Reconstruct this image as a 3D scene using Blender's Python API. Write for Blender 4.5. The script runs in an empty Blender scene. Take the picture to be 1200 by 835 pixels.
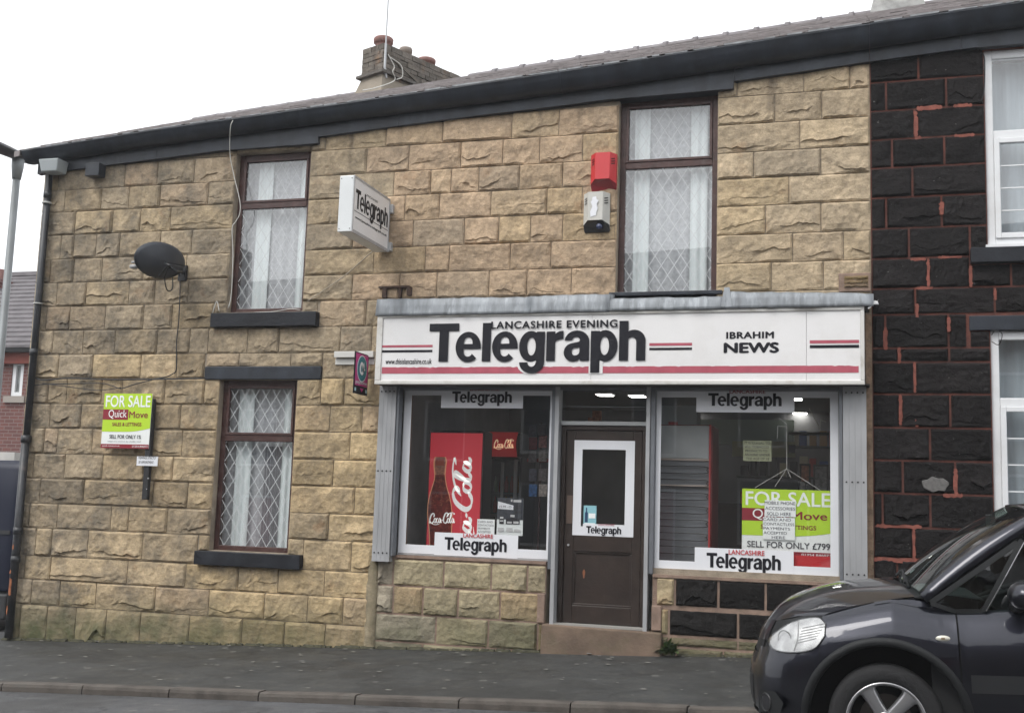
import bpy, bmesh, math, random
from mathutils import Vector, Matrix, noise
S = bpy.context.scene
C = S.collection
random.seed(7)
rad = math.radians

# ------------------------------------------------------------------ camera
F = 1348.343; CY = -11.4647; CZ = 1.4
RM = Matrix(((0.9582607318, -0.2858293700, 0.0061596331),
             (0.2840418092, 0.9493761696, -0.1341832903),
             (0.0325056993, 0.1303321138, 0.9909373944)))       # columns: right, forward, up
RT = RM.transposed()
camd = bpy.data.cameras.new("camera"); cam = bpy.data.objects.new("camera", camd); C.objects.link(cam)
camd.sensor_width = 36; camd.lens = F/1200*36; camd.clip_end = 2000; camd.clip_start = .05
cr, cf, cu = RM.col[0], RM.col[1], RM.col[2]
m = Matrix((cr, cu, -cf)).transposed().to_4x4(); m.translation = Vector((0, CY, CZ))
cam.matrix_world = m
S.camera = cam
S.view_settings.view_transform = 'Standard'; S.view_settings.look = 'None'
S.view_settings.gamma = 1; S.view_settings.exposure = 0.85

def P(px, py, y=0.0):
    """point of the plane y = const seen at a pixel of the 1200 px photograph -> (x, z)"""
    r = RM @ Vector((px-600, F, -(py-417.5)))
    t = (y-CY)/r.y
    return r.x*t, CZ+r.z*t
def UX(px, z, y=0.0):
    """x on plane y at height z seen in pixel column px"""
    k = (px-600)/F
    # q = RT*(x, y-CY, z-CZ); q0 = k*q1
    a = RT[0]; b = RT[1]
    dy = y-CY; dz = z-CZ
    return (k*(b[1]*dy+b[2]*dz)-(a[1]*dy+a[2]*dz))/(a[0]-k*b[0])
def rect(px0, py0, px1, py1, y):
    pm = (px0+px1)/2; qm = (py0+py1)/2
    lo, hi = max(py0, py1), min(py0, py1)
    return P(px0, qm, y)[0], P(px1, qm, y)[0], P(pm, lo, y)[1], P(pm, hi, y)[1]   # x0,x1,z0,z1

# ------------------------------------------------------------------ light: overcast daylight
w = bpy.data.worlds.new("World"); S.world = w; w.use_nodes = True
nt = w.node_tree; bg = nt.nodes["Background"]
sky = nt.nodes.new("ShaderNodeTexSky"); sky.sky_type = 'NISHITA'; sky.sun_disc = False
SUN_EL, SUN_AZ = rad(52), rad(215)
sky.sun_elevation = SUN_EL; sky.sun_rotation = SUN_AZ; sky.dust_density = 6; sky.air_density = 1.4; sky.ozone_density = .6
hs = nt.nodes.new("ShaderNodeHueSaturation"); hs.inputs['Saturation'].default_value = .12
mx = nt.nodes.new("ShaderNodeMix"); mx.data_type = 'RGBA'; mx.inputs[0].default_value = .75
mx.inputs[7].default_value = (7.6, 7.8, 8.1, 1)         # even cloud deck over the clear sky
nt.links.new(sky.outputs[0], hs.inputs['Color']); nt.links.new(hs.outputs[0], mx.inputs[6])
nt.links.new(mx.outputs[2], bg.inputs[0]); bg.inputs[1].default_value = .125
sd = bpy.data.lights.new("sun", 'SUN'); sd.energy = .9; sd.angle = rad(25); sd.color = (1, .97, .93)
so = bpy.data.objects.new("sun", sd); C.objects.link(so)
d = Vector((math.sin(SUN_AZ)*math.cos(SUN_EL), math.cos(SUN_AZ)*math.cos(SUN_EL), math.sin(SUN_EL)))
so.rotation_euler = d.to_track_quat('Z', 'Y').to_euler(); so.location = (0, -20, 30)

# ------------------------------------------------------------------ materials
MATS = {}
def M(name, col=(.5,.5,.5), rough=.6, metal=0, var=0.0, vs=3.0, bump=0.0, bs=40.0, spec=.5, dirt=0.0, dcol=(.08,.07,.05), ds=1.5, coat=0, emit=0, stretch=(1,1,1)):
    if name in MATS: return MATS[name]
    m = bpy.data.materials.new(name); m.use_nodes = True; MATS[name] = m
    n = m.node_tree.nodes; l = m.node_tree.links; b = n["Principled BSDF"]
    b.inputs['Base Color'].default_value = (*col, 1); b.inputs['Roughness'].default_value = rough
    b.inputs['Metallic'].default_value = metal; b.inputs['Specular IOR Level'].default_value = spec
    if coat: b.inputs['Coat Weight'].default_value = coat; b.inputs['Coat Roughness'].default_value = .04
    if emit: b.inputs['Emission Color'].default_value = (*col, 1); b.inputs['Emission Strength'].default_value = emit
    g = n.new("ShaderNodeNewGeometry"); mp = n.new("ShaderNodeMapping"); mp.inputs['Scale'].default_value = stretch
    l.new(g.outputs['Position'], mp.inputs[0]); pos = mp.outputs[0]
    out = None
    if var or dirt:
        t = n.new("ShaderNodeTexNoise"); t.inputs['Scale'].default_value = vs; t.inputs['Detail'].default_value = 6; l.new(pos, t.inputs[0])
        r = n.new("ShaderNodeMapRange"); r.inputs[1].default_value = .3; r.inputs[2].default_value = .7
        r.inputs[3].default_value = 1-var; r.inputs[4].default_value = 1+var; l.new(t.outputs[0], r.inputs[0])
        v = n.new("ShaderNodeVectorMath"); v.operation = 'SCALE'; v.inputs[0].default_value = col; l.new(r.outputs[0], v.inputs['Scale'])
        out = v.outputs[0]
        if dirt:
            t2 = n.new("ShaderNodeTexNoise"); t2.inputs['Scale'].default_value = ds; t2.inputs['Detail'].default_value = 8; t2.inputs['Roughness'].default_value = .65; l.new(pos, t2.inputs[0])
            r2 = n.new("ShaderNodeMapRange"); r2.inputs[1].default_value = .52; r2.inputs[2].default_value = .72; r2.inputs[4].default_value = dirt; l.new(t2.outputs[0], r2.inputs[0])
            x = n.new("ShaderNodeMix"); x.data_type = 'RGBA'; x.inputs[7].default_value = (*dcol, 1); l.new(r2.outputs[0], x.inputs[0]); l.new(out, x.inputs[6]); out = x.outputs[2]
        l.new(out, b.inputs['Base Color'])
    if bump:
        t3 = n.new("ShaderNodeTexNoise"); t3.inputs['Scale'].default_value = bs; t3.inputs['Detail'].default_value = 5; l.new(pos, t3.inputs[0])
        bp = n.new("ShaderNodeBump"); bp.inputs['Strength'].default_value = bump; bp.inputs['Distance'].default_value = .01; l.new(t3.outputs[0], bp.inputs['Height']); l.new(bp.outputs[0], b.inputs['Normal'])
    return m

def stone_mat(name, painted=False):
    m = bpy.data.materials.new(name); m.use_nodes = True
    n = m.node_tree.nodes; l = m.node_tree.links; b = n["Principled BSDF"]
    g = n.new("ShaderNodeNewGeometry"); oi = n.new("ShaderNodeObjectInfo"); pos = g.outputs['Position']
    def noise_(sc, det=5, ro=.6):
        t = n.new("ShaderNodeTexNoise"); t.inputs['Scale'].default_value = sc; t.inputs['Detail'].default_value = det; t.inputs['Roughness'].default_value = ro
        l.new(pos, t.inputs[0]); return t.outputs[0]
    def rng(src, a, b_, c, d_):
        r = n.new("ShaderNodeMapRange"); l.new(src, r.inputs[0])
        for i, v in zip((1,2,3,4), (a,b_,c,d_)): r.inputs[i].default_value = v
        return r.outputs[0]
    def mixc(fac, c1, c2):
        x = n.new("ShaderNodeMix"); x.data_type = 'RGBA'; l.new(fac, x.inputs[0])
        for i, c_ in ((6,c1),(7,c2)):
            if hasattr(c_, 'is_linked'): l.new(c_, x.inputs[i])
            else: x.inputs[i].default_value = (*c_, 1)
        return x.outputs[2]
    v = n.new("ShaderNodeVectorMath"); v.operation = 'SCALE'; l.new(oi.outputs['Color'], v.inputs[0])
    if painted:
        l.new(rng(noise_(5), .3,.7,.7,1.35), v.inputs['Scale'])
        col = mixc(rng(noise_(9,8,.7), .66,.74,0,.35), v.outputs[0], (.05,.048,.045))
        col = mixc(rng(noise_(33,4,.6), .70,.745,0,.6), col, (.30,.29,.27))
        b.inputs['Roughness'].default_value = .68; b.inputs['Specular IOR Level'].default_value = .16
    else:
        l.new(rng(noise_(7,7,.65), .3,.7,.72,1.24), v.inputs['Scale'])
        col = v.outputs[0]
        spx = n.new("ShaderNodeSeparateXYZ"); l.new(pos, spx.inputs[0])
        ms = n.new("ShaderNodeMath"); ms.operation = 'MULTIPLY'; l.new(rng(noise_(2.6,8,.68), .45,.65,0,1), ms.inputs[0]); l.new(rng(spx.outputs[0], -8.6,-4.5,.85,.30), ms.inputs[1])
        col = mixc(ms.outputs[0], col, (.12,.108,.088))            # soot, worst at the exposed corner
        gs = n.new("ShaderNodeVectorMath"); gs.operation = 'SCALE'; l.new(col, gs.inputs[0]); l.new(rng(noise_(24,6,.75), .32,.68,.78,1.2), gs.inputs['Scale']); col = gs.outputs[0]
        col = mixc(rng(noise_(3.1,6,.6), .60,.76,0,.5), col, (.26,.13,.055))              # iron staining
        col = mixc(rng(noise_(55,3,.6), .60,.72,0,.4), col, (.10,.085,.065))              # grain
        sp = n.new("ShaderNodeSeparateXYZ"); l.new(pos, sp.inputs[0])
        # dark run-off streaks with a shape of their own below the leaking gutter
        mk = n.new("ShaderNodeMapping"); mk.inputs['Scale'].default_value = (4.5, 1, .55); l.new(pos, mk.inputs[0])
        st = n.new("ShaderNodeTexNoise"); st.inputs['Scale'].default_value = 1.0; st.inputs['Detail'].default_value = 4; l.new(mk.outputs[0], st.inputs[0])
        mg_ = n.new("ShaderNodeMath"); mg_.operation = 'MULTIPLY_ADD'; l.new(sp.outputs[0], mg_.inputs[0]); mg_.inputs[1].default_value = -.0655; l.new(sp.outputs[2], mg_.inputs[2])
        mz = n.new("ShaderNodeMath"); mz.operation = 'MULTIPLY'; l.new(rng(mg_.outputs[0], 5.3, 5.85, 0, 1), mz.inputs[0]); l.new(rng(st.outputs[0], .58, .70, 0, .8), mz.inputs[1])
        col = mixc(mz.outputs[0], col, (.07,.055,.045))
        # algae along the foot of the wall: height above the sloping pavement
        ma = n.new("ShaderNodeMath"); ma.operation = 'MULTIPLY_ADD'; l.new(sp.outputs[0], ma.inputs[0]); ma.inputs[1].default_value = -.0435
        l.new(sp.outputs[2], ma.inputs[2])
        h = ma.outputs[0]
        gmask = rng(h, .26, .66, 1, 0); gn = rng(noise_(3,6,.6), .3,.6,.35,1)
        mm = n.new("ShaderNodeMath"); mm.operation = 'MULTIPLY'; l.new(gmask, mm.inputs[0]); l.new(gn, mm.inputs[1])
        m2 = n.new("ShaderNodeMath"); m2.operation = 'MULTIPLY'; l.new(mm.outputs[0], m2.inputs[0]); l.new(rng(spx.outputs[0], -8.5,-5.0,.95,.55), m2.inputs[1])
        col = mixc(m2.outputs[0], col, (.080,.090,.042))
        b.inputs['Roughness'].default_value = .88; b.inputs['Specular IOR Level'].default_value = .25
    l.new(col, b.inputs['Base Color'])
    # broken face: ridged creases, chips and sand grain
    mpp = n.new("ShaderNodeMapping"); mpp.inputs['Scale'].default_value = (1, 1, 1.7); mpp.inputs['Rotation'].default_value = (0, .25, 0); l.new(pos, mpp.inputs[0])
    rd = n.new("ShaderNodeTexNoise"); rd.noise_type = 'RIDGED_MULTIFRACTAL'; rd.inputs['Scale'].default_value = 4.2; rd.inputs['Detail'].default_value = 4; rd.inputs['Distortion'].default_value = .4; l.new(mpp.outputs[0], rd.inputs[0])
    vo = n.new("ShaderNodeTexVoronoi"); vo.inputs['Scale'].default_value = 11; l.new(mpp.outputs[0], vo.inputs[0])
    ad = n.new("ShaderNodeMath"); ad.operation = 'MULTIPLY_ADD'; l.new(noise_(60,6,.7), ad.inputs[0]); ad.inputs[1].default_value = .45; l.new(noise_(16,6,.65), ad.inputs[2])
    ad2 = n.new("ShaderNodeMath"); ad2.operation = 'MULTIPLY_ADD'; l.new(rd.outputs[0], ad2.inputs[0]); ad2.inputs[1].default_value = .40; l.new(ad.outputs[0], ad2.inputs[2])
    ad3 = n.new("ShaderNodeMath"); ad3.operation = 'MULTIPLY_ADD'; l.new(vo.outputs['Distance'], ad3.inputs[0]); ad3.inputs[1].default_value = .5; l.new(ad2.outputs[0], ad3.inputs[2]); ad = ad3
    bp = n.new("ShaderNodeBump"); bp.inputs['Strength'].default_value = .8; bp.inputs['Distance'].default_value = .017
    l.new(ad.outputs[0], bp.inputs['Height']); l.new(bp.outputs[0], b.inputs['Normal'])
    MATS[name] = m; return m
def glass_mat(name, tint=(1,1,1), boost=1.0, film=0.0):
    m = bpy.data.materials.new(name); m.use_nodes = True; MATS[name] = m
    n = m.node_tree.nodes; l = m.node_tree.links; n.remove(n["Principled BSDF"])
    tr = n.new("ShaderNodeBsdfTransparent"); tr.inputs[0].default_value = (*tint, 1)
    gl = n.new("ShaderNodeBsdfGlossy"); gl.inputs['Roughness'].default_value = .0
    lw = n.new("ShaderNodeLayerWeight"); pw = n.new("ShaderNodeMath"); pw.operation = 'POWER'; l.new(lw.outputs['Facing'], pw.inputs[0]); pw.inputs[1].default_value = 5
    sc_ = n.new("ShaderNodeMath"); sc_.operation = 'MULTIPLY_ADD'; l.new(pw.outputs[0], sc_.inputs[0]); sc_.inputs[1].default_value = .95; sc_.inputs[2].default_value = .06
    lw.inputs['Blend'].default_value = .5
    mu = n.new("ShaderNodeMath"); mu.operation = 'MULTIPLY'; mu.inputs[1].default_value = boost; mu.use_clamp = True; l.new(sc_.outputs[0], mu.inputs[0])
    mxs = n.new("ShaderNodeMixShader"); l.new(mu.outputs[0], mxs.inputs[0]); l.new(tr.outputs[0], mxs.inputs[1]); l.new(gl.outputs[0], mxs.inputs[2])
    last = mxs.outputs[0]
    if film:
        df = n.new("ShaderNodeBsdfDiffuse"); df.inputs[0].default_value = (.55,.56,.58,1)
        m3 = n.new("ShaderNodeMixShader"); m3.inputs[0].default_value = film; l.new(last, m3.inputs[1]); l.new(df.outputs[0], m3.inputs[2]); last = m3.outputs[0]
    l.new(last, n["Material Output"].inputs[0]); return m

sandstone = stone_mat("sandstone"); blackstone = stone_mat("painted_stone", True)
glass = glass_mat("window_glass", (.95,.96,.96), 2.8, .02)
shopglass = glass_mat("shop_glass", (.98,.985,.985), 1.4, .012)
carglass = glass_mat("car_glass", (.60,.70,.66), 1.0, .008)
lensglass = glass_mat("lens_glass", (.9,.9,.9), 1.8, .02)
mortar = M("mortar", (.30,.25,.19), .95, var=.3, vs=6, bump=.6, bs=70, dirt=.75, dcol=(.12,.10,.08), ds=1.1)
pinkmortar = M("pink_mortar", (.25,.175,.135), .95, var=.25, vs=8, bump=.6, bs=60, dirt=.5, dcol=(.15,.11,.08), ds=5)
redmortar = M("red_mortar", (.13,.044,.031), .9, var=.5, vs=5, bump=.6, bs=50, dirt=.6, dcol=(.05,.03,.025), ds=3)
redpatch = M("bare_red_mortar", (.22,.07,.05), .9, var=.25, vs=20, bump=.5, bs=60)
blackpaint = M("black_gloss_paint", (.019,.023,.031), .45, var=.4, vs=5, bump=.4, bs=20, spec=.4, dirt=.5, dcol=(.055,.066,.078), ds=4, stretch=(1,1,.5))
sillpaint = M("black_sill_paint", (.012,.0135,.018), .5, var=.3, vs=4, bump=.4, bs=30, spec=.3, dirt=.3, dcol=(.035,.04,.048), ds=4)
brownwood = M("brown_painted_timber", (.055,.022,.018), .45, var=.3, vs=8, bump=.3, bs=40, dirt=.4, dcol=(.13,.09,.08), ds=9)
upvc = M("white_upvc", (.72,.73,.74), .35, var=.04, dirt=.3, dcol=(.45,.43,.40), ds=2)
dbrown = M("dark_brown_door_paint", (.028,.018,.014), .42, var=.2, vs=5, bump=.15, bs=30, dirt=.4, dcol=(.06,.045,.035), ds=6)
galv = M("galvanised_steel", (.40,.405,.415), .45, .25, var=.16, vs=5, bump=.12, bs=25, dirt=.4, dcol=(.17,.18,.19), ds=3, stretch=(1,1,.3))
lead = M("lead_flashing", (.20,.215,.23), .55, .2, var=.3, vs=8, bump=.6, bs=12, dirt=.75, dcol=(.42,.45,.48), ds=7, stretch=(1.6,1,.4))
signwhite = M("sign_white", (.76,.75,.745), .35, var=.035, vs=2, dirt=.22, dcol=(.5,.47,.42), ds=2.2)
signframe = M("sign_frame_cream", (.62,.61,.58), .45, var=.08, dirt=.55, dcol=(.30,.26,.20), ds=5)
vinylwhite = M("white_vinyl", (.74,.75,.78), .35, var=.02)
inkblack = M("black_vinyl", (.010,.010,.015), .5, spec=.25)
inkred = M("faded_red_vinyl", (.42,.085,.12), .45, var=.12, vs=9)
red2 = M("red_lettering", (.5,.03,.04), .45)
lime = M("lime_print", (.46,.68,.035), .4); maroon = M("maroon_print", (.25,.018,.03), .4)
paper = M("white_paper", (.84,.86,.85), .8, var=.06, vs=12)
penblack = M("pen_ink", (.05,.05,.07), .7)
slate = M("roof_slate", (.16,.14,.138), .6, var=.35, vs=6, bump=.5, bs=20, dirt=.7, dcol=(.30,.29,.29), ds=7)
plastic = M("black_plastic", (.008,.009,.010), .6, spec=.3, bump=.1, bs=120)
whitecable = M("white_cable", (.55,.54,.50), .6); blackcable = M("black_cable", (.02,.02,.022), .6)

# ------------------------------------------------------------------ object helpers
def thing(name, label, cat, loc=(0,0,0), group=None):
    o = bpy.data.objects.new(name, None); C.objects.link(o); o.location = loc; o.empty_display_size = .2
    o['label'] = label; o['category'] = cat
    if group: o['group'] = group
    return o
def tag(o, label, cat, group=None):
    o['label'] = label; o['category'] = cat
    if group: o['group'] = group
    return o
def adopt(o, parent):
    if parent is None: return
    o.parent = parent
    w_ = Vector((0,0,0)); q = parent
    if q.type == 'EMPTY' and q.rotation_euler.to_matrix() == Matrix.Identity(3): o.matrix_parent_inverse = Matrix.Translation(-Vector(q.location))
def obj(name, verts, faces, mat, parent=None, smooth=False, mats=None, fm=None):
    me = bpy.data.meshes.new(name); me.from_pydata([tuple(v) for v in verts], [], faces); me.update()
    if mats:
        for q in mats: me.materials.append(q)
        for p_, i in zip(me.polygons, fm): p_.material_index = i
    elif mat: me.materials.append(mat)
    if smooth:
        for p_ in me.polygons: p_.use_smooth = True
    o = bpy.data.objects.new(name, me); C.objects.link(o); adopt(o, parent); return o
class B:
    """collects shapes into one mesh"""
    def __init__(s): s.v = []; s.f = []; s.m = []; s.mi = 0
    def _f(s, fs, n): 
        for f in fs: s.f.append(tuple(i+n for i in f)); s.m.append(s.mi)
    def box(s, x0, x1, y0, y1, z0, z1, sl=0.0, ch=0.0):
        """axis box; sl = slope dz/dx"""
        n = len(s.v)
        for x, y, z in ((x0,y0,z0),(x1,y0,z0),(x1,y1,z0),(x0,y1,z0),(x0,y0,z1),(x1,y0,z1),(x1,y1,z1),(x0,y1,z1)):
            s.v.append((x, y, z+sl*(x-x0)))
        s._f([(0,3,2,1),(4,5,6,7),(0,1,5,4),(1,2,6,5),(2,3,7,6),(3,0,4,7)], n); return s
    def hexa(s, p):
        n = len(s.v); s.v += [tuple(q) for q in p]
        s._f([(0,3,2,1),(4,5,6,7),(0,1,5,4),(1,2,6,5),(2,3,7,6),(3,0,4,7)], n); return s
    def poly(s, pts):
        n = len(s.v); s.v += [tuple(p) for p in pts]; s.f.append(tuple(range(n, n+len(pts)))); s.m.append(s.mi); return s
    def quadf(s, x0, x1, z0, z1, y): return s.poly([(x0,y,z0),(x1,y,z0),(x1,y,z1),(x0,y,z1)])
    def prism(s, pts, a, b):
        """outline pts extruded from offset vector a to b"""
        n = len(s.v); k = len(pts); a = Vector(a); b = Vector(b)
        for p in pts: s.v.append(tuple(Vector(p)+a))
        for p in pts: s.v.append(tuple(Vector(p)+b))
        s._f([tuple(range(k)), tuple(reversed(range(k, 2*k)))], n)
        s._f([(i, i+k, (i+1) % k+k, (i+1) % k) for i in range(k)], n); return s
    def tube(s, pts, r, seg=8, cap=True):
        pts = [Vector(p) for p in pts]; n = len(s.v); k = len(pts)
        rs = r if isinstance(r, (list, tuple)) else [r]*k
        up = None
        for i, p in enumerate(pts):
            t = (pts[min(i+1, k-1)]-pts[max(i-1, 0)]).normalized()
            if up is None: up = t.orthogonal().normalized()
            up = (up-t*up.dot(t)).normalized(); sd_ = t.cross(up)
            for j in range(seg):
                a = 2*math.pi*j/seg; s.v.append(tuple(p+(up*math.cos(a)+sd_*math.sin(a))*rs[i]))
        for i in range(k-1):
            s._f([(i*seg+j, i*seg+(j+1) % seg, (i+1)*seg+(j+1) % seg, (i+1)*seg+j) for j in range(seg)], n)
        if cap: s._f([tuple(reversed(range(seg))), tuple(range((k-1)*seg, k*seg))], n)
        return s
    def grid(s, rows):
        n = len(s.v); k = len(rows[0])
        for r in rows: s.v += [tuple(p) for p in r]
        s._f([(i*k+j, i*k+j+1, (i+1)*k+j+1, (i+1)*k+j) for i in range(len(rows)-1) for j in range(k-1)], n); return s
    def each(s, name, mat, parent=None, smooth=False, bev=0):
        """every connected piece becomes an object of its own"""
        par = list(range(len(s.v)))
        def find(a):
            while par[a] != a: par[a] = par[par[a]]; a = par[a]
            return a
        for f in s.f:
            for i in f[1:]: par[find(i)] = find(f[0])
        g = {}
        for f in s.f: g.setdefault(find(f[0]), []).append(f)
        res = []
        for fs in g.values():
            ix = sorted({i for f in fs for i in f}); mp = {a: k for k, a in enumerate(ix)}
            o = obj(name, [s.v[i] for i in ix], [tuple(mp[i] for i in f) for f in fs], mat, parent, smooth); res.append(o)
            if bev: bevel(o, bev)
        return res
    def out(s, name, mat, parent=None, smooth=False):
        if isinstance(mat, (list, tuple)): return obj(name, s.v, s.f, None, parent, smooth, mat, s.m)
        return obj(name, s.v, s.f, mat, parent, smooth)
def bevel(o, wd=.004, seg=2):
    if isinstance(o, list): return [bevel(k, wd, seg) for k in o]
    b_ = o.modifiers.new("bevel", 'BEVEL'); b_.width = wd; b_.segments = seg; b_.limit_method = 'ANGLE'; return o
def cat(pts, n=6):
    """Catmull-Rom through pts"""
    pts = [Vector(p) for p in pts]; q = [pts[0]*2-pts[1]]+pts+[pts[-1]*2-pts[-2]]; r = []
    for i in range(1, len(q)-2):
        for j in range(n):
            t = j/n; a, b_, c_, d_ = q[i-1], q[i], q[i+1], q[i+2]
            r.append(.5*((2*b_)+(c_-a)*t+(2*a-5*b_+4*c_-d_)*t*t+(3*b_-a-3*c_+d_)*t**3))
    r.append(q[-2]); return r

# text: built-in font turned into a mesh and fitted to a rectangle
_tc = {}
def textmesh(s, bold=0.0, shear=0.0, spacing=1.0, align='LEFT'):
    k = (s, bold, shear, spacing, align)
    if k in _tc: return _tc[k]
    cu_ = bpy.data.curves.new("t", 'FONT'); cu_.body = s; cu_.shear = shear; cu_.space_character = spacing; cu_.align_x = align
    cu_.resolution_u = 4
    o = bpy.data.objects.new("t", cu_); C.objects.link(o)
    dg = bpy.context.evaluated_depsgraph_get(); me = bpy.data.meshes.new_from_object(o.evaluated_get(dg))
    vs = [v.co.copy() for v in me.vertices]; fs = [tuple(p.vertices) for p in me.polygons]
    bpy.data.objects.remove(o); bpy.data.curves.remove(cu_); bpy.data.meshes.remove(me)
    if bold:      # heavier strokes: the same outline laid down again a little to each side
        n0 = len(vs); v0, f0 = list(vs), list(fs); b2 = bold*1.3
        for i, (a, b_) in enumerate(((b2,0),(-b2,0),(0,b2*.8),(0,-b2*.8),(b2*.7,b2*.5),(-b2*.7,-b2*.5))):
            k0 = len(vs); vs += [Vector((v.x+a, v.y+b_, .0002*(i+1))) for v in v0]; fs += [tuple(j+k0 for j in f) for f in f0]
    x0 = min(v.x for v in vs); x1 = max(v.x for v in vs); y0 = min(v.y for v in vs); y1 = max(v.y for v in vs)
    r = ([((v.x-x0)/(x1-x0), (v.y-y0)/(y1-y0), v.z) for v in vs], fs); _tc[k] = r; return r
def text(s, origin, ux, uz, mat, parent=None, name='lettering', **kw):
    """origin = lower left, ux / uz = full width and height vectors"""
    vs, fs = textmesh(s, **kw); o = Vector(origin); ux = Vector(ux); uz = Vector(uz)
    nn = ux.cross(uz).normalized(); return obj(name, [o+ux*a+uz*b_+nn*c_ for a, b_, c_ in vs], fs, mat, parent)
def textf(s, x0, x1, z0, z1, y, mat, parent=None, name='lettering', **kw):
    return text(s, (x0,y,z0), (x1-x0,0,0), (0,0,z1-z0), mat, parent, name, **kw)

# ------------------------------------------------------------------ ground, pavement, kerb, road
SL = .0435
def gz(x): return .1187+SL*x
def asphalt(name, col, speck, sc, bump):
    m = bpy.data.materials.new(name); m.use_nodes = True; n = m.node_tree.nodes; l = m.node_tree.links; b = n["Principled BSDF"]
    g = n.new("ShaderNodeNewGeometry"); pos = g.outputs['Position']
    def nz(s_, d_=5, typ="ShaderNodeTexNoise"):
        t = n.new(typ); t.inputs['Scale'].default_value = s_; l.new(pos, t.inputs[0])
        if typ == "ShaderNodeTexNoise": t.inputs['Detail'].default_value = d_; t.inputs['Roughness'].default_value = .65
        return t.outputs[0]
    def rg(src, a, b_, c, d_):
        r = n.new("ShaderNodeMapRange"); l.new(src, r.inputs[0])
        for i, v in zip((1,2,3,4), (a,b_,c,d_)): r.inputs[i].default_value = v
        return r.outputs[0]
    def mixc(fac, c1, c2):
        x = n.new("ShaderNodeMix"); x.data_type = 'RGBA'; l.new(fac, x.inputs[0])
        for i, c_ in ((6,c1),(7,c2)):
            if hasattr(c_, 'is_linked'): l.new(c_, x.inputs[i])
            else: x.inputs[i].default_value = (*c_, 1)
        return x.outputs[2]
    v = n.new("ShaderNodeVectorMath"); v.operation = 'SCALE'; v.inputs[0].default_value = col; l.new(rg(nz(1.6,8), .3,.7,.62,1.42), v.inputs['Scale'])
    c_ = mixc(rg(nz(sc,2), .58,.70,0,.5), v.outputs[0], speck)
    c_ = mixc(rg(nz(.45,6), .5,.66,0,.35), c_, (col[0]*.6, col[1]*.6, col[2]*.62))
    # spots of old chewing gum and lichen
    vo = n.new("ShaderNodeTexVoronoi"); vo.inputs['Scale'].default_value = 4.2; l.new(pos, vo.inputs[0])
    sc3 = n.new("ShaderNodeSeparateColor"); l.new(vo.outputs['Color'], sc3.inputs[0])
    gm = n.new("ShaderNodeMath"); gm.operation = 'MULTIPLY'; l.new(rg(vo.outputs['Distance'], .13,.17,.75,0), gm.inputs[0]); l.new(rg(sc3.outputs[0], .62,.66,0,1), gm.inputs[1])
    c_ = mixc(gm.outputs[0], c_, (.17,.165,.155))
    c_ = mixc(rg(nz(9,6), .48,.68,0,.6), c_, (col[0]*1.9, col[1]*1.8, col[2]*1.65)); c_ = mixc(rg(nz(1.1,8), .50,.60,0,.6), c_, (col[0]*.62, col[1]*.58, col[2]*.52))
    # hairline cracks: edges of large warped cells, broken up by noise
    wn = n.new("ShaderNodeTexNoise"); wn.inputs['Scale'].default_value = 2.2; wn.inputs['Detail'].default_value = 5; l.new(pos, wn.inputs[0])
    wa = n.new("ShaderNodeVectorMath"); wa.operation = 'MULTIPLY_ADD'; l.new(wn.outputs['Color'], wa.inputs[0]); wa.inputs[1].default_value = (.9,.9,.9); l.new(pos, wa.inputs[2])
    ve = n.new("ShaderNodeTexVoronoi"); ve.feature = 'DISTANCE_TO_EDGE'; ve.inputs['Scale'].default_value = .55; l.new(wa.outputs[0], ve.inputs[0])
    cm = n.new("ShaderNodeMath"); cm.operation = 'MULTIPLY'; l.new(rg(ve.outputs['Distance'], .004,.011,.75,0), cm.inputs[0]); l.new(rg(nz(.7,3), .45,.55,0,1), cm.inputs[1])
    c_ = mixc(cm.outputs[0], c_, (col[0]*.35, col[1]*.35, col[2]*.35))
    l.new(c_, b.inputs['Base Color'])
    l.new(rg(nz(.9,5), .35,.65,.5,.82), b.inputs['Roughness'])
    bp = n.new("ShaderNodeBump"); bp.inputs['Strength'].default_value = bump; bp.inputs['Distance'].default_value = .012
    l.new(nz(sc*.8,4), bp.inputs['Height']); l.new(bp.outputs[0], b.inputs['Normal']); MATS[name] = m; return m
roadm = asphalt("road_asphalt", (.060,.062,.066), (.22,.22,.22), 75, 1.0)
pavem = asphalt("pavement_asphalt", (.034,.035,.034), (.07,.07,.066), 150, .6)
kerbm = M("kerb_gritstone", (.082,.070,.060), .85, var=.45, vs=5, bump=.5, bs=50, dirt=.7, dcol=(.05,.05,.045), ds=5)
def sheet(name, x0, x1, ys, zf, mat, nx=1):
    rows = [[(x0+(x1-x0)*i/nx, y, zf(x0+(x1-x0)*i/nx, y)) for y in ys] for i in range(nx+1)]
    b = B(); b.grid(rows); b.f = [tuple(reversed(f)) for f in b.f]
    o = b.out(name, mat); 
    me = o.data
    me.update()
    if me.polygons[0].normal.z < 0: me.flip_normals()
    o['kind'] = 'structure'; return o
KX = -2.47
def zroad(x, y): 
    w_ = max(0, min(3.2, -y-2.47)); return gz(x)-.192+.02*w_-(.02*max(0, -y-5.7))
sheet('ground', -110, 110, (-110, 110), lambda x, y: gz(x)-.55, M("far_ground", (.05,.055,.04), .9, var=.3, vs=.2))
sheet('road', -60, 40, (-9.2, -5.7, -2.40), lambda x, y: zroad(x, y), roadm)
pv = sheet('pavement', -12.2, 40, (-2.34, .25), lambda x, y: gz(x)-.12*min(1, -min(y,0)/2.34), pavem)
sheet('side_road', -60, -9.2, (-.0, 60), lambda x, y: gz(x)-.09, roadm)
sheet('side_road_mouth', -60, -12.2, (-2.6, 0.0), lambda x, y: gz(x)-.17+.08*(y+2.6)/2.6, roadm)
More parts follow.
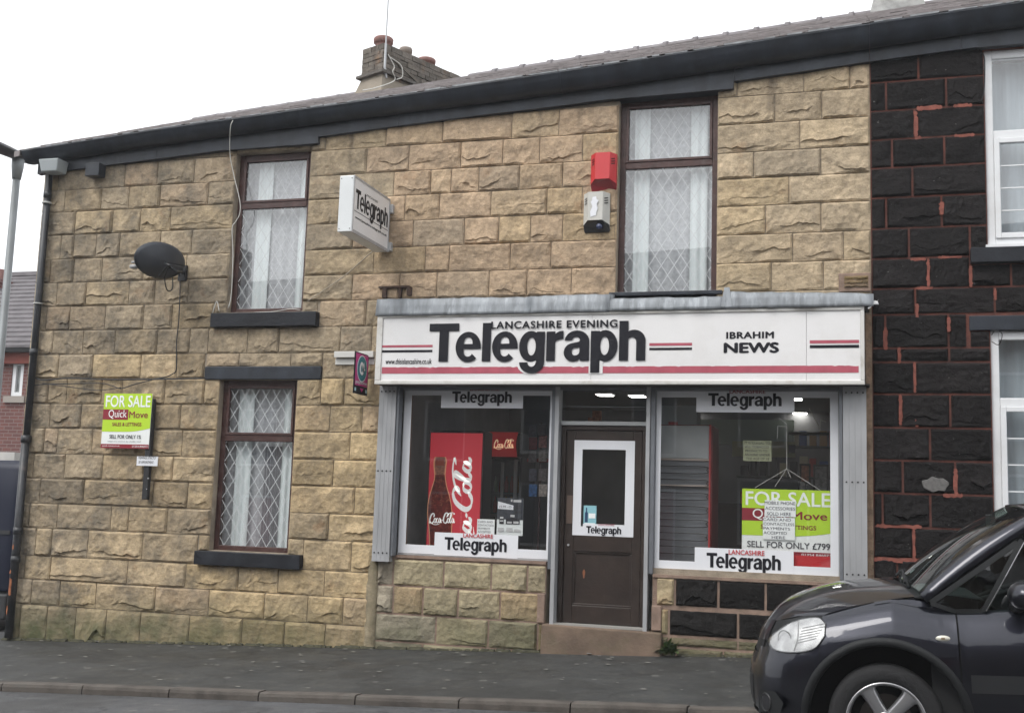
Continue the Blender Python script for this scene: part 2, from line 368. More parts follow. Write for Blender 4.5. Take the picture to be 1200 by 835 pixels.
sheet('opposite_pavement', -60, 40, (-11.9, -9.1), lambda x, y: gz(x)-.13, pavem)
# kerb stones: each one a piece of the pavement
kr = random.Random(3)
xs = [UX(p, gz(-5)-.12, -2.4) for p in (9.7, 103, 203.7, 307.7, 420)]
kx = [xs[0]-.915*i for i in range(4, 0, -1)]+xs
while kx[-1] < 6: kx.append(kx[-1]+.915+kr.uniform(-.03, .03))
for a, b_ in zip(kx, kx[1:]):
    g_ = .006; zt = lambda x: gz(x)-.12+kr.uniform(-.004, .006)
    q = B(); x0, x1 = a+g_, b_-g_
    za, zb = zt(x0), zt(x1)
    prof = [(-2.33, -.25), (-2.33, 0), (-2.445, .002), (-2.463, -.006), (-2.472, -.03), (-2.476, -.25)]
    q.grid([[(x, y+yo, z_+dz) for y, dz in prof] for x, z_, yo in ((x0, za, 0), ((x0+x1)/2, (za+zb)/2+kr.uniform(-.003,.003), kr.uniform(-.004,.004)), (x1, zb, 0))])
    q.poly([(x0, y, za+dz) for y, dz in prof]); q.poly([(x1, y, zb+dz) for y, dz in reversed(prof)])
    k_ = q.out('kerbstone', kerbm, pv)
# ragged gutter line of darker grit between kerb and road is road surface

# ------------------------------------------------------------------ the stone shop building
house = thing('shop_building', 'two storey sandstone corner shop building with black gutter and downpipe', 'building', (-4.7, 0, gz(-4.7)))
black_house = thing('painted_house', 'black painted stone house with red mortar joints right of the shop', 'house', (2.4, 0, gz(2.4)))
EL, ER, XB = -9.50, 4.2, .155            # left corner, far right end, boundary between the two houses
def smooth(tab):
    p = cat([(a, b_, 0) for a, b_ in tab], 6); t = [(v.x, v.y) for v in p]
    def f(x):
        if x <= t[0][0]: return t[0][1]+(x-t[0][0])*(t[1][1]-t[0][1])/(t[1][0]-t[0][0])
        for (a, b_), (c_, d_) in zip(t, t[1:]):
            if x <= c_: return b_+(d_-b_)*(x-a)/(c_-a)
        return t[-1][1]
    return f
# the old eaves sag and rise with the street
fas = smooth([(-9.9,5.222),(-9.36,5.258),(-7.2,5.385),(-5.53,5.500),(-4.2,5.585),(-2.59,5.670),(.146,5.874),(1.489,5.958),(4.4,6.13)])
gtop = smooth([(-9.9,5.47),(-9.06,5.534),(-7.6,5.650),(-5.45,5.780),(-2.553,5.981),(0,6.180),(1.54,6.280),(4.4,6.46)])
gbot = smooth([(-9.9,5.345),(-9.1,5.400),(-7.07,5.540),(-5.46,5.636),(-2.558,5.793),(.145,5.998),(1.47,6.092),(4.4,6.275)])

# openings (x0, x1, z0, z1) in the wall
W1 = (-6.865, -5.915, 3.50, 5.37); W2 = (-2.36, -1.335, 3.56, 5.70); W3 = (-6.89, -5.925, .83, 2.73)
SHOPO = (-4.66, -.13, .86, 2.85); DOORO = (-3.01, -1.93, .17, 2.85)
W4 = (1.208, 2.55, 4.0, 5.93); W5 = (1.213, 2.55, 1.33, 3.19)
LINT3 = (-7.08, -5.63, 2.733, 2.877); SILL3 = (-7.025, -5.735, .67, .82); SILL1 = (-7.02, -5.70, 3.322, 3.482)
SILL4 = (1.05, 2.75, 3.826, 3.97); LINT5 = (1.03, 2.75, 3.19, 3.328); SILL5 = (1.05, 2.75, 1.18, 1.32)
LINT1 = (-6.98, -5.82, 5.37, 5.9); LINT2 = (-2.5, -1.19, 5.70, 6.2)
BOX_SIGN = (-4.80, .06, 2.62, 3.40)
def sub(cells, hole):
    out = []
    hx0, hx1, hz0, hz1 = hole
    for x0, x1, z0, z1 in cells:
        if x1 <= hx0 or x0 >= hx1 or z1 <= hz0 or z0 >= hz1: out.append((x0, x1, z0, z1)); continue
        if x0 < hx0: out.append((x0, hx0, z0, z1))
        if x1 > hx1: out.append((hx1, x1, z0, z1))
        a, b_ = max(x0, hx0), min(x1, hx1)
        if z1 > hz1: out.append((a, b_, hz1, z1))
        if z0 < hz0: out.append((a, b_, z0, hz0))
    return out
# backing wall: real thickness with reveals, one set of blocks per house
def backing(x0, x1, holes, mat, parent, zt):
    cells = [(x0, x1, gz(x0)-.5, zt)]
    for h in holes: cells = sub(cells, h)
    q = B()
    for a, b_, c_, d_ in cells: q.box(a, b_, .004, .30, c_, d_)
    return q.out('wall', mat, parent)
backing(EL+.012, XB, [W1, W2, W3, SHOPO, DOORO], mortar, house, 5.40)
q = B()          # top strip of wall that follows the slope, behind the fascia
for a, b_ in ((EL+.012, W2[0]), (W2[1], XB)): q.hexa([(a,.003,5.4),(b_,.003,5.4),(b_,.3,5.4),(a,.3,5.4),(a,.003,max(5.41,fas(a)+.15)),(b_,.003,fas(b_)+.15),(b_,.3,fas(b_)+.15),(a,.3,max(5.41,fas(a)+.15))])
q.out('wall_head', mortar, house)
backing(XB, ER, [W4, W5], redmortar, black_house, 6.05)
q = B(); q.box(EL+.012, EL+.3, .3, 7.2, gz(EL)-.5, 5.55); q.out('gable_wall', mortar, house)
q = B(); q.box(EL+.012, XB, 7.2, 7.5, gz(EL)-.5, 5.55); q.out('rear_wall', mortar, house)

rs = random.Random(11)
def rock(x0, x1, z0, z1, parent, mat, col, strength=1.0, joint=.0045, yb=-.005):
    """one pitched-face stone: flat drafted edge, bulged broken face, a ledge broken out low down"""
    r = random.Random(rs.random())
    x0 += joint; x1 -= joint; z0 += joint; z1 -= joint
    wd, ht = x1-x0, z1-z0
    if wd < .02 or ht < .02: return None
    off = Vector((r.uniform(0, 99), r.uniform(0, 99), r.uniform(0, 99)))
    base = r.uniform(.006, .020)*strength
    ledge = r.random() < .60 and ht > .15 and wd > .14
    lz = r.uniform(.14, .40); la = r.uniform(-.16, .16); lb = r.uniform(.02, .11); lp = r.uniform(.5, 1.5); ph = r.uniform(0, 6); amp = r.choice((r.uniform(.004,.010), r.uniform(.008,.016), r.uniform(.012,.026)))*strength
    lx0 = r.uniform(-.3, .45); lx1 = lx0+r.uniform(.45, 1.1)
    tiltx = r.uniform(-.014, .014); tiltz = r.uniform(-.010, .012); hi_ = r.random() < .5
    nx = max(4, min(14, int(wd/.034)+2))
    me_ = min(.018, wd*.12)/wd
    xs_ = [0, me_]+[me_+(1-2*me_)*(i+1)/(nx-1) for i in range(nx-2)]+[1-me_, 1]
    rows = []
    for k in range(9 if ledge else 7):
        row = []
        for i, s_ in enumerate(xs_):
            line = max(.11, min(.62, lz+la*(s_-.5)*2+lb*math.sin(s_*6.28*lp+ph)+noise.noise(Vector((s_*9, 0, 0))+off)*.10))
            if ledge: t = (0, .06, line*.62+.01, line-.012, line+.022, line+.22*(1-line), line+.55*(1-line), .935, 1)[k]; t = max(t, .06) if k > 1 else t
            else: t = (0, .07, .26, .48, .72, .93, 1)[k]
            x = x0+wd*s_; z = z0+ht*t
            e = min(min(s_, 1-s_)*wd/.022, min(t, 1-t)*ht/.020, 1.0); e = max(0, e); e = e**.8
            p = Vector((x*5, 0, z*7))+off
            dd = base+noise.noise(p)*.012+noise.noise(p*2.9)*.009+tiltx*(s_-.5)*2+tiltz*(t-.5)*2
            if ledge:
                w_ = max(0, min(1, (s_-lx0)/.12))*max(0, min(1, (lx1-s_)/.12))
                if 2 <= k <= 3: dd -= amp*w_*(.35 if hi_ else .7)
                elif k == 4: dd += amp*w_*(.85 if hi_ else .35)
                elif k == 5: dd += amp*w_*(.5 if hi_ else .15)
            dd = max(.0, dd)*e
            jx = .006 if 1 < i < len(xs_)-2 else .001; jz = .006 if 0 < k < len(rows)+1 and 0 < t < 1 else .002
            row.append((x+r.uniform(-jx, jx)*min(1, wd/.2), yb-dd-(r.uniform(0, .005) if e > .9 else 0), z+r.uniform(-jz, jz)))
        rows.append(row)
    q = B(); q.grid(rows); n = len(xs_); m_ = len(rows); v = q.v
    def skirt(idx):
        k = len(v)
        for i in idx: x, y, z = v[i]; v.append((x, .012, z))
        for j in range(len(idx)-1): q.f.append((idx[j+1], idx[j], k+j, k+j+1)); q.m.append(0)
    skirt([j for j in range(n)][::-1]); skirt([(m_-1)*n+j for j in range(n)])
    skirt([i*n for i in range(m_)]); skirt([i*n+n-1 for i in range(m_)][::-1])
    o = q.out('stone', mat, parent, smooth=False)
    o.color = (*col, 1); return o

def Jn(ox, sc, lst): return [ox+c_/sc for c_ in lst]
A = 4.615
VB = [5.93, 5.635, 5.34, 5.045, 4.77, 4.485, 4.19, 3.90, 3.61, 3.32, 3.03, 2.745, 2.445, 2.155, 1.855, 1.567, 1.275, .99, .67, .40, .113, -.42]
L30 = lambda *c_: Jn(30, A, c_)
L20 = lambda *c_: Jn(20, A, c_)
L10 = lambda *c_: Jn(10, A, c_)
L0 = lambda *c_: Jn(0, A, c_)
G = lambda *c_: Jn(230, A, c_)
H = lambda *c_: Jn(350, A, c_)
I = lambda *c_: Jn(510, A, c_)
Jc = lambda *c_: Jn(480, A, c_)
K = lambda *c_: Jn(820, 5.4545, c_)
FF = lambda *c_: Jn(330, A, c_)
E2 = lambda *c_: Jn(220, A, c_)
# vertical joints of each course, by photograph column (None = end of a run)
COURSES = {
 0: K(240, 665, 960),
 1: L30(1100)+H(150, 475, 780, 1155)+I(415, 670)+K(480, 780),
 2: L30(540, 715, 915)+H(370, 597, 878, 1105)+I(368, 565, 798)+K(640),
 3: L30(412, 560, 730, 990)+H(515, 715, 825, 975, 1195)+I(458, 690)+K(345, 775),
 4: L30(270, 472, 622, 785)+H(225, 575, 762, 1040)+I(303, 605, 795)+K(570),
 5: L30(262, 382, 510, 730, 900)+H(295)+Jc(20, 297, 483, 655, 828)+Jn(820, 5.4545, (420, 775)),
 6: L30(262, 415, 640, 870)+G(960)+Jc(85, 215, 545, 765)+K(595, 918),
 7: L30(330, 560, 700, 880)+G(845, 1100)+Jc(148, 430, 635, 875)+K(458, 790),
 8: L20(285, 478, 685, 840, 1070)+G(655, 920),
 9: L20(358, 530, 760, 935, 1035)+G(278, 450, 780, 950),
 10: L20(225, 410, 670, 865, 1015)+G(230, 510, 685, 865),
 11: L20(270, 460, 570, 800)+FF(340),
 12: L20(180, 348, 560, 885)+FF(262, 437),
 13: L10(265, 455, 700, 940)+FF(370),
 14: L10(305, 510, 740, 890)+FF(280),
 15: L10(410, 780, 970)+FF(395),
 16: L10(265, 555, 650, 860)+FF(255),
 17: L10(235, 430, 725, 1022)+E2(885),
 18: L0(275, 690, 1005)+E2(275, 490, 740),
 19: L0(325, 520, 840, 1130)+E2(118, 415, 648, 840),
 20: L0(250, 405, 570, 755, 1020)+E2(290, 520, 740),
}
def tone(x, z, r):
    """stone colours: greyer at the top left, yellower low down by the window, pinkish buff at the top"""
    pink = (.455,.335,.225); buff = (.44,.34,.215); yel = (.475,.36,.21); grey = (.31,.26,.195); lightb = (.455,.36,.245)
    if z > 3.5 and x > -5.2: base = pink if x < -1.3 else lightb
    elif x < -6.9: base = tuple(a*.6+b_*.4 for a, b_ in zip(grey, buff)) if z > 2.9 or x < -8.6 else buff
    else: base = yel if z < 2.8 else tuple(a*.5+b_*.5 for a, b_ in zip(grey, buff))
    oth = r.choice((pink, buff, yel, grey, base, base, base))
    k = r.uniform(0, .6); s_ = r.uniform(.88, 1.10)*(r.uniform(.75, .92) if x < -5.5 and r.random() < .2 else 1)
    return tuple((a*(1-k)+b_*k)*s_ for a, b_ in zip(base, oth))
HOLES = [tuple((h[0]-.0, h[1]+.0, h[2], h[3])) for h in (W1, W2, W3)]+[LINT3, SILL3, SILL1, (-4.90, -4.66, 0, 2.65), (-4.90, XB, -1, 3.38)]
rt = random.Random(5)
for ci, js in COURSES.items():
    z1, z0 = VB[ci], VB[ci+1]; zm = (z0+z1)/2
    us = sorted(UX(p, zm) for p in js)
    us = [EL]+([EL+.20+.12*(ci % 2)] if us[0] > EL+.5 else [])+us
    if ci < 9: us.append(XB)
    else: us.append(-4.89)
    us = [u for i, u in enumerate(us) if i == 0 or u-us[i-1] > .05]
    for a, b_ in zip(us, us[1:]):
        cells = [(a, b_, z0, z1)]
        for h in HOLES: cells = sub(cells, h)
        for c_ in cells:
            if c_[1]-c_[0] < .05 or c_[3]-c_[2] < .045: continue
            if c_[2] > fas((c_[0]+c_[1])/2)+.03: continue
            if c_[3] < gz(c_[0])-.02: continue
            rock(*c_, house, sandstone, tone((c_[0]+c_[1])/2, zm, rt))
# stall risers under the shop windows
def stall(rows, z_lists, x_lo, x_hi, colf, mat):
    for (z1, z0), js in zip(z_lists, rows):
        us = [x_lo]+[UX(p, (z0+z1)/2) for p in js]+[x_hi]
        for i, (a, b_) in enumerate(zip(us, us[1:])):
            if b_-a > .05: yield a, b_, z0, z1, i
R_ = lambda *c_: Jn(430, A, c_)
rr = random.Random(21)
for a, b_, z0, z1, i in stall([R_(145, 418, 675, 870), R_(145, 305, 495, 722, 940), R_(375, 658, 925), R_(300, 700)], [(.835, .555), (.555, .265), (.265, -.02), (-.02, -.3)], -4.86, -3.01, None, None):
    t_ = rr.choice([(.33,.25,.15), (.31,.26,.17), (.29,.25,.17), (.33,.28,.18)])
    if i == 0 and z1 < .85: t_ = (.27,.235,.18)
    rock(a, b_, z0, z1, house, sandstone, (lambda k_: tuple(c_*k_ for c_ in t_))(rr.uniform(.95,1.25)), 1.1, .010, -.016)
S_ = lambda *c_: Jn(750, 7.06, c_)
for a, b_, z0, z1, i in stall([S_(290, 650, 1040, 1440), S_(165, 240, 812, 1150, 1500)], [(.775, .50), (.475, .22)], -1.89, -.02, None, None):
    if (z1 > .7 and i == 0) or (z1 < .5 and i < 2): rock(a, b_, z0, z1, house, sandstone, (.40,.32,.20) if i != 0 or z1 > .7 else (.26,.16,.12), .9, .01, -.016)
    else: rock(a, b_, z0, z1, house, blackstone, (.008,.007,.0065), 1.0, .012, -.016)
for a, b_, z0, z1, i in stall([S_(240, 812, 1200), S_(300, 690, 1050)], [(.21, .12), (.11, -.12)], -1.84, .1, None, None):
    rock(a, b_, z0, z1, house, sandstone, (.17,.135,.09), .8, .008, -.016)
# pink mortar bedding of the risers
q = B(); q.box(-4.86, -3.012, -.012, .28, -.3, .868); q.box(-1.925, .10, -.0125, .28, -.2, .79); q.box(-1.925, .10, -.03, .28, .772, .80); q.box(-4.64, -3.012, -.03, .28, .845, .872)
q.each('stall_riser', pinkmortar, house)

# black house
N5 = lambda o_, *c_: Jn(1005, 6.154, c_)
BV = [6.0, 5.68, 5.386, 5.093, 4.807, 4.508, 4.201, 3.903, 3.607, 3.355, 3.03, 2.896, 2.59, 2.272, 1.963, 1.654, 1.341, 1.051, .76, .46, .17, -.12]
BJ = [[437], [205, 638], [410], [248, 625], [395], [205, 605], [370], [510, 812], [415, 988], [200, 655, 790], [295, 660], [412], [308, 668], [135, 522], [325, 705], [180, 525], [400], [285, 640], [150, 520], [330], [200, 610]]
rb = random.Random(9)
for ci, js in enumerate(BJ):
    z1, z0 = BV[ci], BV[ci+1]; zm = (z1+z0)/2
    us = [XB]+[UX(p, zm) for p in Jn(1005, 6.154, js)]
    while us[-1] < ER-.3: us.append(max(us[-1], .9)+rb.uniform(.35, .6))
    us[-1] = ER
    us = [u for i, u in enumerate(us) if i == 0 or u-us[i-1] > .04]
    for a, b_ in zip(us, us[1:]):
        cells = [(a, b_, z0, z1)]
        for h in (W4, W5, SILL4, SILL5, LINT5): cells = sub(cells, h)
        for c_ in cells:
            if c_[1]-c_[0] < .06 or c_[3]-c_[2] < .05 or c_[2] > fas(c_[0])+.05: continue
            g_ = rb.uniform(.75, 1.35); rock(*c_, black_house, blackstone, (.0085*g_, .0070*g_, .0070*g_), .9, .010)
# fresh red mortar patches where the paint has gone (px boxes in the photograph)
for i, (a, b_, c_, d_) in enumerate([(1074,1104,124,130),(1117,1139,122,127),(1070,1075.5,131,161),(1072,1080,160,166),(1118,1142,157,161),(1100,1107,237,252),(1067,1085,302,306),(1099,1127,299.5,303.5),
        (1085.5,1090,304,336),(1135,1140,312,337),(1073,1093,336,340),(1072,1077,356,372),(1164,1168,338,352),(1035,1040.5,384,410),(1109,1114.5,372,389),(1051.5,1056,407,426),(1070,1074,424,460),(1053,1057.5,462,498),
        (1117,1123,549,582),(1105,1128,577,583),(1027,1080,613.5,619.5),(1069,1073,620,657),(1024,1081,653,659),(1072,1077,488,500)]):
    x0, x1, z0, z1 = rect(a, d_, b_, c_, 0) if False else rect(a, c_, b_, d_, 0)
    r = random.Random(i); cx, cz = (x0+x1)/2, (z0+z1)/2; pts = []
    N_ = 44
    for k in range(N_):
        th = 2*math.pi*k/N_; c0, s0 = math.cos(th), math.sin(th)
        e = .38; px_ = abs(c0)**e*(1 if c0 > 0 else -1); pz_ = abs(s0)**e*(1 if s0 > 0 else -1)
        j = r.uniform(.45, 1.15)
        pts.append((cx+px_*(x1-x0)/2*(j if x1-x0 < z1-z0 else 1), 0, cz+pz_*(z1-z0)/2*(j if x1-x0 > z1-z0 else 1)))
    q = B(); q.prism(pts, (0, -.015-r.uniform(0,.006), 0), (0, .0, 0)); q.out('mortar_patch', redpatch, black_house)
# crumbling replacement stone over the right end of the lead
x0, x1, z0, z1 = rect(989, 324, 1019, 338, 0)
q = B(); q.box(x0-.05, XB-.004, -.034, .0, z0-.035, z1+.03); bevel(q.out('mortar_patch', pinkmortar, house), .008)
for k in range(3): rock(x0, x1-.01, z0+(z1-z0)*k/3, z0+(z1-z0)*(k+1)/3, house, sandstone, (.17+.03*k, .12+.02*k, .075), .8, .003, -.036)
# grey cement dab on a black stone
x0, x1, z0, z1 = rect(1080, 559, 1112, 576, 0)
pts = [(x0+(x1-x0)*(.5+.5*math.cos(t*.45)*(1+.1*math.sin(t*2.3))), 0, z0+(z1-z0)*(.5+.5*math.sin(t*.45)*(1+.15*math.cos(t*3.1)))) for t in range(14)]
q = B(); q.prism(pts, (0,-.036,0), (0,-.004,0)); bevel(q.out('cement_dab', M("cement_dab", (.13,.125,.12), .9, var=.2, vs=30, bump=.5), black_house), .006, 2)
# rendered edge strip between sign and black house, and rendered pier left of the shopfront
q = B(); q.box(.095, .152, -.022, 0, gz(0)+.05, 3.36); q.out('mortar_edge', M("edge_render", (.24,.165,.11), .95, var=.35, vs=14, bump=1, bs=45), house)
q = B(); rw = random.Random(2)
rows = []
for k in range(15):
    z = gz(-4.9)-.05+k*(.80-gz(-4.9)+.05)/14
    rows.append([(-4.98+rw.uniform(-.012,.012), -.002, z), (-4.95+rw.uniform(-.01,.01), -.036, z), (-4.90, -.044+rw.uniform(-.004,.004), z), (-4.85, -.036, z), (-4.84, -.0, z)])
q.grid(rows); q.out('rendered_pier', M("pier_render", (.27,.225,.15), .95, var=.3, vs=10, bump=1, bs=50, dirt=.7, dcol=(.12,.11,.06)), house, True)

# sills and lintels
def block(name, x0, x1, y0, y1, z0, z1, mat, parent, bw=.006):
    q = B(); q.box(x0, x1, y0, y1, z0, z1); return bevel(q.out(name, mat, parent), bw)
block('sill', *SILL1[:2], -.085, .12, *SILL1[2:], sillpaint, house); block('sill', *SILL3[:2], -.085, .12, *SILL3[2:], sillpaint, house)
block('lintel', *LINT3[:2], -.03, .15, *LINT3[2:], blackpaint, house)
block('sill', -2.42, -1.27, -.05, .12, 3.585, 3.625, blackpaint, house)
block('sill', *SILL4[:2], -.085, .12, *SILL4[2:], sillpaint, black_house); block('sill', *SILL5[:2], -.085, .12, *SILL5[2:], sillpaint, black_house)
block('lintel', *LINT5[:2], -.025, .15, *LINT5[2:], blackpaint, black_house)
# timber heads over the upstairs windows (extra boards under the fascia)
for a, b_, pr in ((-6.98, -5.80, house), (-2.42, -1.17, house), (1.15, 2.7, black_house)):
    q = B(); z_a, z_b = fas(a)-.004, fas(b_)-.075; q.hexa([(a,-.074,z_a),(b_,-.074,z_b),(b_,.14,z_b),(a,.14,z_a),(a,-.074,fas(a)+.02),(b_,-.074,fas(b_)+.02),(b_,.14,fas(b_)+.02),(a,.14,fas(a)+.02)]); q.out('window_head_board', blackpaint, pr)

# ------------------------------------------------------------------ fascia, gutter, roof
def along(x0, x1, prof, name, mat, parent, n=1, smooth=False, jit=0):
    """prof(x) -> list of (y, z)"""
    q = B(); rj = random.Random(int(x0*100) % 97)
    rows = [[(x0+(x1-x0)*i/n, y, z+rj.uniform(-jit, jit)) for y, z in prof(x0+(x1-x0)*i/n)] for i in range(n+1)]
    q.grid(rows); q.poly(list(reversed(rows[0]))); q.poly(rows[-1]); return q.out(name, mat, parent, smooth)
fp = lambda x: [(-.001, fas(x)), (-.07, fas(x)+.003), (-.07, gbot(x)+.02), (-.001, gbot(x)+.02)]
joints = [EL-.06, -7.9, -4.83, -1.16, XB]
for a, b_ in zip(joints, joints[1:]): along(a+.002, b_-.002, fp, 'fascia_board', blackpaint, house, 8)
for a, b_ in ((XB, 1.0), (1.0, ER)): along(a+.002, b_-.002, fp, 'fascia_board', blackpaint, black_house, 5)
def gp(x):
    t, b_ = gtop(x), gbot(x)
    h = t-b_; return [(-.02, b_+.02), (-.12, b_-.002), (-.165, b_+.012), (-.20, b_+.22*h), (-.228, b_+.45*h), (-.246, b_+.68*h), (-.256, b_+.88*h), (-.262, t-.012), (-.262, t), (-.235, t+.002), (-.22, t-.03), (-.03, t-.05)]
for a, b_ in ((-9.66, -6.3), (-6.3, -2.95), (-2.95, XB)): along(a+.001, b_-.001, gp, 'gutter', blackpaint, house, 8, True, jit=.0025)
along(XB+.001, ER, gp, 'gutter', blackpaint, black_house, 10, True, jit=.0025)
# roof: ridge height found from the skyline, slope rises with the street
def ridge(x): return 7.160+.0775*(x+9.75)
YR = 3.5
def roof_pt(x, y): 
    t = (y+.24)/(YR+.24); return gtop(x)+.01+(ridge(x)-gtop(x)-.01)*t
def slope_rows(x0, x1, name, parent, seed):
    r = random.Random(seed); q = B(); n = 20
    for i in range(n):
        ya, yb = -.24+(YR+.24)*i/n, -.24+(YR+.24)*(i+1)/n+.03
        x = x0-(.16*(i % 2))
        while x < x1:
            w_ = r.uniform(.24, .33); a, b_ = max(x, x0)+.002, min(x+w_, x1)-.002; x += w_
            if b_-a < .03: continue
            l = r.uniform(0, .012)+.014; u = r.uniform(-.008, .012)
            v = [(a, ya+u, roof_pt(a, ya+u)+l), (b_, ya+u, roof_pt(b_, ya+u)+l), (b_, yb, roof_pt(b_, yb)), (a, yb, roof_pt(a, yb))]
            q.hexa([(p[0], p[1], p[2]-.010) for p in v]+v)
    o = q.out(name, slate, parent); o['kind'] = 'stuff'; return o
slope_rows(-9.72, XB, 'roof_slates', house, 4); slope_rows(XB, ER, 'roof_slates', black_house, 6)
for x0, x1, pr in ((-9.72, XB, house), (XB, ER, black_house)):
    q = B(); v = [(x0,-.08,roof_pt(x0,-.08)-.03),(x1,-.08,roof_pt(x1,-.08)-.03),(x1,YR,ridge(x1)-.02),(x0,YR,ridge(x0)-.02)]
    q.hexa([(a, b_, c_-.12) for a, b_, c_ in v]+v)
    v = [(x0,YR,ridge(x0)-.02),(x1,YR,ridge(x1)-.02),(x1,7.6,gtop(x1)),(x0,7.6,gtop(x0))]
    q.hexa([(a, b_, c_-.12) for a, b_, c_ in v]+v); q.out('roof_deck', slate, pr)
    q = B(); q.poly([(x0+.25,.3,5.4),(x0+.25,7.2,5.4),(x0+.25,YR,ridge(x0)-.15)]); q.out('gable_triangle', mortar, pr)
# lead edge on the gutter side of the slates: pale worn lower edge, broken slate chips
q = B(); r = random.Random(8)
x = -9.5
while x < 2:
    w_ = r.uniform(.05, .3); q.box(x, x+w_, -.262-r.uniform(0,.004), -.20, gtop(x)+.004, gtop(x)+.008+r.uniform(.004,.014), sl=.0697); x += w_+r.uniform(.0, .12)
q.out('slate_edge', M("weathered_edge", (.22,.23,.24), .6, var=.4, vs=10, bump=.4, dirt=.8, dcol=(.36,.38,.40), ds=9), house)['kind'] = 'stuff'
# ridge tiles
rtile = M("ridge_tile", (.155,.14,.145), .7, var=.25, vs=5, bump=.4, dirt=.5, dcol=(.27,.26,.26), ds=6)
x = -9.72
def ridge_tile(a, b_, pr, mort=True):
    def pf(x_, r_, up=0): return [(YR+r_*math.sin(t)*1.05, ridge(x_)-.085+up+r_*math.cos(t)*.95) for t in [(-1.35+2.7*k/8) for k in range(9)]]
    q = B(); q.grid([[(a, y, z) for y, z in pf(a, .125)], [(b_, y, z) for y, z in pf(b_, .125)]])
    lip = .143 if mort else .129
    q.grid([[(b_-.05, y, z) for y, z in pf(b_-.05, .127)], [(b_-.05, y, z) for y, z in pf(b_-.05, lip)], [(b_+.02, y, z) for y, z in pf(b_+.02, lip)], [(b_+.02, y, z) for y, z in pf(b_+.02, .12)]])
    return q.out('ridge_tile', rtile, pr, True)
while x < ER-.3:
    pr = house if x < XB-.2 else black_house
    if not (-6.9 < x < -5.5): ridge_tile(x, x+.40, pr, x > -6)
    x += .405
# verge at the left gable
q = B(); v = [(-9.78,-.24,roof_pt(-9.75,-.24)),(-9.70,-.24,roof_pt(-9.72,-.24)+.012),(-9.70,YR,ridge(-9.72)+.012),(-9.78,YR,ridge(-9.75))]
q.hexa([(a, b_, c_-.07) for a, b_, c_ in v]+v); q.out('verge', slate, house)

# chimney stack of stone courses, turned 24 degrees to the front
ch = thing('chimney_stack', 'weathered stone chimney stack with red pots and an aerial pole, left on the roof', 'chimney', (-6.4, 3.0, 7.0))
ca, sa = math.cos(rad(24)), math.sin(rad(24))
A0 = Vector((-6.414, 3.0, 0)); dl = Vector((sa, ca, 0)); dw = Vector((-ca, sa, 0))
LCH, WCH, ZT = 1.62, .44, 7.913
stackm = stone_mat("chimney_stone")
def chp(u, w_, z): p = A0+dl*u+dw*w_; return Vector((p.x, p.y, z))
q = B(); p = [chp(.02,.02,6.6), chp(LCH-.02,.02,6.6), chp(LCH-.02,WCH-.02,6.6), chp(.02,WCH-.02,6.6)]
q.hexa([tuple(a) for a in (p[0],p[3],p[2],p[1])]+[(a.x,a.y,ZT-.03) for a in (p[0],p[3],p[2],p[1])]); q.out('stack_core', mortar, ch)
rc = random.Random(14); z = 7.12; k = 0
while z < ZT-.02:
    h = rc.uniform(.062, .085)
    if z+h > ZT-.04: h = ZT-z
    for (o0, du, dv, ln) in ((A0, dl, dw, LCH), (A0+dw*WCH, -dw, dl, WCH), (A0+dl*LCH, dw, -dl, WCH), (A0+dl*LCH+dw*WCH, -dl, -dw, LCH)):
        x = 0
        while x < ln-.03:
            w_ = min(rc.uniform(.13, .28), ln-x); 
            if ln-x-w_ < .05: w_ = ln-x
            e = rc.uniform(.0, .014)
            a = o0+du*(x+.004)-dv*e; b_ = o0+du*(x+w_-.004)-dv*e; c_ = b_+dv*.05; d_ = a+dv*.05
            q = B(); q.hexa([(t.x,t.y,z+.003) for t in (a,b_,c_,d_)]+[(t.x,t.y,z+h-.004) for t in (a,b_,c_,d_)])
            o = q.out('stone', stackm, ch); g_ = rc.uniform(.7, 1.15); o.color = (.155*g_, .135*g_, .115*g_, 1); x += w_
    z += h; k += 1
q = B()
def slab(q, za, zb, e): 
    pp = [chp(-e,-e,0), chp(-e,WCH+e,0), chp(LCH+e,WCH+e,0), chp(LCH+e,-e,0)]
    q.hexa([(t.x,t.y,za) for t in pp]+[(t.x,t.y,zb) for t in pp])
slab(q, 7.46, 7.50, .06); o = q.out('drip_course', stackm, ch); o.color = (.12,.11,.10,1)
q = B(); q.prism([(p_.x, p_.y, p_.z) for p_ in (chp(.05,-.03,7.78), chp(.75,-.03,7.52), chp(.75,-.03,7.49), chp(.05,-.03,7.74))], (0,0,0), tuple(dw*.05)); o = q.out('flashing_ledge', stackm, ch); o.color = (.14,.12,.10,1)
q = B(); pp = [chp(-.10,-.10,0), chp(-.10,WCH+.1,0), chp(LCH+.10,WCH+.1,0), chp(LCH+.1,-.10,0)]; pt = [chp(0,0,0), chp(0,WCH,0), chp(LCH,WCH,0), chp(LCH,0,0)]
q.hexa([(t.x,t.y,7.12) for t in pp]+[(t.x,t.y,7.46) for t in pt]); q.out('mortar_haunch', M("haunch", (.22,.19,.15), .9, var=.25, bump=.6, dirt=.6), ch)
potm = M("terracotta", (.21,.105,.09), .8, var=.2, vs=12, dirt=.5, dcol=(.2,.15,.12), ds=8)
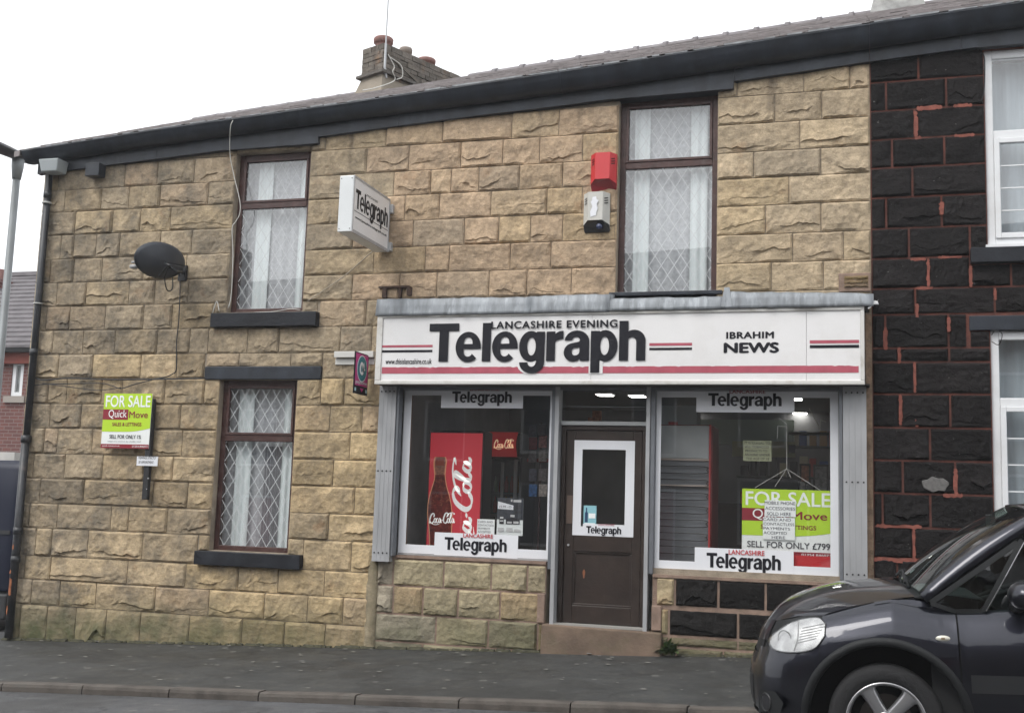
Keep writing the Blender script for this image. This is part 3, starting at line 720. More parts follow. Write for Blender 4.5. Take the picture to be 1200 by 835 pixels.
for u, rr_, hh, mt in ((.17, .125, .20, potm), (.62, .085, .20, M("grey_pot", (.24,.20,.17), .85, var=.25)), (1.05, .125, .17, potm)):
    c0 = chp(u, .2, ZT-.03); q = B()
    prof = [(rr_*.92, 0), (rr_*.86, hh*.45), (rr_*.95, hh*.55), (rr_*1.12, hh*.6), (rr_*1.16, hh*.9), (rr_*1.02, hh), (rr_*.8, hh), (rr_*.75, hh*.5)]
    q.grid([[c0+Vector((a*math.cos(t), a*math.sin(t), b_)) for t in [2*math.pi*k/20 for k in range(21)]] for a, b_ in prof]); q.f = [tuple(reversed(f)) for f in q.f]
    q.out('chimney_pot', mt, ch, True)
tp = Vector((-6.385, 2.95, 7.85))
xz = P(457.5, -40, 2.95); aer = B(); aer.tube([(tp.x+.02,2.95,7.55), (xz[0], 2.95, xz[1]+.6)], .011, 6)
aer.tube([chp(.02,-.02,7.9), chp(.02,-.02,7.55), chp(.06,-.02,7.4)], .018, 6)
tag(aer.out('aerial_pole', galv), 'thin grey aerial mast rising from the chimney into the sky', 'aerial')
q = B(); q.tube(cat([chp(.06,-.03,7.75), chp(.16,-.06,7.6), chp(.12,-.08,7.5), chp(.16,-.08,7.38), (P(440,103,2.6)[0],2.6,P(440,103,2.6)[1]), (P(425,106,2.2)[0],2.2,P(425,106,2.2)[1])]), .007, 5); q.tube(cat([chp(.1,-.03,7.72), chp(.3,-.05,7.66), chp(.33,-.06,7.5), chp(.22,-.06,7.42)]), .008, 5)
tag(q.out('aerial_cable', whitecable), 'white cable looping down the chimney onto the slates', 'cable')
# second chimney, mostly above the top edge of the photograph
ch2 = thing('brick_chimney', 'red brick chimney with a pale mortar foot at the top right of the roof', 'chimney', (.5, YR, 7.9))
q = B(); q.hexa([(.16,3.15,7.6),(.95,3.15,7.6),(.95,3.85,7.6),(.16,3.85,7.6),(.26,3.25,8.045),(.83,3.25,8.045),(.83,3.75,8.045),(.26,3.75,8.045)]); q.out('mortar_foot', M("pale_mortar", (.30,.30,.29), .85, var=.3, vs=8, bump=.6, dirt=.6, dcol=(.2,.19,.18), ds=6), ch2)
brm = M("red_brick", (.24,.085,.06), .9, var=.3, vs=9, bump=.5)
rc = random.Random(4)
for k in range(13):
    z = 8.045+k*.078
    for (ox, oy, dx, dy, ln) in ((.28,3.27,1,0,.53), (.28,3.73,1,0,.53), (.28,3.27,0,1,.46), (.81,3.27,0,1,.46)):
        x = -(.11 if k % 2 else 0)
        while x < ln-.02:
            a, b_ = max(0, x), min(ln, x+.215); x += .225
            if b_-a < .03: continue
            q = B(); t_ = .02
            if dx: q.box(ox+a, ox+b_, oy-t_ if oy < 3.5 else oy, oy if oy < 3.5 else oy+t_, z, z+.068)
            else: q.box(ox-t_*.98 if ox < .5 else ox, ox if ox < .5 else ox+t_*.98, oy+a, oy+b_, z, z+.068)
            q.out('brick', brm, ch2)
q = B(); q.box(.28,.81,3.27,3.73,8.0,9.14); q.out('core', mortar, ch2)

# downpipe, hopper, vent box
pipe = B(); px_ = -9.375
pipe.tube([(px_, -.075, 5.27), (px_, -.075, 2.0)], .040, 12); pipe.tube([(px_, -.085, 2.0), (px_, -.085, gz(px_)+.02)], .047, 12)
dp = pipe.out('downpipe', M("downpipe_paint", (.020,.022,.026), .45, var=.4, vs=7, bump=.3, dirt=.45, dcol=(.11,.09,.08), ds=8), house, True)
q = B()
for z, r_ in ((4.98,.047), (3.05,.047), (2.02,.060), (.95,.055), (.62,.054)): q.tube([(px_, -.08, z-.04), (px_, -.08, z+.04)], r_, 12)
q.each('pipe_collar', MATS["downpipe_paint"], dp, True)
q = B(); q.tube([(px_,-.08,4.865),(px_,-.08,4.885)], .055, 12); q.tube([(px_,-.08,3.63),(px_,-.08,3.645)], .055, 12); q.each('joint_band', M("pale_band", (.45,.45,.43), .7), dp, True)
rp = random.Random(8)
for (za, zb, a0, a1) in ((.22,.40,-1.9,-1.2),(.46,.50,-2.4,-1.7),(.74,.79,-2.0,-1.5),(.0,.09,-2.3,-1.8)):
    q = B(); q.grid([[(px_+.0485*math.cos(a0+(a1-a0)*j/5+rp.uniform(-.1,.1)), -.085+.0485*math.sin(a0+(a1-a0)*j/5), za+(zb-za)*k/4+rp.uniform(-.012,.012)) for j in range(6)] for k in range(5)]); q.out('rust_patch', M("rust", (.30,.11,.05), .9, var=.4, vs=25), dp, True)
x0, x1, z0, z1 = rect(52, 189, 75, 203, -.15)
q = B(); q.hexa([(x0+.03,-.24,z0),(x1-.03,-.24,z0),(x1-.03,-.06,z0),(x0+.03,-.06,z0),(x0,-.27,z1),(x1,-.27,z1),(x1,-.06,z1),(x0,-.06,z1)])
bevel(q.out('rainwater_hopper', M("grey_hopper", (.36,.39,.40), .5, var=.08), house), .012)
q = B(); q.tube([(px_-.02,-.13,z1+.07),(px_-.02,-.15,z1-.02)], .03, 8); q.tube([(px_+.05,-.13,z1+.07),(px_+.05,-.15,z1-.02)], .03, 8); q.each('outlet_spout', M("spout", (.30,.31,.32), .6), house, True)
x0, x1, z0, z1 = rect(103, 192, 119, 207, -.12); block('vent_box', x0, x1, -.17, -.04, z0, z1, blackpaint, house)

# ------------------------------------------------------------------ leaded windows
leadw = M("lead_came", (.62,.64,.65), .5); netm = M("net_curtain_cloth", (.48,.49,.51), .9, var=.16, vs=26, bump=.4, bs=40)
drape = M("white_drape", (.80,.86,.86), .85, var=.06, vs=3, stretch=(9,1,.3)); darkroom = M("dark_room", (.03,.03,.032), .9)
def lattice(x0, x1, z0, z1, y, dx, dz, ph=.5):
    """diamond leadwork clipped to the pane"""
    q = B(); h = .0027; s_ = dz/dx
    def seg(p0, p1):
        dx_, dz_ = p1[0]-p0[0], p1[1]-p0[1]; L = math.hypot(dx_, dz_)
        if L < .01: return
        nx_, nz_ = -dz_/L*h, dx_/L*h
        q.poly([(p0[0]-nx_, y, p0[1]-nz_), (p1[0]-nx_, y, p1[1]-nz_), (p1[0]+nx_, y, p1[1]+nz_), (p0[0]+nx_, y, p0[1]+nz_)])
    n = int((x1-x0)/dx+(z1-z0)/dz)+3
    for k in range(-n, n):
        for sg in (1, -1):
            pts = []
            c_ = x0+(k+ph)*dx             # x at z0
            for z in (z0, z1):
                x = c_+sg*(z-z0)/s_
                if x0 <= x <= x1: pts.append((x, z))
            for x in (x0, x1):
                z = z0+(x-c_)*s_*sg
                if z0 < z < z1: pts.append((x, z))
            if len(pts) >= 2: seg(pts[0], pts[1])
    return q
def leaded(W, zt, parent, gl, yf=.10, drapes=(), net=True):
    x0, x1, z0, z1 = W
    fr = B(); o = .062; fy0, fy1 = yf-.012, yf+.06
    fr.box(x0, x0+o, fy0, fy1, z0, z1); fr.box(x1-o, x1, fy0, fy1, z0, z1); fr.box(x0+o, x1-o, fy0, fy1, z1-o, z1); fr.box(x0+o, x1-o, fy0, fy1, z0, z0+.055)
    fr.box(x0+o, x1-o, fy0-.006, fy1, zt-.035, zt+.035)
    fo = fr.out('window_frame', brownwood, parent); bevel(fo, .005)
    ss = B()
    a, b_ = x0+o, x1-o; t = .028     # opening light at the top
    for bx in ((a,a+t,zt+.035,z1-o),(b_-t,b_,zt+.035,z1-o),(a+t,b_-t,z1-o-t,z1-o),(a+t,b_-t,zt+.035,zt+.035+t)): ss.box(bx[0], bx[1], fy0-.014, fy0+.03, bx[2], bx[3])
    bevel(ss.out('sash', brownwood, fo), .004)
    for i, (c0, c1, e0, e1) in enumerate(((a+t, b_-t, zt+.035+t, z1-o-t), (a, b_, z0+.055, zt-.035))):
        g = B(); g.quadf(c0, c1, e0, e1, fy0+.016); g.out('pane', gl, fo)
        dz = .205; dx = .132
        lattice(c0, c1, e0, e1, fy0+.013, dx, dz, .35+.1*i).out('lead_lattice', leadw, fo)
    if net:
        n = B(); r = random.Random(int(abs(x0*10)))
        xs_ = [x0-.14+(x1-x0+.16)*k/44 for k in range(45)]
        n.grid([[(x, .235+.012*math.sin(x*46+.6*math.sin(z*2))+.006*r.random(), z) for x in xs_] for z in (z0+.02, (z0+z1)/2, z1-.02)])
        n.out('net_curtain', netm, fo, True)
    for (da, db) in drapes:
        n = B(); xs_ = [da+(db-da)*k/12 for k in range(13)]
        n.grid([[(x, .205+.010*math.sin((x-da)/(db-da)*12.5), z) for x in xs_] for z in (z0+.01, z1-.01)]); n.out('drape', drape, fo, True)
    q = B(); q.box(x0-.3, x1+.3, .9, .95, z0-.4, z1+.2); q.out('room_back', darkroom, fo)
    return fo
leaded(W1, (4.811+4.708)/2, house, glass, drapes=[(P(298,300,.2)[0],P(315,300,.2)[0]), (P(348,300,.2)[0],P(363,300,.2)[0])])
leaded(W2, (5.053+4.929)/2, house, glass, drapes=[(P(743,230,.2)[0],P(761,230,.2)[0]), (P(809,230,.2)[0],P(829,230,.2)[0])])
leaded(W3, (2.139+2.021)/2, house, glass, drapes=[(P(275,560,.2)[0],P(293,560,.2)[0]), (P(329,560,.2)[0],P(343,560,.2)[0])])
# vertical blind behind the lower window's lattice
n = B()
for k in range(9): n.quadf(-6.39+k*.036, -6.39+k*.036+.03, .86, 2.0, .222)
n.each('blind_slat', M("blind_cloth", (.20,.20,.215), .9), house)

# white windows of the black house
def white_window(W, zt, parent, gb):
    x0, x1, z0, z1 = W; q = B(); o = .075; y0, y1 = .03, .10
    q.box(x0, x0+o, y0, y1, z0, z1); q.box(x1-o, x1, y0, y1, z0, z1); q.box(x0+o, x1-o, y0, y1, z1-.085, z1); q.box(x0+o, x1-o, y0, y1, z0, z0+.075); q.box(x0+o, x1-o, y0, y1, zt-.04, zt+.04)
    q.box((x0+x1)/2-.2, (x0+x1)/2-.12, y0, y1, zt+.04, z1-.085)
    f = q.out('window_frame', upvc, parent); bevel(f, .008)
    q = B(); q.box(x0-.02, x1+.02, -.035, .03, z0-.03, z0+.004); q.out('window_board', upvc, f)
    s_ = B(); a, b_ = x0+o, x1-o; t = .05
    for bx in ((a,a+t,z0+.075,zt-.04),(b_-t,b_,z0+.075,zt-.04),(a+t,b_-t,zt-.04-t,zt-.04),(a+t,b_-t,z0+.075,z0+.075+t)): s_.box(bx[0], bx[1], y0-.02, y0+.02, bx[2], bx[3])
    bevel(s_.out('sash', upvc, f), .006)
    q = B(); q.quadf(a+t, b_-t, z0+.12, zt-.09, y0+.012); q.out('pane', gb, f)
    q = B(); q.quadf(a, b_, zt+.04, z1-.085, y0+.015); q.out('pane', gb, f)
    q = B()
    nb = 3
    for k in range(1, nb+2):
        z = z0+.125+(zt-.09-z0-.125)*k/(nb+1.0)
        if k <= nb: q.box(a+t, b_-t, y0+.004, y0+.010, z-.006, z+.006)
    q.each('glazing_bar', upvc, f)
    n = B(); xs_ = [a+(b_-a)*k/50 for k in range(51)]
    n.grid([[(x, .26+.012*math.sin(x*38), z) for x in xs_] for z in (z0+.05, z1-.05)]); n.out('net_curtain', M("pale_net", (.50,.56,.60), .9, var=.1, vs=4, stretch=(6,1,.6)), f, True)
white_window(W4, 5.09, black_house, glass); white_window(W5, 2.52, black_house, glass)
q = B(); q.tube(cat([(1.155,-.01,5.9),(1.21,-.03,5.85),(1.20,-.03,5.5),(1.165,-.01,5.4)]), .006, 5); tag(q.out('thin_cable', blackcable), 'thin dark cable hanging at the corner of the upper white window', 'cable')
q = B(); q.tube(cat([(1.22,-.03,3.14),(1.25,-.045,3.18),(1.31,-.045,3.15),(1.28,-.04,3.05),(1.22,-.03,3.08)]), .004, 5); tag(q.out('thin_cable', blackcable), 'thin dark cable loop at the top corner of the lower white window', 'cable')


# ------------------------------------------------------------------ lead flashing, fascia sign
sf = thing('shopfront', 'grey steel shopfront with two big windows and posts under the sign', 'shopfront', (-2.4, 0, gz(-2.4)))
def flash(x0, x1, zt0, zt1, zb, name='lead_flashing'):
    q = B(); r = random.Random(int(abs(x0)*31)); n = max(6, int((x1-x0)/.07)); rows = []
    for k in range(n+1):
        x = x0+(x1-x0)*k/n; zt = zt0+(zt1-zt0)*k/n+r.uniform(-.006, .006); e = r.uniform(-.006, .006); f = r.uniform(-.007,.007)
        rows.append([(x, .002, zt+.05), (x, -.12, zt+.03), (x, -.29+e*.5, zt+.004), (x, -.306+e*.5, zt-.008), (x, -.322+e, zb+.09), (x, -.330+e, zb+.03), (x, -.338+f, zb+f), (x, -.325, zb-.004)])
    q.grid(rows); q.poly(list(rows[0])); q.poly(list(reversed(rows[-1]))); o = q.out(name, lead, sf, True)
    so_ = o.modifiers.new("thick", 'SOLIDIFY'); so_.thickness = .004; return o
flash(-4.88, -3.18, 3.555, 3.548, 3.375); flash(-3.185, -2.36, 3.555, 3.558, 3.378); flash(-2.362, -1.20, 3.512, 3.508, 3.385); flash(-1.205, .165, 3.555, 3.51, 3.388)
q = B(); q.poly([(-1.25,-.34,3.40),(-1.14,-.34,3.40),(-1.17,-.30,3.60),(-1.22,-.30,3.60)]); q.out('lead_flashing', lead, sf)
q = B(); q.grid([[(.165+.05*math.cos(t)*k, -.30+.03*math.sin(t)*k-.02, 3.40+.045*math.sin(t*1.3)*k) for t in [6.28*j/10 for j in range(11)]] for k in (0, .7, 1)]); q.out('sealant_blob', M("white_sealant", (.6,.6,.6), .7), sf, True)
q = B(); q.box(-4.86, .13, -.30, 0, 3.38, 3.42); q.box(-4.86, .13, -.25, 0.0, 2.648, 2.66); q.out('canopy_board', M("timber_dark", (.05,.045,.04), .8), sf)

sign = thing('shop_sign', 'long white shop fascia sign reading Lancashire Evening Telegraph and Ibrahim News', 'shop sign', (-2.4, -.3, 2.65))
YS = -.30
q = B(); q.box(-4.865, .085, -.27, -.01, 2.655, 3.375); bevel(q.out('sign_box', signframe, sign), .004)
q = B()
for a, b_, c_, d_ in ((-4.865,.085,2.645,2.685),(-4.865,.085,3.352,3.39),(-4.865,-4.80,2.685,3.352),(.05,.085,2.685,3.352)): q.box(a, b_, -.315, -.27, c_, d_)
bevel(q.out('sign_trim', signframe, sign), .006)
# three face panels with visible joints
sj = [-4.80, UX(692, 3.0, YS), UX(945, 3.0, YS), .05]
sj = [-4.80, -2.46, -.56, .05]
sj[1] = UX(692.5, 2.75, YS); sj[2] = UX(945, 2.75, YS)
for a, b_ in zip(sj, sj[1:]):
    q = B(); q.box(a+.0015, b_-.0015, YS, -.272, 2.685, 3.352); q.out('sign_panel', signwhite, sign)
def stripe(px0, py0, px1, py1, mat, y=YS-.003, ragged=False, d=0):
    x0, x1, z0, z1 = rect(px0, py0, px1, py1, y)
    if x0 < -4.81: x0 = -4.80
    q = B()
    if ragged:
        r = random.Random(int(px0)); n = int((x1-x0)/.03); rows = [[(x0+(x1-x0)*k/n, y, z0), (x0+(x1-x0)*k/n, y, z1+(r.uniform(-.007,.002) if r.random() < .35 else 0))] for k in range(n+1)]
        q.grid(rows)
    else: q.quadf(x0, x1, z0, z1, y)
    return q.out('stripe', mat, sign)
Z = lambda px, py, y=YS: P(px, py, y)[1]
def hstripe(xa, xb, z0, z1, mat, y=YS-.003, ragged=False):
    q = B()
    if ragged:
        r = random.Random(5); n = int((xb-xa)/.03); q.grid([[(xa+(xb-xa)*k/n, y, z0), (xa+(xb-xa)*k/n, y, z1+(r.uniform(-.008,.0) if r.random() < .3 else 0))] for k in range(n+1)])
    else: q.quadf(xa, xb, z0, z1, y)
    return q.out('stripe', mat, sign)
zr0, zr1 = Z(475, 437.5), Z(475, 429.5)
hstripe(-4.79, .03, Z(475,437.5), Z(475,430), inkred, ragged=True)
xa, xb = P(445, 406, YS)[0], P(507, 406, YS)[0]
hstripe(-4.80, xb, Z(476,406.8), Z(476,404.2), inkred); hstripe(-4.80, xb, Z(476,412.7), Z(476,410), inkblack)
xa, xb = P(761, 405, YS)[0], P(811, 405, YS)[0]
hstripe(xa, xb, Z(786,404.8), Z(786,401.7), inkred); hstripe(xa, xb, Z(786,410), Z(786,407.2), inkblack)
xa = P(949, 400, YS)[0]
hstripe(xa, .035, Z(980,402), Z(980,398.3), inkred); hstripe(xa, .035, Z(980,407.5), Z(980,404), inkblack)

# the newspaper title: heavy condensed sans drawn as outlines (unit: cap height = 1)
def arc(cx, cy, rx, ry, a0, a1, n=10): return [(cx+rx*math.cos(rad(a0+(a1-a0)*k/n)), cy+ry*math.sin(rad(a0+(a1-a0)*k/n))) for k in range(n+1)]
XH = .755; ST = .225
def glyph(c_):
    """-> (width, [outer polygon or (outer, inner) pairs]); y up"""
    if c_ == 'T': return .80, [[(0,1),(0,.80),(.275,.80),(.275,0),(.525,0),(.525,.80),(.80,.80),(.80,1)]]
    if c_ == 'l': return ST, [[(0,0),(ST,0),(ST,1.0),(0,1.0)]]
    if c_ == 'h': return .645, [[(0,0),(ST,0),(ST,1.0),(0,1.0)], arc(.365,XH-.25,.28,.27,172,0,12)+[(.645,0),(.645-ST,0)]+arc(.315,XH-.28,.105,.115,0,180,8)]
    if c_ == 'r': return .43, [[(0,0),(ST,0),(ST,XH-.0),(0,XH)], [(ST-.02,.42)]+arc(.40,.42,.20,.14,170,90,5)+[(.43,.565),(.43,XH+.015)]+arc(.40,XH-.235,.24,.25,90,180,6)]
    if c_ in 'pg':
        bowl_o = arc(.36, XH/2, .305, XH/2+.02, 90, 450, 28); bowl_i = arc(.345, XH/2, .11, XH/2-.145, 90, 450, 28)
        if c_ == 'p': return .665, [(bowl_o, bowl_i), [(0,-.30),(ST,-.30),(ST,XH),(0,XH)]]
        bowl_o = [( .665-x, y) for x, y in bowl_o][::-1]; bowl_i = [(.665-x, y) for x, y in bowl_i][::-1]
        tail = [(.665,XH),(.665-ST+.01,XH),(.665-ST+.01,-.03)]+arc(.335,-.03,.105,.115,0,-180,8)+[(.015,-.03)]+arc(.335,-.03,.32,.285,180,360,14)
        return .665, [(bowl_o, bowl_i), tail]
    if c_ == 'e':
        o = arc(.335, XH/2, .335, XH/2+.02, 0, 312, 28)+[(.44,.20)]+arc(.335, .24, .11, .115, -40, -180, 6)+[(.215,.325),(.67,.325)]
        i = [(.22,.455)]+arc(.335,.50,.112,.135,180,0,10)+[(.45,.455)]
        return .67, [(o, i)]
    if c_ == 'a':
        o = [(.655,0),(.43,0),(.415,.06)]+arc(.25,.215,.235,.235,-45,-180,8)+arc(.235,.215,.22,.235,180,100,6)+[(.40,.49)]+arc(.32,.53,.095,.085,0,180,6)+[(.03,.52)]+arc(.34,.50,.31,.275,176,0,12)+[(.65,.10)]
        i = [(.41,.34)]+arc(.30,.235,.085,.10,120,250,6)+arc(.31,.24,.10,.10,-90,0,4)
        return .655, [(o, i)]
def fill(outer, inner=None):
    """triangulate a polygon with an optional hole -> verts, faces"""
    from mathutils.geometry import tessellate_polygon
    loops = [[Vector((x, y, 0)) for x, y in outer]]
    if inner: loops.append([Vector((x, y, 0)) for x, y in inner])
    return [(v.x, v.y) for lp in loops for v in lp], tessellate_polygon(loops)
def title():
    x = 0; vs = []; fs = []
    for i, c_ in enumerate("Telegraph"):
        wd, polys = glyph(c_)
        if i == 1: x -= .115
        for p_ in polys:
            o, inn = p_ if isinstance(p_, tuple) else (p_, None)
            v, f = fill(o, inn); n = len(vs); dd = .0007*(len(vs) % 7+1)*.5 if p_ is not polys[0] else 0; vs += [(a+x, b_, dd) for a, b_ in v]; fs += [tuple(k+n for k in t) for t in f]
        x += wd+(.035 if c_ not in 'r' else -.0)
    x0 = min(v[0] for v in vs); x1 = max(v[0] for v in vs); y0, y1 = -.315, 1.0
    return [((a-x0)/(x1-x0), (b_-y0)/(y1-y0), d_) for a, b_, d_ in vs], fs
TV, TF = title()
def telegraph(origin, ux, uz, mat, parent, off=(0,0,0)):
    """origin = lower left of the descenders"""
    o = Vector(origin); ux = Vector(ux); uz = Vector(uz)
    # each tiny overlap between a stem and a bowl is pushed back a hair
    nn = ux.cross(uz).normalized(); ob = obj('lettering', [o+ux*a+uz*b_+nn*d_ for a, b_, d_ in TV], TF, mat, parent); return ob
def telegraph_f(x0, x1, zbase, ztop, y, mat, parent):
    h = ztop-zbase; zb = zbase-.315*h
    telegraph((x0,y,zb), (x1-x0,0,0), (0,0,ztop-zb), mat, parent)
x0 = P(504, 380, YS)[0]; x1 = P(757, 378, YS)[0]
zb_, zt_ = Z(630, 423), Z(630, 377.5)
halo = [ (x0-.006, x1+.006) ]
telegraph_f(x0, x1, zb_, zt_, YS-.009, inkblack, sign)
# thin white outline behind the two descenders where they cross the red stripe
q = B()
wq = (x1-x0)
for a, b_ in ((.455,.565), (.755,.815)): pass
for c0, c1 in ((684,733),): pass
x_g0, x_g1 = P(606,430,YS)[0], P(636,430,YS)[0]; x_p0, x_p1 = P(690,430,YS)[0], P(706.5,430,YS)[0]
zlo = zb_-.315*(zt_-zb_)
pts = [(x_g0,0,zb_)]+[((x_g0+x_g1)/2+(x_g1-x_g0)/2*math.cos(rad(t)), 0, (zb_-.03)+(zb_-.03-zlo+.008)*math.sin(rad(t))) for t in range(180, 361, 15)]+[(x_g1,0,zb_)]
q.poly([(p[0], YS-.006, p[2]) for p in pts]); q.quadf(x_p0, x_p1, zlo-.006, zb_, YS-.006); q.each('lettering_outline', signwhite, sign)
x0_, x1_, z0_, z1_ = rect(576, 384.6, 724, 375.6, YS); textf('LANCASHIRE EVENING', x0_, x1_, z0_, z1_, YS-.012, inkblack, sign, bold=.025, spacing=1.12)
x0_, x1_, z0_, z1_ = rect(452, 426, 506, 420.5, YS); textf('www.thisislancashire.co.uk', x0_, x1_, z0_-.004, z1_+.004, YS-.003, inkblack, sign, bold=.008)
x0_, x1_, z0_, z1_ = rect(851, 396.5, 907, 388.5, YS); textf('IBRAHIM', x0_, x1_, z0_, z1_, YS-.003, inkblack, sign, bold=.03, spacing=1.08)
x0_, x1_, z0_, z1_ = rect(848, 413.5, 913, 401, YS); textf('NEWS', x0_, x1_, z0_, z1_, YS-.003, inkblack, sign, bold=.035)

# ------------------------------------------------------------------ shopfront: posts, frames, glass, door
def post(px0, px1, x0, x1, y0, y1, z0, z1, holes=True, ribs=3):
    q = B(); q.box(x0, x1, y0, y1, z0, z1)
    for k in range(ribs):
        x = x0+(x1-x0)*(k+1)/(ribs+1); q.box(x-.004, x+.004, y0-.003, y0, z0, z1)
    o = bevel(q.out('shutter_post', galv, sf), .003)
    q = B()
    if holes:
        for z in (z1-.06, (z0+z1)/2+.02, z0+.09):
            for k in range(4): x = x0+(x1-x0)*(k+.55)/4.1; q.prism([(x+.0085*math.cos(t), 0, z+.0085*math.sin(t)) for t in [6.28*j/8 for j in range(8)]], (0, y0-.0045, 0), (0, y0-.001, 0))
        q.each('bolt_hole', M("hole_black", (.01,.01,.01), .9), o)
    return o
post(0, 0, -4.885, -4.69, -.115, -.02, .80, 2.65); post(0, 0, -.115, .098, -.115, -.02, .80, 2.65)
sg = M("grey_channel", (.19,.20,.22), .45, .4, var=.15, vs=6, dirt=.4, dcol=(.12,.12,.13))
for a, b_, z0 in ((-4.686,-4.66,.86), (-.15,-.119,.83)): 
    q = B(); q.box(a, b_, -.10, .06, z0, 2.65); bevel(q.out('shutter_channel', sg, sf), .003)
for a, b_ in ((-2.995,-2.96), (-2.957,-2.915), (-2.012,-1.972), (-1.968,-1.925)):
    inner = a in (-2.957, -2.012); q = B(); q.box(a, b_, -.05 if inner else -.035, .09, .17 if inner else .80, 2.65); bevel(q.out('steel_jamb', galv if inner else sg, sf), .003)
q = B(); q.box(-4.66, -.13, -.02, .10, 2.625, 2.648); q.out('head_rail', sg, sf)
def shopwin(x0, x1, z0, z1, gx0, gx1, gz0, gz1):
    """aluminium frame with glass; x/z outer, g = clear opening inside the vinyl border"""
    q = B(); t = .035
    q.box(x0, x1, .03, .09, z0-.012, z0+t-.012); q.box(x0, x1, .03, .09, z1-t, z1); q.box(x0, x0+t, .03, .09, z0+t-.012, z1-t); q.box(x1-t, x1, .03, .09, z0+t-.012, z1-t)
    f = bevel(q.out('window_frame', galv, sf), .004)
    q = B(); q.quadf(x0+t, x1-t, z0+t-.012, z1-t, .05); q.out('pane', shopglass, f)
    q = B(); y = .046
    for a, b_, c_, d_ in ((x0+.012,gx0,z0+.01,z1-.012),(gx1,x1-.012,z0+.01,z1-.012),(gx0,gx1,z0+.01,gz0),(gx0,gx1,gz1,z1-.012)): q.quadf(a, b_, c_, d_, .028 if False else y-.018)
    v = q.out('vinyl_border', vinylwhite, f)
    return f
fl = shopwin(-4.66, -2.995, .885, 2.625, -4.567, -3.03, .985, 2.565)
fr_ = shopwin(-1.93, -.15, .815, 2.625, -1.872, -.236, .938, 2.553)
def vinyl_title(px0, py0, px1, py1, parent, tx0, tx1, tb, tt, lx0, lx1, ly0, ly1, y=.026):
    x0, x1, z0, z1 = rect(px0, py1, px1, py0, y); q = B(); q.quadf(x0, x1, z0, z1, y); q.out('vinyl_panel', vinylwhite, parent)
    m_ = (tx0+tx1)/2; xa = P(tx0, (tb+tt)/2, y)[0]; xb = P(tx1, (tb+tt)/2, y)[0]
    telegraph_f(xa, xb, P(m_, tb, y)[1], P(m_, tt, y)[1], y-.003, inkblack, parent)
    x0, x1, z0, z1 = rect(lx0, ly1, lx1, ly0, y); textf('LANCASHIRE', x0, x1, z0, z1, y-.006, red2 if ly1 > 500 else maroon, parent, bold=.012)
vinyl_title(517, 459, 613, 478, fl, 530, 600, 471.5, 458.5, 551, 585, 453.5, 457.8)
vinyl_title(509, 625, 607, 652, fl, 521, 594, 645, 630.2, 543, 578, 625.2, 630)
vinyl_title(816, 459, 931, 483, fr_, 830, 916, 475.5, 460.5, 855, 897, 456.5, 461)
vinyl_title(814, 643, 930, 673, fr_, 828, 915, 666, 648.8, 854, 896, 644.2, 650)
# door
dr = thing('shop_door', 'dark brown timber shop door with a white bordered glass panel', 'door', (-2.45, .1, gz(-2.45)+.25))
x0, x1, zb0, zt0 = -2.905, -2.018, .265, 2.262
gx0, gx1, gzz0, gzz1 = -2.76, -2.155, 1.16, 2.10
q = B()
q.box(x0, x0+.045, .06, .13, zb0, zt0); q.box(x1-.045, x1, .06, .13, zb0, zt0); q.box(x0+.045, x1-.045, .06, .13, zt0-.045, zt0)
bevel(q.out('door_frame', dbrown, dr), .004)
q = B(); a, b_, c_, d_ = x0+.05, x1-.05, zb0+.01, zt0-.05
q.box(a, gx0, .075, .12, c_, d_); q.box(gx1, b_, .075, .12, c_, d_); q.box(gx0, gx1, .075, .12, gzz1, d_); q.box(gx0, gx1, .075, .12, .99, gzz0); q.box(gx0, gx1, .075, .12, c_, .45)
bevel(q.out('door_leaf', dbrown, dr), .005)
q = B(); q.box(gx0, gx1, .098, .115, .45, .99); q.out('lower_panel', dbrown, dr)
q = B(); 
for bx in ((gx0,gx1,.97,.99),(gx0,gx1,.45,.47),(gx0,gx0+.02,.47,.97),(gx1-.02,gx1,.47,.97)): q.box(bx[0], bx[1], .085, .098, bx[2], bx[3])
bevel(q.out('panel_moulding', dbrown, dr), .004)
q = B(); q.quadf(gx0, gx1, gzz0, gzz1, .095); q.out('pane', shopglass, dr)
vx0, vx1, vz0, vz1 = -2.685, -2.235, 1.24, 2.02
q = B()
for bx in ((gx0-.012,vx0,gzz0-.012,gzz1+.012),(vx1,gx1+.012,gzz0-.012,gzz1+.012),(vx0,vx1,gzz0-.012,vz0),(vx0,vx1,vz1,gzz1+.012)): q.quadf(*bx, .072)
q.out('vinyl_border', vinylwhite, dr)
x0_, x1_, z0_, z1_ = rect(683, 626, 733, 614, .07); q = B(); q.quadf(x0_, x1_, z0_, z1_, .070); q.out('vinyl_panel', vinylwhite, dr)
xa, xb = P(687, 622, .07)[0], P(728, 622, .07)[0]; telegraph_f(xa, xb, Z(707,624.8,.07), Z(707,616.5,.07), .067, inkblack, dr)
x0_, x1_, z0_, z1_ = rect(701, 615.8, 720, 613.5, .07); textf('LANCASHIRE', x0_, x1_, z0_, z1_, .067, inkred, dr)
q = B(); x0_, x1_, z0_, z1_ = rect(664, 613, 671, 580, .07); q.box(x0_, x1_, .066, .075, z0_, z1_); q.out('push_plate', M("brown_plate", (.14,.10,.08), .4, .3), dr)
q = B(); xh, zh = P(666, 638, .07); q.tube([(xh, .078, zh), (xh, .06, zh)], .012, 10); q.out('keyhole', galv, dr)
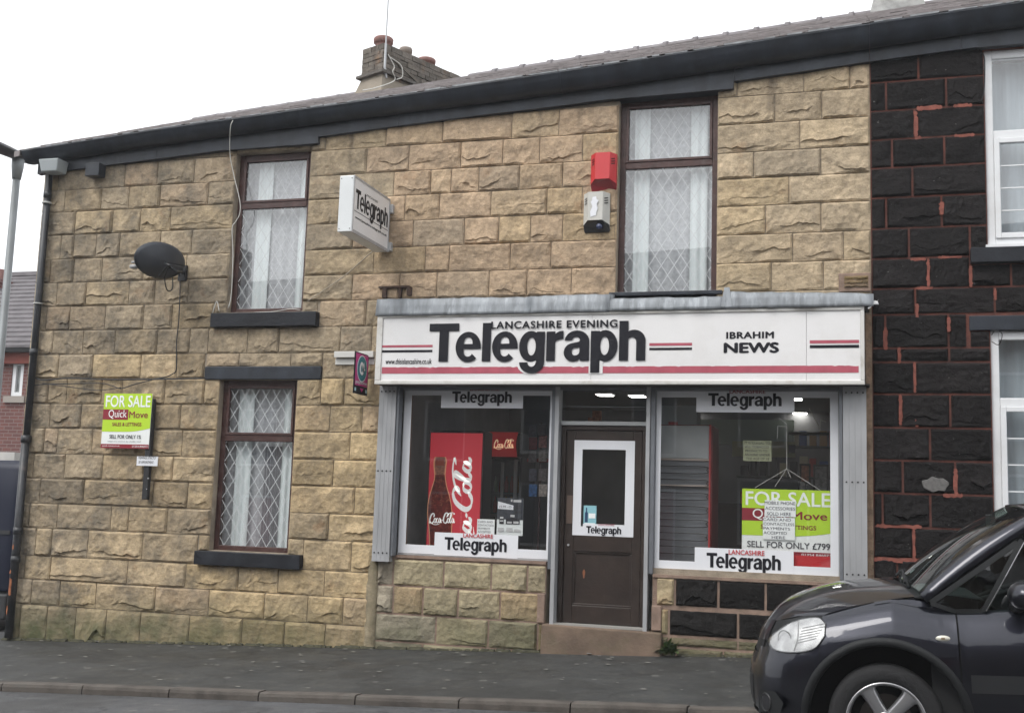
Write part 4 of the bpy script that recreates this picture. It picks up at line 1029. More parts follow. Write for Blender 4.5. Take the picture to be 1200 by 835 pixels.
q = B(); q.quadf(-2.66, -2.635, .80, .89, .0735) ; x_, z_ = P(684, 672, .09); q = B(); q.prism([(x_+.012*math.cos(t)*(1+.3*math.sin(3*t)), 0, z_+.045*math.sin(t)) for t in [6.28*k/12 for k in range(12)]], (0,.0955,0), (0,.099,0)); q.out('paint_chip', M("bare_timber", (.25,.10,.05), .8), dr)
# cyan advert in the door glass
ad = B(); x0_, x1_, z0_, z1_ = rect(684, 615, 699, 592, .1); q = B(); q.quadf(x0_, x1_, z0_, z1_, .092)
pst = thing('cyan_poster', 'small pale blue poster with a dark bottle in the door glass', 'poster', (x0_, .092, z0_)); q.out('sheet', M("cyan_print", (.25,.50,.56), .6), pst)
q = B(); q.quadf(x0_+.015, x0_+.045, z0_+.03, z0_+.13, .090); q.quadf(x0_+.024, x0_+.036, z0_+.13, z0_+.175, .090); q.out('bottle_print', M("navy_print", (.015,.05,.12), .6), pst)
q = B(); q.quadf(x0_+.055, x1_-.01, z0_+.07, z0_+.12, .090); q.quadf(x0_+.01, x1_-.01, z0_+.006, z0_+.022, .090); q.out('white_print', paper, pst)
# transom above the door
q = B(); q.box(-2.912, -2.016, .04, .12, 2.265, 2.305); bevel(q.out('transom_rail', M("pale_rail", (.42,.43,.43), .5, var=.1), sf), .004)
q = B(); q.quadf(-2.912, -2.016, 2.305, 2.625, .085); q.out('pane', shopglass, sf)
q = B(); q.box(-2.912, -2.016, .078, .09, 2.455, 2.461); q.out('glass_joint', sg, sf)
# stone step
stepm = M("painted_step", (.15,.105,.075), .85, var=.25, vs=6, bump=.5, bs=40, dirt=.7, dcol=(.10,.085,.05), ds=4)
q = B(); q.hexa([(-3.035,-.10,gz(-3)-.1),(-1.815,-.10,gz(-1.8)-.1),(-1.815,.3,gz(-1.8)-.1),(-3.035,.3,gz(-3)-.1),(-3.03,-.085,.262),(-1.82,-.085,.245),(-1.82,.3,.245),(-3.03,.3,.262)])
bevel(q.out('door_step', stepm, house), .02, 3)
q = B(); q.box(-2.915, -2.01, -.045, .09, .252, .272); q.out('threshold', M("worn_threshold", (.3,.29,.27), .6), sf)
q = B(); q.box(-1.928, -1.83, -.05, -.0, .26, .50); q.box(-3.09, -3.012, -.045, 0, .262, .555); bevel(q.out('render_pier', pinkmortar, house), .01)

# ------------------------------------------------------------------ inside the shop
wallin = M("shop_wall", (.24,.24,.245), .9, var=.1); floorin = M("shop_floor", (.09,.085,.08), .6)
room = thing('shop_interior', 'dim shop interior with grey walls behind the windows', 'room', (-2.4, 2.5, .3))
q = B(); q.box(-4.9, XB, 4.6, 4.7, .2, 2.9); q.out('back_wall', wallin, room)
q = B(); q.box(-4.95, -4.85, .31, 4.6, .2, 2.9); q.out('side_wall', M("side_wall_grey", (.42,.42,.42), .9, var=.15), room)
q = B(); q.box(XB-.05, XB+.05, .31, 4.6, .2, 2.9); q.out('party_wall', wallin, room)
q = B(); q.box(-4.9, XB, .31, 4.7, 2.82, 2.9); q.out('ceiling', M("shop_ceiling", (.12,.12,.12), .8), room)
q = B(); q.box(-4.9, XB, .12, 4.7, .1, .2); q.out('shop_floor', floorin, room)
q = B(); q.box(-4.62, -3.02, .10, .5, .80, .87); q.box(-1.92, -.15, .10, .5, .73, .80); q.out('window_ledge', M("ledge", (.2,.2,.2), .7), room)
tubem = M("lamp_tube", (1,.98,.92), .5, emit=7)
lights = [(803,481,3),(829,483.5,3.4),(846,484,3.9),(920,485,3.9),(930,466,3.0),(937,483,3.5),(707,461,3),(745,462.5,3.2)]
for i, (a, b_, y) in enumerate(lights):
    x, z = P(a, b_, y); 
    y = (2.80-CZ)/(z-CZ)*(y-CY)+CY; x, z = P(a, b_, y)
    t = thing('ceiling_light', 'lit ceiling light seen through the %s' % ('right window at the left edge','right window, second from the left','right window, third from the left','right window under the upper paper title','right window at the top right corner','right window, lower of the right pair','glass over the door, left one','glass over the door, right one')[i], 'ceiling light', (x, y, 2.8), 'strip lights on the shop ceiling')
    q = B(); q.box(x-.10, x+.10, y-.02, y+.22, 2.795, 2.815); q.out('fitting', M("fitting_white", (.6,.6,.6), .5), t)
    q = B(); q.box(x-.09, x+.09, y-.0, y+.20, 2.788, 2.796); q.out('diffuser', tubem, t)
# ribbons for script lettering
def ribbon(pts, w0, w1, map3, q, slope=.5, n=6):
    c_ = cat([(x, y, 0) for x, y in pts], n); rows = []
    for i, p in enumerate(c_):
        t = (c_[min(i+1, len(c_)-1)]-c_[max(i-1, 0)]).normalized(); nn = Vector((-t.y, t.x, 0))
        e = min(1, .25+i/3, .25+(len(c_)-1-i)/3); wd = (w0+w1*abs(t.y*.94+t.x*.3))*e
        rows.append([map3(p.x-nn.x*wd, p.y-nn.y*wd), map3(p.x+nn.x*wd, p.y+nn.y*wd)])
    q.grid(rows)
def cola(map3, mat, parent, name='script_lettering'):
    q = B(); g = lambda pts, a=.035, b_=.055: ribbon(pts, a*1.5, b_*1.45, map3, q)
    g([(.92,.72),(1.08,.98),(.92,1.2),(.55,1.08),(.25,.70),(.12,.32),(.28,.02),(.62,-.04),(.98,.22)]); g([(.20,-.12),(.05,-.05),(.02,.10),(.2,.12),(.6,-.12),(1.3,-.25),(2.2,-.16)], .025, .02)
    def o(x): g([(x+.30,.55),(x+.10,.50),(x+.0,.22),(x+.14,.0),(x+.36,.10),(x+.44,.40),(x+.30,.56),(x+.45,.5)], .028, .045)
    def c_(x): g([(x+.38,.48),(x+.22,.56),(x+.02,.34),(x+.06,.04),(x+.28,.0),(x+.50,.2)], .028, .045)
    def a(x): g([(x+.40,.48),(x+.18,.55),(x+.0,.25),(x+.12,.0),(x+.32,.15),(x+.46,.55)], .028, .045); g([(x+.45,.55),(x+.38,.1),(x+.48,.0),(x+.66,.18)], .028, .04)
    o(1.02); c_(1.5); a(2.0); g([(2.62,.30),(2.86,.36)], .04, .03)
    x = 2.9
    g([(x+.95,.78),(x+1.12,1.05),(x+.92,1.28),(x+.52,1.14),(x+.24,.74),(x+.12,.34),(x+.28,.02),(x+.62,-.04),(x+.95,.22)]); g([(x+.75,.70),(x+1.2,1.12),(x+1.9,1.30),(x+2.5,1.18),(x+2.2,1.05)], .03, .03)
    o(x+.95); g([(x+1.42,.25),(x+1.85,1.05),(x+1.72,1.15),(x+1.55,.65),(x+1.50,.1),(x+1.64,.0),(x+1.85,.22)], .028, .045); a(x+1.90)
    return q.out(name, mat, parent)
cokered = M("drinks_red", (.44,.028,.042), .4, emit=.30); scriptw = M("script_white", (.78,.78,.76), .4, emit=.25)  # added glow brightens panel and script; neither is a lamp
vm = thing('drinks_machine', 'red drinks vending machine with a bottle picture and vertical white script', 'vending machine', (-4.35, 1.1, .2))
vy = .62
vx0, vx1 = P(502, 575, vy)[0], P(563, 575, vy)[0]; vz1 = P(532, 507, vy)[1]
q = B(); q.box(vx0-.02, vx1+.02, vy+.02, vy+.32, .2, vz1+.03); bevel(q.out('cabinet', M("cabinet_black", (.02,.02,.022), .4), vm), .015)
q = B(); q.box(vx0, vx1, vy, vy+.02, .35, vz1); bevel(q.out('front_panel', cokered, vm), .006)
def vp(px, py, d=0): x, z = P(px, py, vy-.002-d); return (x, vy-.002-d, z)
# bottle picture on the panel: outline from widths down its height
by = [535,540,546,552,556,562,570,580,590,602,615,630,650]; bw = [6.5,8,7.5,7,6.5,7,9,12,14,15,14,13,13]; bcx = [516,516,515.5,515.5,515.5,515.5,515,515,515,515.5,516,516,516]
q = B(); q.grid([[vp(c_-w_, y), vp(c_+w_, y)] for y, w_, c_ in zip(by, bw, bcx)]); q.out('bottle_outline', M("pale_amber", (.62,.28,.15), .5, emit=.2), vm)  # bottle picture also given a slight added glow
q = B(); q.grid([[vp(c_-w_+1, y, .002), vp(c_+w_-1, y, .002)] for y, w_, c_ in zip(by[4:], bw[4:], bcx[4:])]); q.out('bottle_cola', M("cola_brown", (.20,.022,.014), .3, var=.5, vs=30, dirt=.8, dcol=(.60,.18,.08), ds=22, emit=0), vm)
q = B(); q.grid([[vp(c_-w_+1.5, y, .002), vp(c_+w_-1.5, y, .002)] for y, w_, c_ in zip(by[:5], bw[:5], bcx[:5])]); q.out('bottle_neck', M("neck_amber", (.50,.20,.12), .4, var=.4, vs=40), vm)
q = B(); q.poly([vp(510.5,537,.004), vp(520,537,.004), vp(521,545,.004), vp(510.5,545,.004)]); q.out('bottle_cap', M("cap_red", (.55,.10,.05), .4), vm)
# script reading upwards, starting below the vinyl
S0 = Vector((538, 672)); 
def map_v(a, b_):   # a along upward, b_ across to the left
    return vp(552-b_*16.5, 672-a*25.0+ (0), .004)
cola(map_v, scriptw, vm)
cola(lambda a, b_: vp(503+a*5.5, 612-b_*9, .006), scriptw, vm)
# drinks cooler, its header and script given an added glow to brighten them
dc = thing('drinks_cooler', 'black glass door drinks cooler with a red curved script header', 'drinks cooler', (-3.8, 1.8, .2))
cy_ = 1.5
cx0, cx1 = P(572, 560, cy_)[0], P(606, 560, cy_)[0]; cz = P(590, 506, cy_)[1]
q = B(); q.box(cx0, cx0+.03, cy_, cy_+.6, .2, cz-.3); q.box(cx1+.02, cx1+.05, cy_, cy_+.6, .2, cz-.3); q.box(cx0, cx1+.05, cy_+.55, cy_+.6, .2, cz); q.box(cx0, cx1+.05, cy_, cy_+.6, cz-.32, cz-.29); q.box(cx0, cx1+.05, cy_, cy_+.6, .2, .5); bevel(q.out('cooler_body', MATS["cabinet_black"], dc), .008)
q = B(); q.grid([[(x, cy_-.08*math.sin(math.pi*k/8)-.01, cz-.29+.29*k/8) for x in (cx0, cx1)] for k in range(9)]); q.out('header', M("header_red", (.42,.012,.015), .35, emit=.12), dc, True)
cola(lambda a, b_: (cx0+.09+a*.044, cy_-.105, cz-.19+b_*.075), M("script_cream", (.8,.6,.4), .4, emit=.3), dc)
q = B(); q.box(cx1, cx1+.06, cy_-.06, cy_+.6, cz-.3, cz-.01); bevel(q.out('header_end', MATS["cabinet_black"], dc), .02)
q = B(); q.quadf(cx0+.03, cx1, .5, cz-.32, cy_+.01); q.out('door_glass', glass, dc)
q = B(); q.box(cx0+.16, cx0+.19, cy_-.02, cy_+.01, .6, cz-.36); q.box(cx1-.04, cx1, cy_-.01, cy_+.02, .5, cz-.32); q.box(cx0+.0, cx0+.03, cy_-.01, cy_+.02, .5, cz-.32); q.each('door_stile', M("reflection_stile", (.40,.40,.40), .4, .2), dc); M("dark_grey_metal", (.06,.06,.065), .4, .5)  # stiles coloured pale to stand in for strips of reflected light
rb_ = random.Random(3)
for k in range(5):
    z = .62+k*.24
    for j in range(5):
        q = B(); x = cx0+.06+j*.066; col = rb_.choice([((.02,.02,.02)), (.30,.02,.02), (.35,.30,.25), (.05,.15,.05), (.30,.16,.02)])
        q.tube([(x, cy_+.12, z), (x, cy_+.12, z+.11), (x, cy_+.12, z+.15), (x, cy_+.12, z+.19)], [.026,.026,.011,.010], 8)
        cn = {.02:'dark cola', .30:'red', .35:'pale', .05:'green'}[col[0]]
        tag(q.out('drink_bottle', M("bottle_%d%d%d" % tuple(int(v*100) for v in col), col, .25), None, True), '%s drink bottle, %s from the left on the %s cooler shelf' % (cn if col != (.30,.16,.02) else 'orange', ('first','second','third','fourth','fifth')[j], ('bottom','second lowest','middle','second highest','top')[k]), 'bottle', 'bottles in the drinks cooler')
    q = B(); q.box(cx0+.03, cx1, cy_+.03, cy_+.55, z-.012, z); q.out('shelf', MATS["dark_grey_metal"], dc)
# card rack on the side wall to the right
rk = thing('wall_rack', 'red and black hanging display rack of packets inside the left window', 'display rack', (-3.5, 1.2, 1.4))
ry = 1.2
for a in (632, 642.5): 
    x0_, x1_, z0_, z1_ = rect(a-.8, 650, a+1.2, 495, ry); q = B(); q.box(x0_, x1_, ry, ry+.02, z0_, z1_); q.out('strip', M("rack_dark", (.05,.015,.015), .5), rk)
for i, (a, c_) in enumerate([(619.5,497),(630.5,497),(620,512),(631.5,510),(619.5,527),(631.5,526),(620,549),(631.5,549),(620,567),(631.5,567)]):
    x0_, x1_, z0_, z1_ = rect(a, c_+14.5, a+9.5, c_, ry-.02)
    col = [(.03,.03,.04),(.035,.03,.03),(.12,.02,.02),(.22,.10,.09),(.05,.045,.05),(.14,.13,.12),(.035,.04,.06),(.10,.09,.09),(.03,.09,.22),(.30,.27,.24)][i]
    q = B(); q.box(x0_, x1_, ry-.03, ry-.015, z0_, z1_); bevel(q.out('packet', M("packet_%d" % i, tuple(min(.8, c_*2.2) for c_ in col), .4, var=.5, vs=35), rk), .004)
x0_, x1_, z0_, z1_ = rect(618, 541, 643, 537, ry); q = B(); q.box(x0_, x1_, ry-.01, ry+.03, z0_, z1_); q.out('rack_bar', M("rack_red", (.25,.02,.02), .5), rk)
# papers in the left window
def sheet_(name, label, cat_, px0, py0, px1, py1, y, mat):
    x0, x1, z0, z1 = rect(px0, py1, px1, py0, y); t = thing(name, label, cat_, (x0, y, z0)); q = B(); q.box(x0, x1, y, y+.002, z0, z1); q.out('sheet', mat, t); return t, x0, x1, z0, z1
def lines(t, x0, x1, z0, z1, y, rows, mat, fill_=.72, mx=.06, bold=.0, shear=0.0):
    n = len(rows); h = (z1-z0)/n
    for i, (s_, a, b_) in enumerate(rows):
        zt = z1-h*(i+.5)+h*fill_/2; textf(s_, x0+(x1-x0)*a, x0+(x1-x0)*b_, zt-h*fill_, zt, y-.002, mat, t, 'handwriting', bold=bold, shear=shear)
t, x0, x1, z0, z1 = sheet_('handwritten_notice', 'white handwritten card payment notice low in the left window', 'notice', 559, 608, 579.5, 626, .062, paper)
lines(t, x0, x1, z0+.01, z1-.01, .062, [('CARD AND', .06, .9), ('CONTACTLESS', .05, .95), ('PAYMENTS', .06, .75), ('ACCEPTED', .06, .8)], penblack, .55)
t, x0, x1, z0, z1 = sheet_('phone_poster', 'dark and white printed price poster with gadget pictures low in the left window', 'poster', 582.5, 583, 613, 627, .065, M("poster_grey", (.72,.75,.74), .6))
q = B(); w_ = x1-x0; h_ = z1-z0
q.quadf(x0, x1, z0+.42*h_, z1, .063); q.out('dark_band', M("poster_dark", (.03,.035,.045), .5, var=.4, vs=30), t)
q = B(); q.poly([(x0+.02*w_,.061,z0+.70*h_),(x0+.62*w_,.061,z0+.68*h_),(x0+.62*w_,.061,z0+.80*h_),(x0+.02*w_,.061,z0+.90*h_)]); q.out('price_flash', vinylwhite, t)
q = B()
for a, b_, c_, d_ in ((.1,.27,.30,.52),(.35,.88,.30,.46),(.70,.90,.70,.84),(.70,.95,.58,.66)): q.quadf(x0+a*w_, x0+b_*w_, z0+c_*h_, z0+d_*h_, .060)
q.out('gadget_picture', M("gadget_black", (.02,.02,.025), .4), t)
q = B()
for a, b_, c_, d_ in ((.12,.25,.44,.49),(.12,.25,.36,.40),(.40,.58,.32,.37),(.64,.84,.32,.38),(.52,.68,.49,.55),(.05,.28,.10,.20),(.38,.62,.10,.20),(.68,.92,.10,.17),(.62,.92,.89,.95),(.52,.58,.90,.96)): q.quadf(x0+a*w_, x0+b_*w_, z0+c_*h_, z0+d_*h_, .0585)
q.out('small_print', M("print_grey", (.5,.5,.5), .6), t)
textf('£3.99 - £5', x0+.08*w_, x0+.55*w_, z0+.73*h_, z0+.79*h_, .058, inkblack, t)
# fridge turned with its back to the right window
fg = thing('fridge_back', 'back of an old fridge with black condenser coils behind the right window', 'fridge', (-1.7, .7, .2))
fy = .35
fx0, fx1 = -1.98, P(834, 580, fy)[0]; fzt = P(800, 497, fy)[1]; fzm = P(800, 537, fy)[1]
q = B(); q.box(fx0, fx1, fy+.03, fy+.6, .85, fzt); bevel(q.out('fridge_body', M("fridge_red", (.22,.03,.03), .5, var=.2), fg), .01)
q = B(); q.box(fx0, fx1-.03, fy+.005, fy+.03, fzm, fzt-.01); bevel(q.out('top_cover', M("fridge_grey", (.42,.44,.44), .5, var=.15, vs=3), fg), .01)
q = B(); q.box(fx0, fx1-.03, fy+.02, fy+.03, .85, fzm-.02); q.out('back_plate', M("back_plate_grey", (.17,.18,.195), .6, var=.2), fg)
q = B(); q.box(fx0, fx1-.025, fy, fy+.02, fzm-.02, fzm); x_, z_ = P(800, 569, fy); q.box(fx0, fx1-.03, fy, fy+.02, z_-.012, z_+.012); q.out('crossbar', M("beige_bar", (.45,.37,.32), .6), fg)
q = B(); q.box(fx1-.03, fx1-.015, fy-.004, fy+.03, .85, fzt); q.out('red_edge', M("edge_red", (.5,.04,.04), .5), fg)
q = B(); pts = []
xr = P(828, 560, fy)[0]; k = 0
zz = P(800, 546, fy)[1]
while zz > .98:
    q.tube(cat([(fx0, fy-.01, zz), (xr-.03, fy-.01, zz), (xr, fy-.01, zz-.035), (xr-.03, fy-.01, zz-.07), (fx0, fy-.01, zz-.07)], 4), .0055, 5); zz -= .135
q.out('condenser_coil', M("coil_black", (.015,.015,.016), .5), fg)
q = B(); bx0, bx1, bz0, bz1 = rect(773, 496, 818, 485, .6); q.box(-1.98, bx1, .5, .8, bz0-.02, bz1+.08); q2 = q.out('carton', M("carton_grey", (.32,.36,.36), .8), None); tag(q2, 'grey carton with a small red picture on top of the fridge', 'box')
q = B(); x0_, x1_, z0_, z1_ = rect(783, 507, 794, 494, .49); q.quadf(x0_, x1_, z0_, z1_, .497); q.out('red_picture', M("pic_red", (.5,.10,.10), .6, var=.5, vs=40), q2)
# green-grey shelf units and the yellow tobacco notice further back
ss_ = thing('shop_counter', 'dark shop counter and shelves with small goods at the back of the shop', 'counter', (-1.2, 3, .2))
rs2 = random.Random(31)
q = B(); q.box(-1.9, .1, 3.2, 3.6, .2, 1.55); q.out('counter', M("counter_dark", (.05,.03,.025), .6), ss_)
x0_, x1_, z0_, z1_ = rect(815, 520, 930, 503, 2.6); q = B(); q.box(x0_-.2, x1_, 2.6, 2.75, z0_, z1_+.12); q.out('canopy', M("canopy_green", (.34,.40,.34), .7), ss_)
for s_ in range(3):
    q = B(); q.box(-1.5, .1, 3.9, 4.2, 1.5+s_*.4, 1.52+s_*.4); q.out('shelf', M("shelf_grey", (.12,.12,.12), .6), ss_)
for k in range(36):
    x = -1.45+(k % 12)*.125; s_ = k//12; col = rs2.choice([(.3,.05,.04),(.05,.08,.2),(.3,.28,.2),(.02,.02,.02),(.25,.14,.05),(.1,.1,.1)])
    q = B(); h = rs2.uniform(.12,.27); q.box(x, x+rs2.uniform(.07,.11), 3.92, 4.05, 1.522+s_*.4, 1.522+s_*.4+h)
    tag(q.out('goods_packet', M("goods_%d%d%d" % tuple(int(v*100) for v in col), tuple(c_*1.7 for c_ in col), .5)), '%s packet, %s from the left on the %s back shelf of the shop' % ({(.3,.05,.04):'red',(.05,.08,.2):'blue',(.3,.28,.2):'cream',(.02,.02,.02):'black',(.25,.14,.05):'orange brown',(.1,.1,.1):'grey'}[col], ('first','second','third','fourth','fifth','sixth','seventh','eighth','ninth','tenth','eleventh','twelfth')[k % 12], ('lowest','middle','highest')[s_]), 'packet', 'packets on the back shelves')
t, x0, x1, z0, z1 = sheet_('tobacco_notice', 'pale yellow green handwritten tobacco age notice hanging in the right window', 'notice', 871, 516, 904, 540, .32, M("notice_yellow", (.46,.48,.30), .8))
lines(t, x0, x1, z0+.005, z1-.005, .32, [('IT IS ILLEGAL TO', .05, .95), ('SELL TOBACCO', .05, .9), ('PRODUCTS TO', .08, .85), ('ANYONE UNDER', .05, .95), ('THE AGE OF 18', .1, .92)], penblack, .6)
t, x0, x1, z0, z1 = sheet_('back_banner', 'dull yellow green banner behind the tobacco notice', 'banner', 858, 517, 932, 535, 1.4, M("banner_yellow", (.42,.44,.26), .8, var=.15))
x0_, x1_, z0_, z1_ = rect(924, 531, 932, 521, 1.4); q = B(); q.quadf(x0_, x1_, z0_, z1_, 1.395); q.out('dark_print', penblack, t)
for (a, b_, c_, d_, col, nm) in ((937,543,950,566,(.32,.13,.07),'orange brown framed picture at the back of the shop'), (953,544,971,580,(.22,.22,.21),'pale framed picture hanging at the right of the shop'), (935,562,946,585,(.30,.29,.27),'small pale card behind the sale board')):
    t, x0, x1, z0, z1 = sheet_('wall_picture', nm, 'picture', a, b_, c_, d_, 1.2, M("picture_frame", (.04,.035,.03), .5)); q = B(); q.quadf(x0+.02, x1-.02, z0+.02, z1-.02, 1.196); q.out('picture_print', M("pic_"+str(a), col, .6, var=.6, vs=30), t)
t, x0, x1, z0, z1 = sheet_('hanging_tube_light', 'unlit white strip light case high in the right window', 'light', 924, 506, 972, 509.5, 1.0, M("tube_case", (.45,.45,.40), .5)); 
q = B(); q.box(x0, x1, 1.0, 1.06, z0, z1); q.out('case', MATS["tube_case"], t)
q = B(); zt = 2.8
for a, b_ in (((960,505),(962,492)), ((962,492),(968,494)), ((948,478),(962,504))): pa = P(a[0], a[1], .98); pb = P(b_[0], b_[1], .98); q.tube([(pa[0],.98,pa[1]), (pb[0],.98,pb[1])], .004, 5)
q.out('cord', whitecable, t)
# orange thing seen through the transom
x0_, x1_, z0_, z1_ = rect(694, 494, 704, 481, 1.5); q = B(); q.box(x0_, x1_, 1.5, 1.56, z0_, z1_); q.box(x0_-.05, x0_, 1.5, 1.56, z0_, z0_+.05); tag(q.out('orange_card', M("card_orange", (.36,.12,.05), .6, var=.6, vs=30)), 'small orange display card seen through the glass above the door', 'card')

# ------------------------------------------------------------------ estate agent boards
def board(t, x0, x1, z0, z1, y, l4, l5, small=None):
    w_ = x1-x0; h_ = z1-z0; X = lambda a: x0+w_*a; Zz = lambda a: z0+h_*a
    q = B(); q.box(x0, x1, y, y+.006, z0, z1); q.out('board', M("board_white", (.80,.82,.80), .5), t)
    q = B(); n = 16      # green field with a curved lower edge
    q.grid([[(X(k/n), y-.002, Zz(.30+.0+.07*max(0, (k/n-.45)/.55)**2)), (X(k/n), y-.002, Zz(1))] for k in range(n+1)]); q.out('green_field', lime, t)
    q = B(); q.quadf(x0, x1, Zz(0), Zz(.075), y-.002); q.quadf(x0, X(.53), Zz(.52), Zz(.71), y-.004); q.out('maroon_bar', maroon, t)
    wh = M("board_lettering_white", (.86,.88,.86), .5); k_ = M("board_lettering_dark", (.05,.05,.06), .5)
    textf('FOR SALE', X(.04), X(.975), Zz(.75), Zz(.965), y-.004, wh, t, bold=.012)
    textf('Quick', X(.12), X(.50), Zz(.535), Zz(.70), y-.006, wh, t, bold=.0); textf('Move', X(.55), X(.94), Zz(.555), Zz(.675), y-.004, maroon, t, bold=.010)
    textf('SALES & LETTINGS', X(.21), X(.82), Zz(.405), Zz(.47), y-.004, maroon, t, bold=.01)
    textf(l4, X(.17 if small else .06), X(.83 if small else .97), Zz(.175 if small else .12), Zz(.245 if small else .215), y-.004, k_, t, bold=.01)
    if small: textf(small, X(.14), X(.84), Zz(.105), Zz(.135), y-.004, k_, t)
    textf('quick-move.co.uk', X(.03), X(.40), Zz(.02), Zz(.055), y-.004, wh, t); textf('01254 846073', X(.66), X(.98), Zz(.02), Zz(.055), y-.004, wh, t)
fs_ = thing('for_sale_board', 'lime green and white for sale board fixed flat to the left wall', 'sign board', (-8.05, -.1, 1.9))
x0, x1 = P(120.5, 492, -.11)[0], P(176.5, 492, -.11)[0]; z0, z1 = P(148, 525, -.11)[1], P(149, 461, -.11)[1]
board(fs_, x0, x1, z0, z1, -.11, 'SELL FOR ONLY 1%', None, 'Subject to a minimum fee of £995 +VAT')
x_, _ = P(178, 520, -.08); xt_, zt_ = P(178.5, 467, -.08); xb2_, zb2_ = P(170, 585, -.08)
q = B(); q.hexa([(xb2_-.035,-.10,zb2_),(xb2_+.035,-.10,zb2_),(xb2_+.035,-.045,zb2_),(xb2_-.035,-.045,zb2_),(xt_-.035,-.10,zt_),(xt_+.035,-.10,zt_),(xt_+.035,-.045,zt_),(xt_-.035,-.045,zt_)]); bevel(q.out('timber_post', M("black_timber", (.018,.018,.02), .7, var=.4, vs=20, bump=.5, bs=60), fs_), .006)
q = B(); zz_ = P(170,560,-.1)[1]; q.tube([(x_,-.10,zz_),(x_,-.106,zz_)], .009, 8); q.tube([(x_-.01,-.10,zz_-.12),(x_-.01,-.106,zz_-.12)], .006, 8); q.out('screw', galv, fs_)
x0, x1, z0, z1 = rect(160, 545.5, 184.5, 534.5, -.115); q = B(); q.box(x0, x1, -.112, -.104, z0, z1); vb = thing('viewings_plate', 'small white plate about viewings on the black post under the sale board', 'sign', (x0, -.11, z0)); q.out('plate', vinylwhite, vb)
textf('VIEWINGS STRICTLY', x0+.02, x1-.02, z0+.075, z0+.105, -.114, inkblack, vb); textf('BY APPOINTMENT', x0+.03, x1-.05, z0+.025, z0+.055, -.114, inkblack, vb)
hb = thing('hanging_sale_board', 'large lime for sale board hanging on string inside the right window', 'sign board', (-.66, .16, 1.0))
yb = .075
x0, x1 = P(869.5, 612, yb)[0], P(985, 620, yb)[0]; z0, z1 = P(925, 653, yb)[1]+.01, P(925, 573.5, yb)[1]
board(hb, x0, P(973.5, 615, yb)[0]+.02, z0, z1, yb, 'SELL FOR ONLY £799', None)
q = B()
for a, b_ in (((885,571),(922,549)), ((961,574),(922,549)), ((922,549),(922,497)), ((922,549),(908,570)), ((922,549),(927,560)), ((922,497),(913,490)), ((911,499),(922,500)), ((911,499),(911,514))):
    pa = P(a[0], a[1], yb); pb = P(b_[0], b_[1], yb); q.tube([(pa[0], yb, pa[1]), (pb[0], yb, pb[1])], .003, 5)
q.out('string', M("string", (.45,.44,.42), .8), hb)
t, x0, x1, z0, z1 = sheet_('phone_accessories_notice', 'upper white handwritten notice about phone accessories over the hanging board', 'notice', 896, 586, 932.5, 605, .062, paper)
lines(t, x0, x1, z0, z1, .062, [('MOBILE PHONE', .0, .98), ('ACCESSORIES', .02, .98), ('SOLD HERE', .08, .85)], penblack, .6)
t, x0, x1, z0, z1 = sheet_('card_payment_notice', 'lower white handwritten notice about card payments over the hanging board', 'notice', 894, 606, 931.5, 632, .062, paper)
lines(t, x0, x1, z0, z1, .062, [('CARD AND', .0, .88), ('CONTACTLESS', .02, .98), ('PAYMENTS', .02, .85), ('ACCEPTED', .02, .75), ('HERE', .28, .7)], penblack, .62)
t, x0, x1, z0, z1 = sheet_('red_window_strip', 'plain red strip at the foot of the right window', 'sticker', 930, 651, 974, 667, .058, M("strip_red", (.50,.02,.025), .4))

# ------------------------------------------------------------------ things fixed to the wall
# double sided projecting newspaper sign
ps = thing('projecting_sign', 'white box newspaper sign sticking out from the wall by the upstairs window', 'hanging sign', (-4.95, -.5, 4.1))
yn = -1.02
sx1 = P(413.3, 238, yn)[0]; sx0 = P(396.8, 240, yn)[0]; zt_n = P(413.3, 205.2, yn)[1]; zb_n = P(413.6, 270.8, yn)[1]
yfar = -.06
q = B(); q.box(sx0, sx1, yn, yfar, zb_n, zt_n); bevel(q.out('box', M("sign_case", (.66,.68,.68), .4, .15, var=.05), ps), .006)
q = B()
for (a, b_) in ((zt_n-.02, zt_n+.003), (zb_n-.003, zb_n+.03)): q.box(sx1-.002, sx1+.006, yn+.004, yfar-.002, a, b_)
q.box(sx1-.002, sx1+.006, yn+.004, yn+.022, zb_n+.03, zt_n-.02); q.box(sx1-.002, sx1+.006, yfar-.02, yfar-.002, zb_n+.03, zt_n-.02); q.out('face_trim', galv, ps)
q = B(); q.box(sx1-.001, sx1+.002, yn+.022, yfar-.02, zb_n+.03, zt_n-.02); q.out('face_panel', signwhite, ps)
q = B()
for z in (zb_n+.03, zt_n-.03):
    for x in (sx0+.02, sx1-.02): q.tube([(x, yn-.004, z), (x, yn+.002, z)], .005, 8)
q.out('screw', MATS["hole_black"], ps)
hh = zt_n-zb_n; fx = sx1+.004
def side(y_a, y_b, za, zb): return (fx, y_a, za), (0, y_b-y_a, 0), (0, 0, zb-za)
o_, u_, v_ = side(yn+.06, yfar-.05, zb_n+.455*hh-.07, zb_n+.79*hh); telegraph(o_, u_, v_, inkblack, ps)
o_, u_, v_ = side(yn+.30, yn+.62, zb_n+.775*hh, zb_n+.815*hh); text('LANCASHIRE', o_, u_, v_, inkblack, ps)
q = B(); q.box(fx-.001, fx, yn+.04, yfar-.04, zb_n+.385*hh, zb_n+.395*hh); q.out('rule_line', inkblack, ps)
o_, u_, v_ = side(yn+.07, yfar-.06, zb_n+.25*hh, zb_n+.31*hh); text('www.lancashire-telegraph.co.uk', o_, u_, v_, inkblack, ps, bold=.01)
q = B()
for z in (zt_n-.10, zb_n+.06): q.box(sx1-.02, sx1+.035, -.065, .0, z-.05, z+.05)
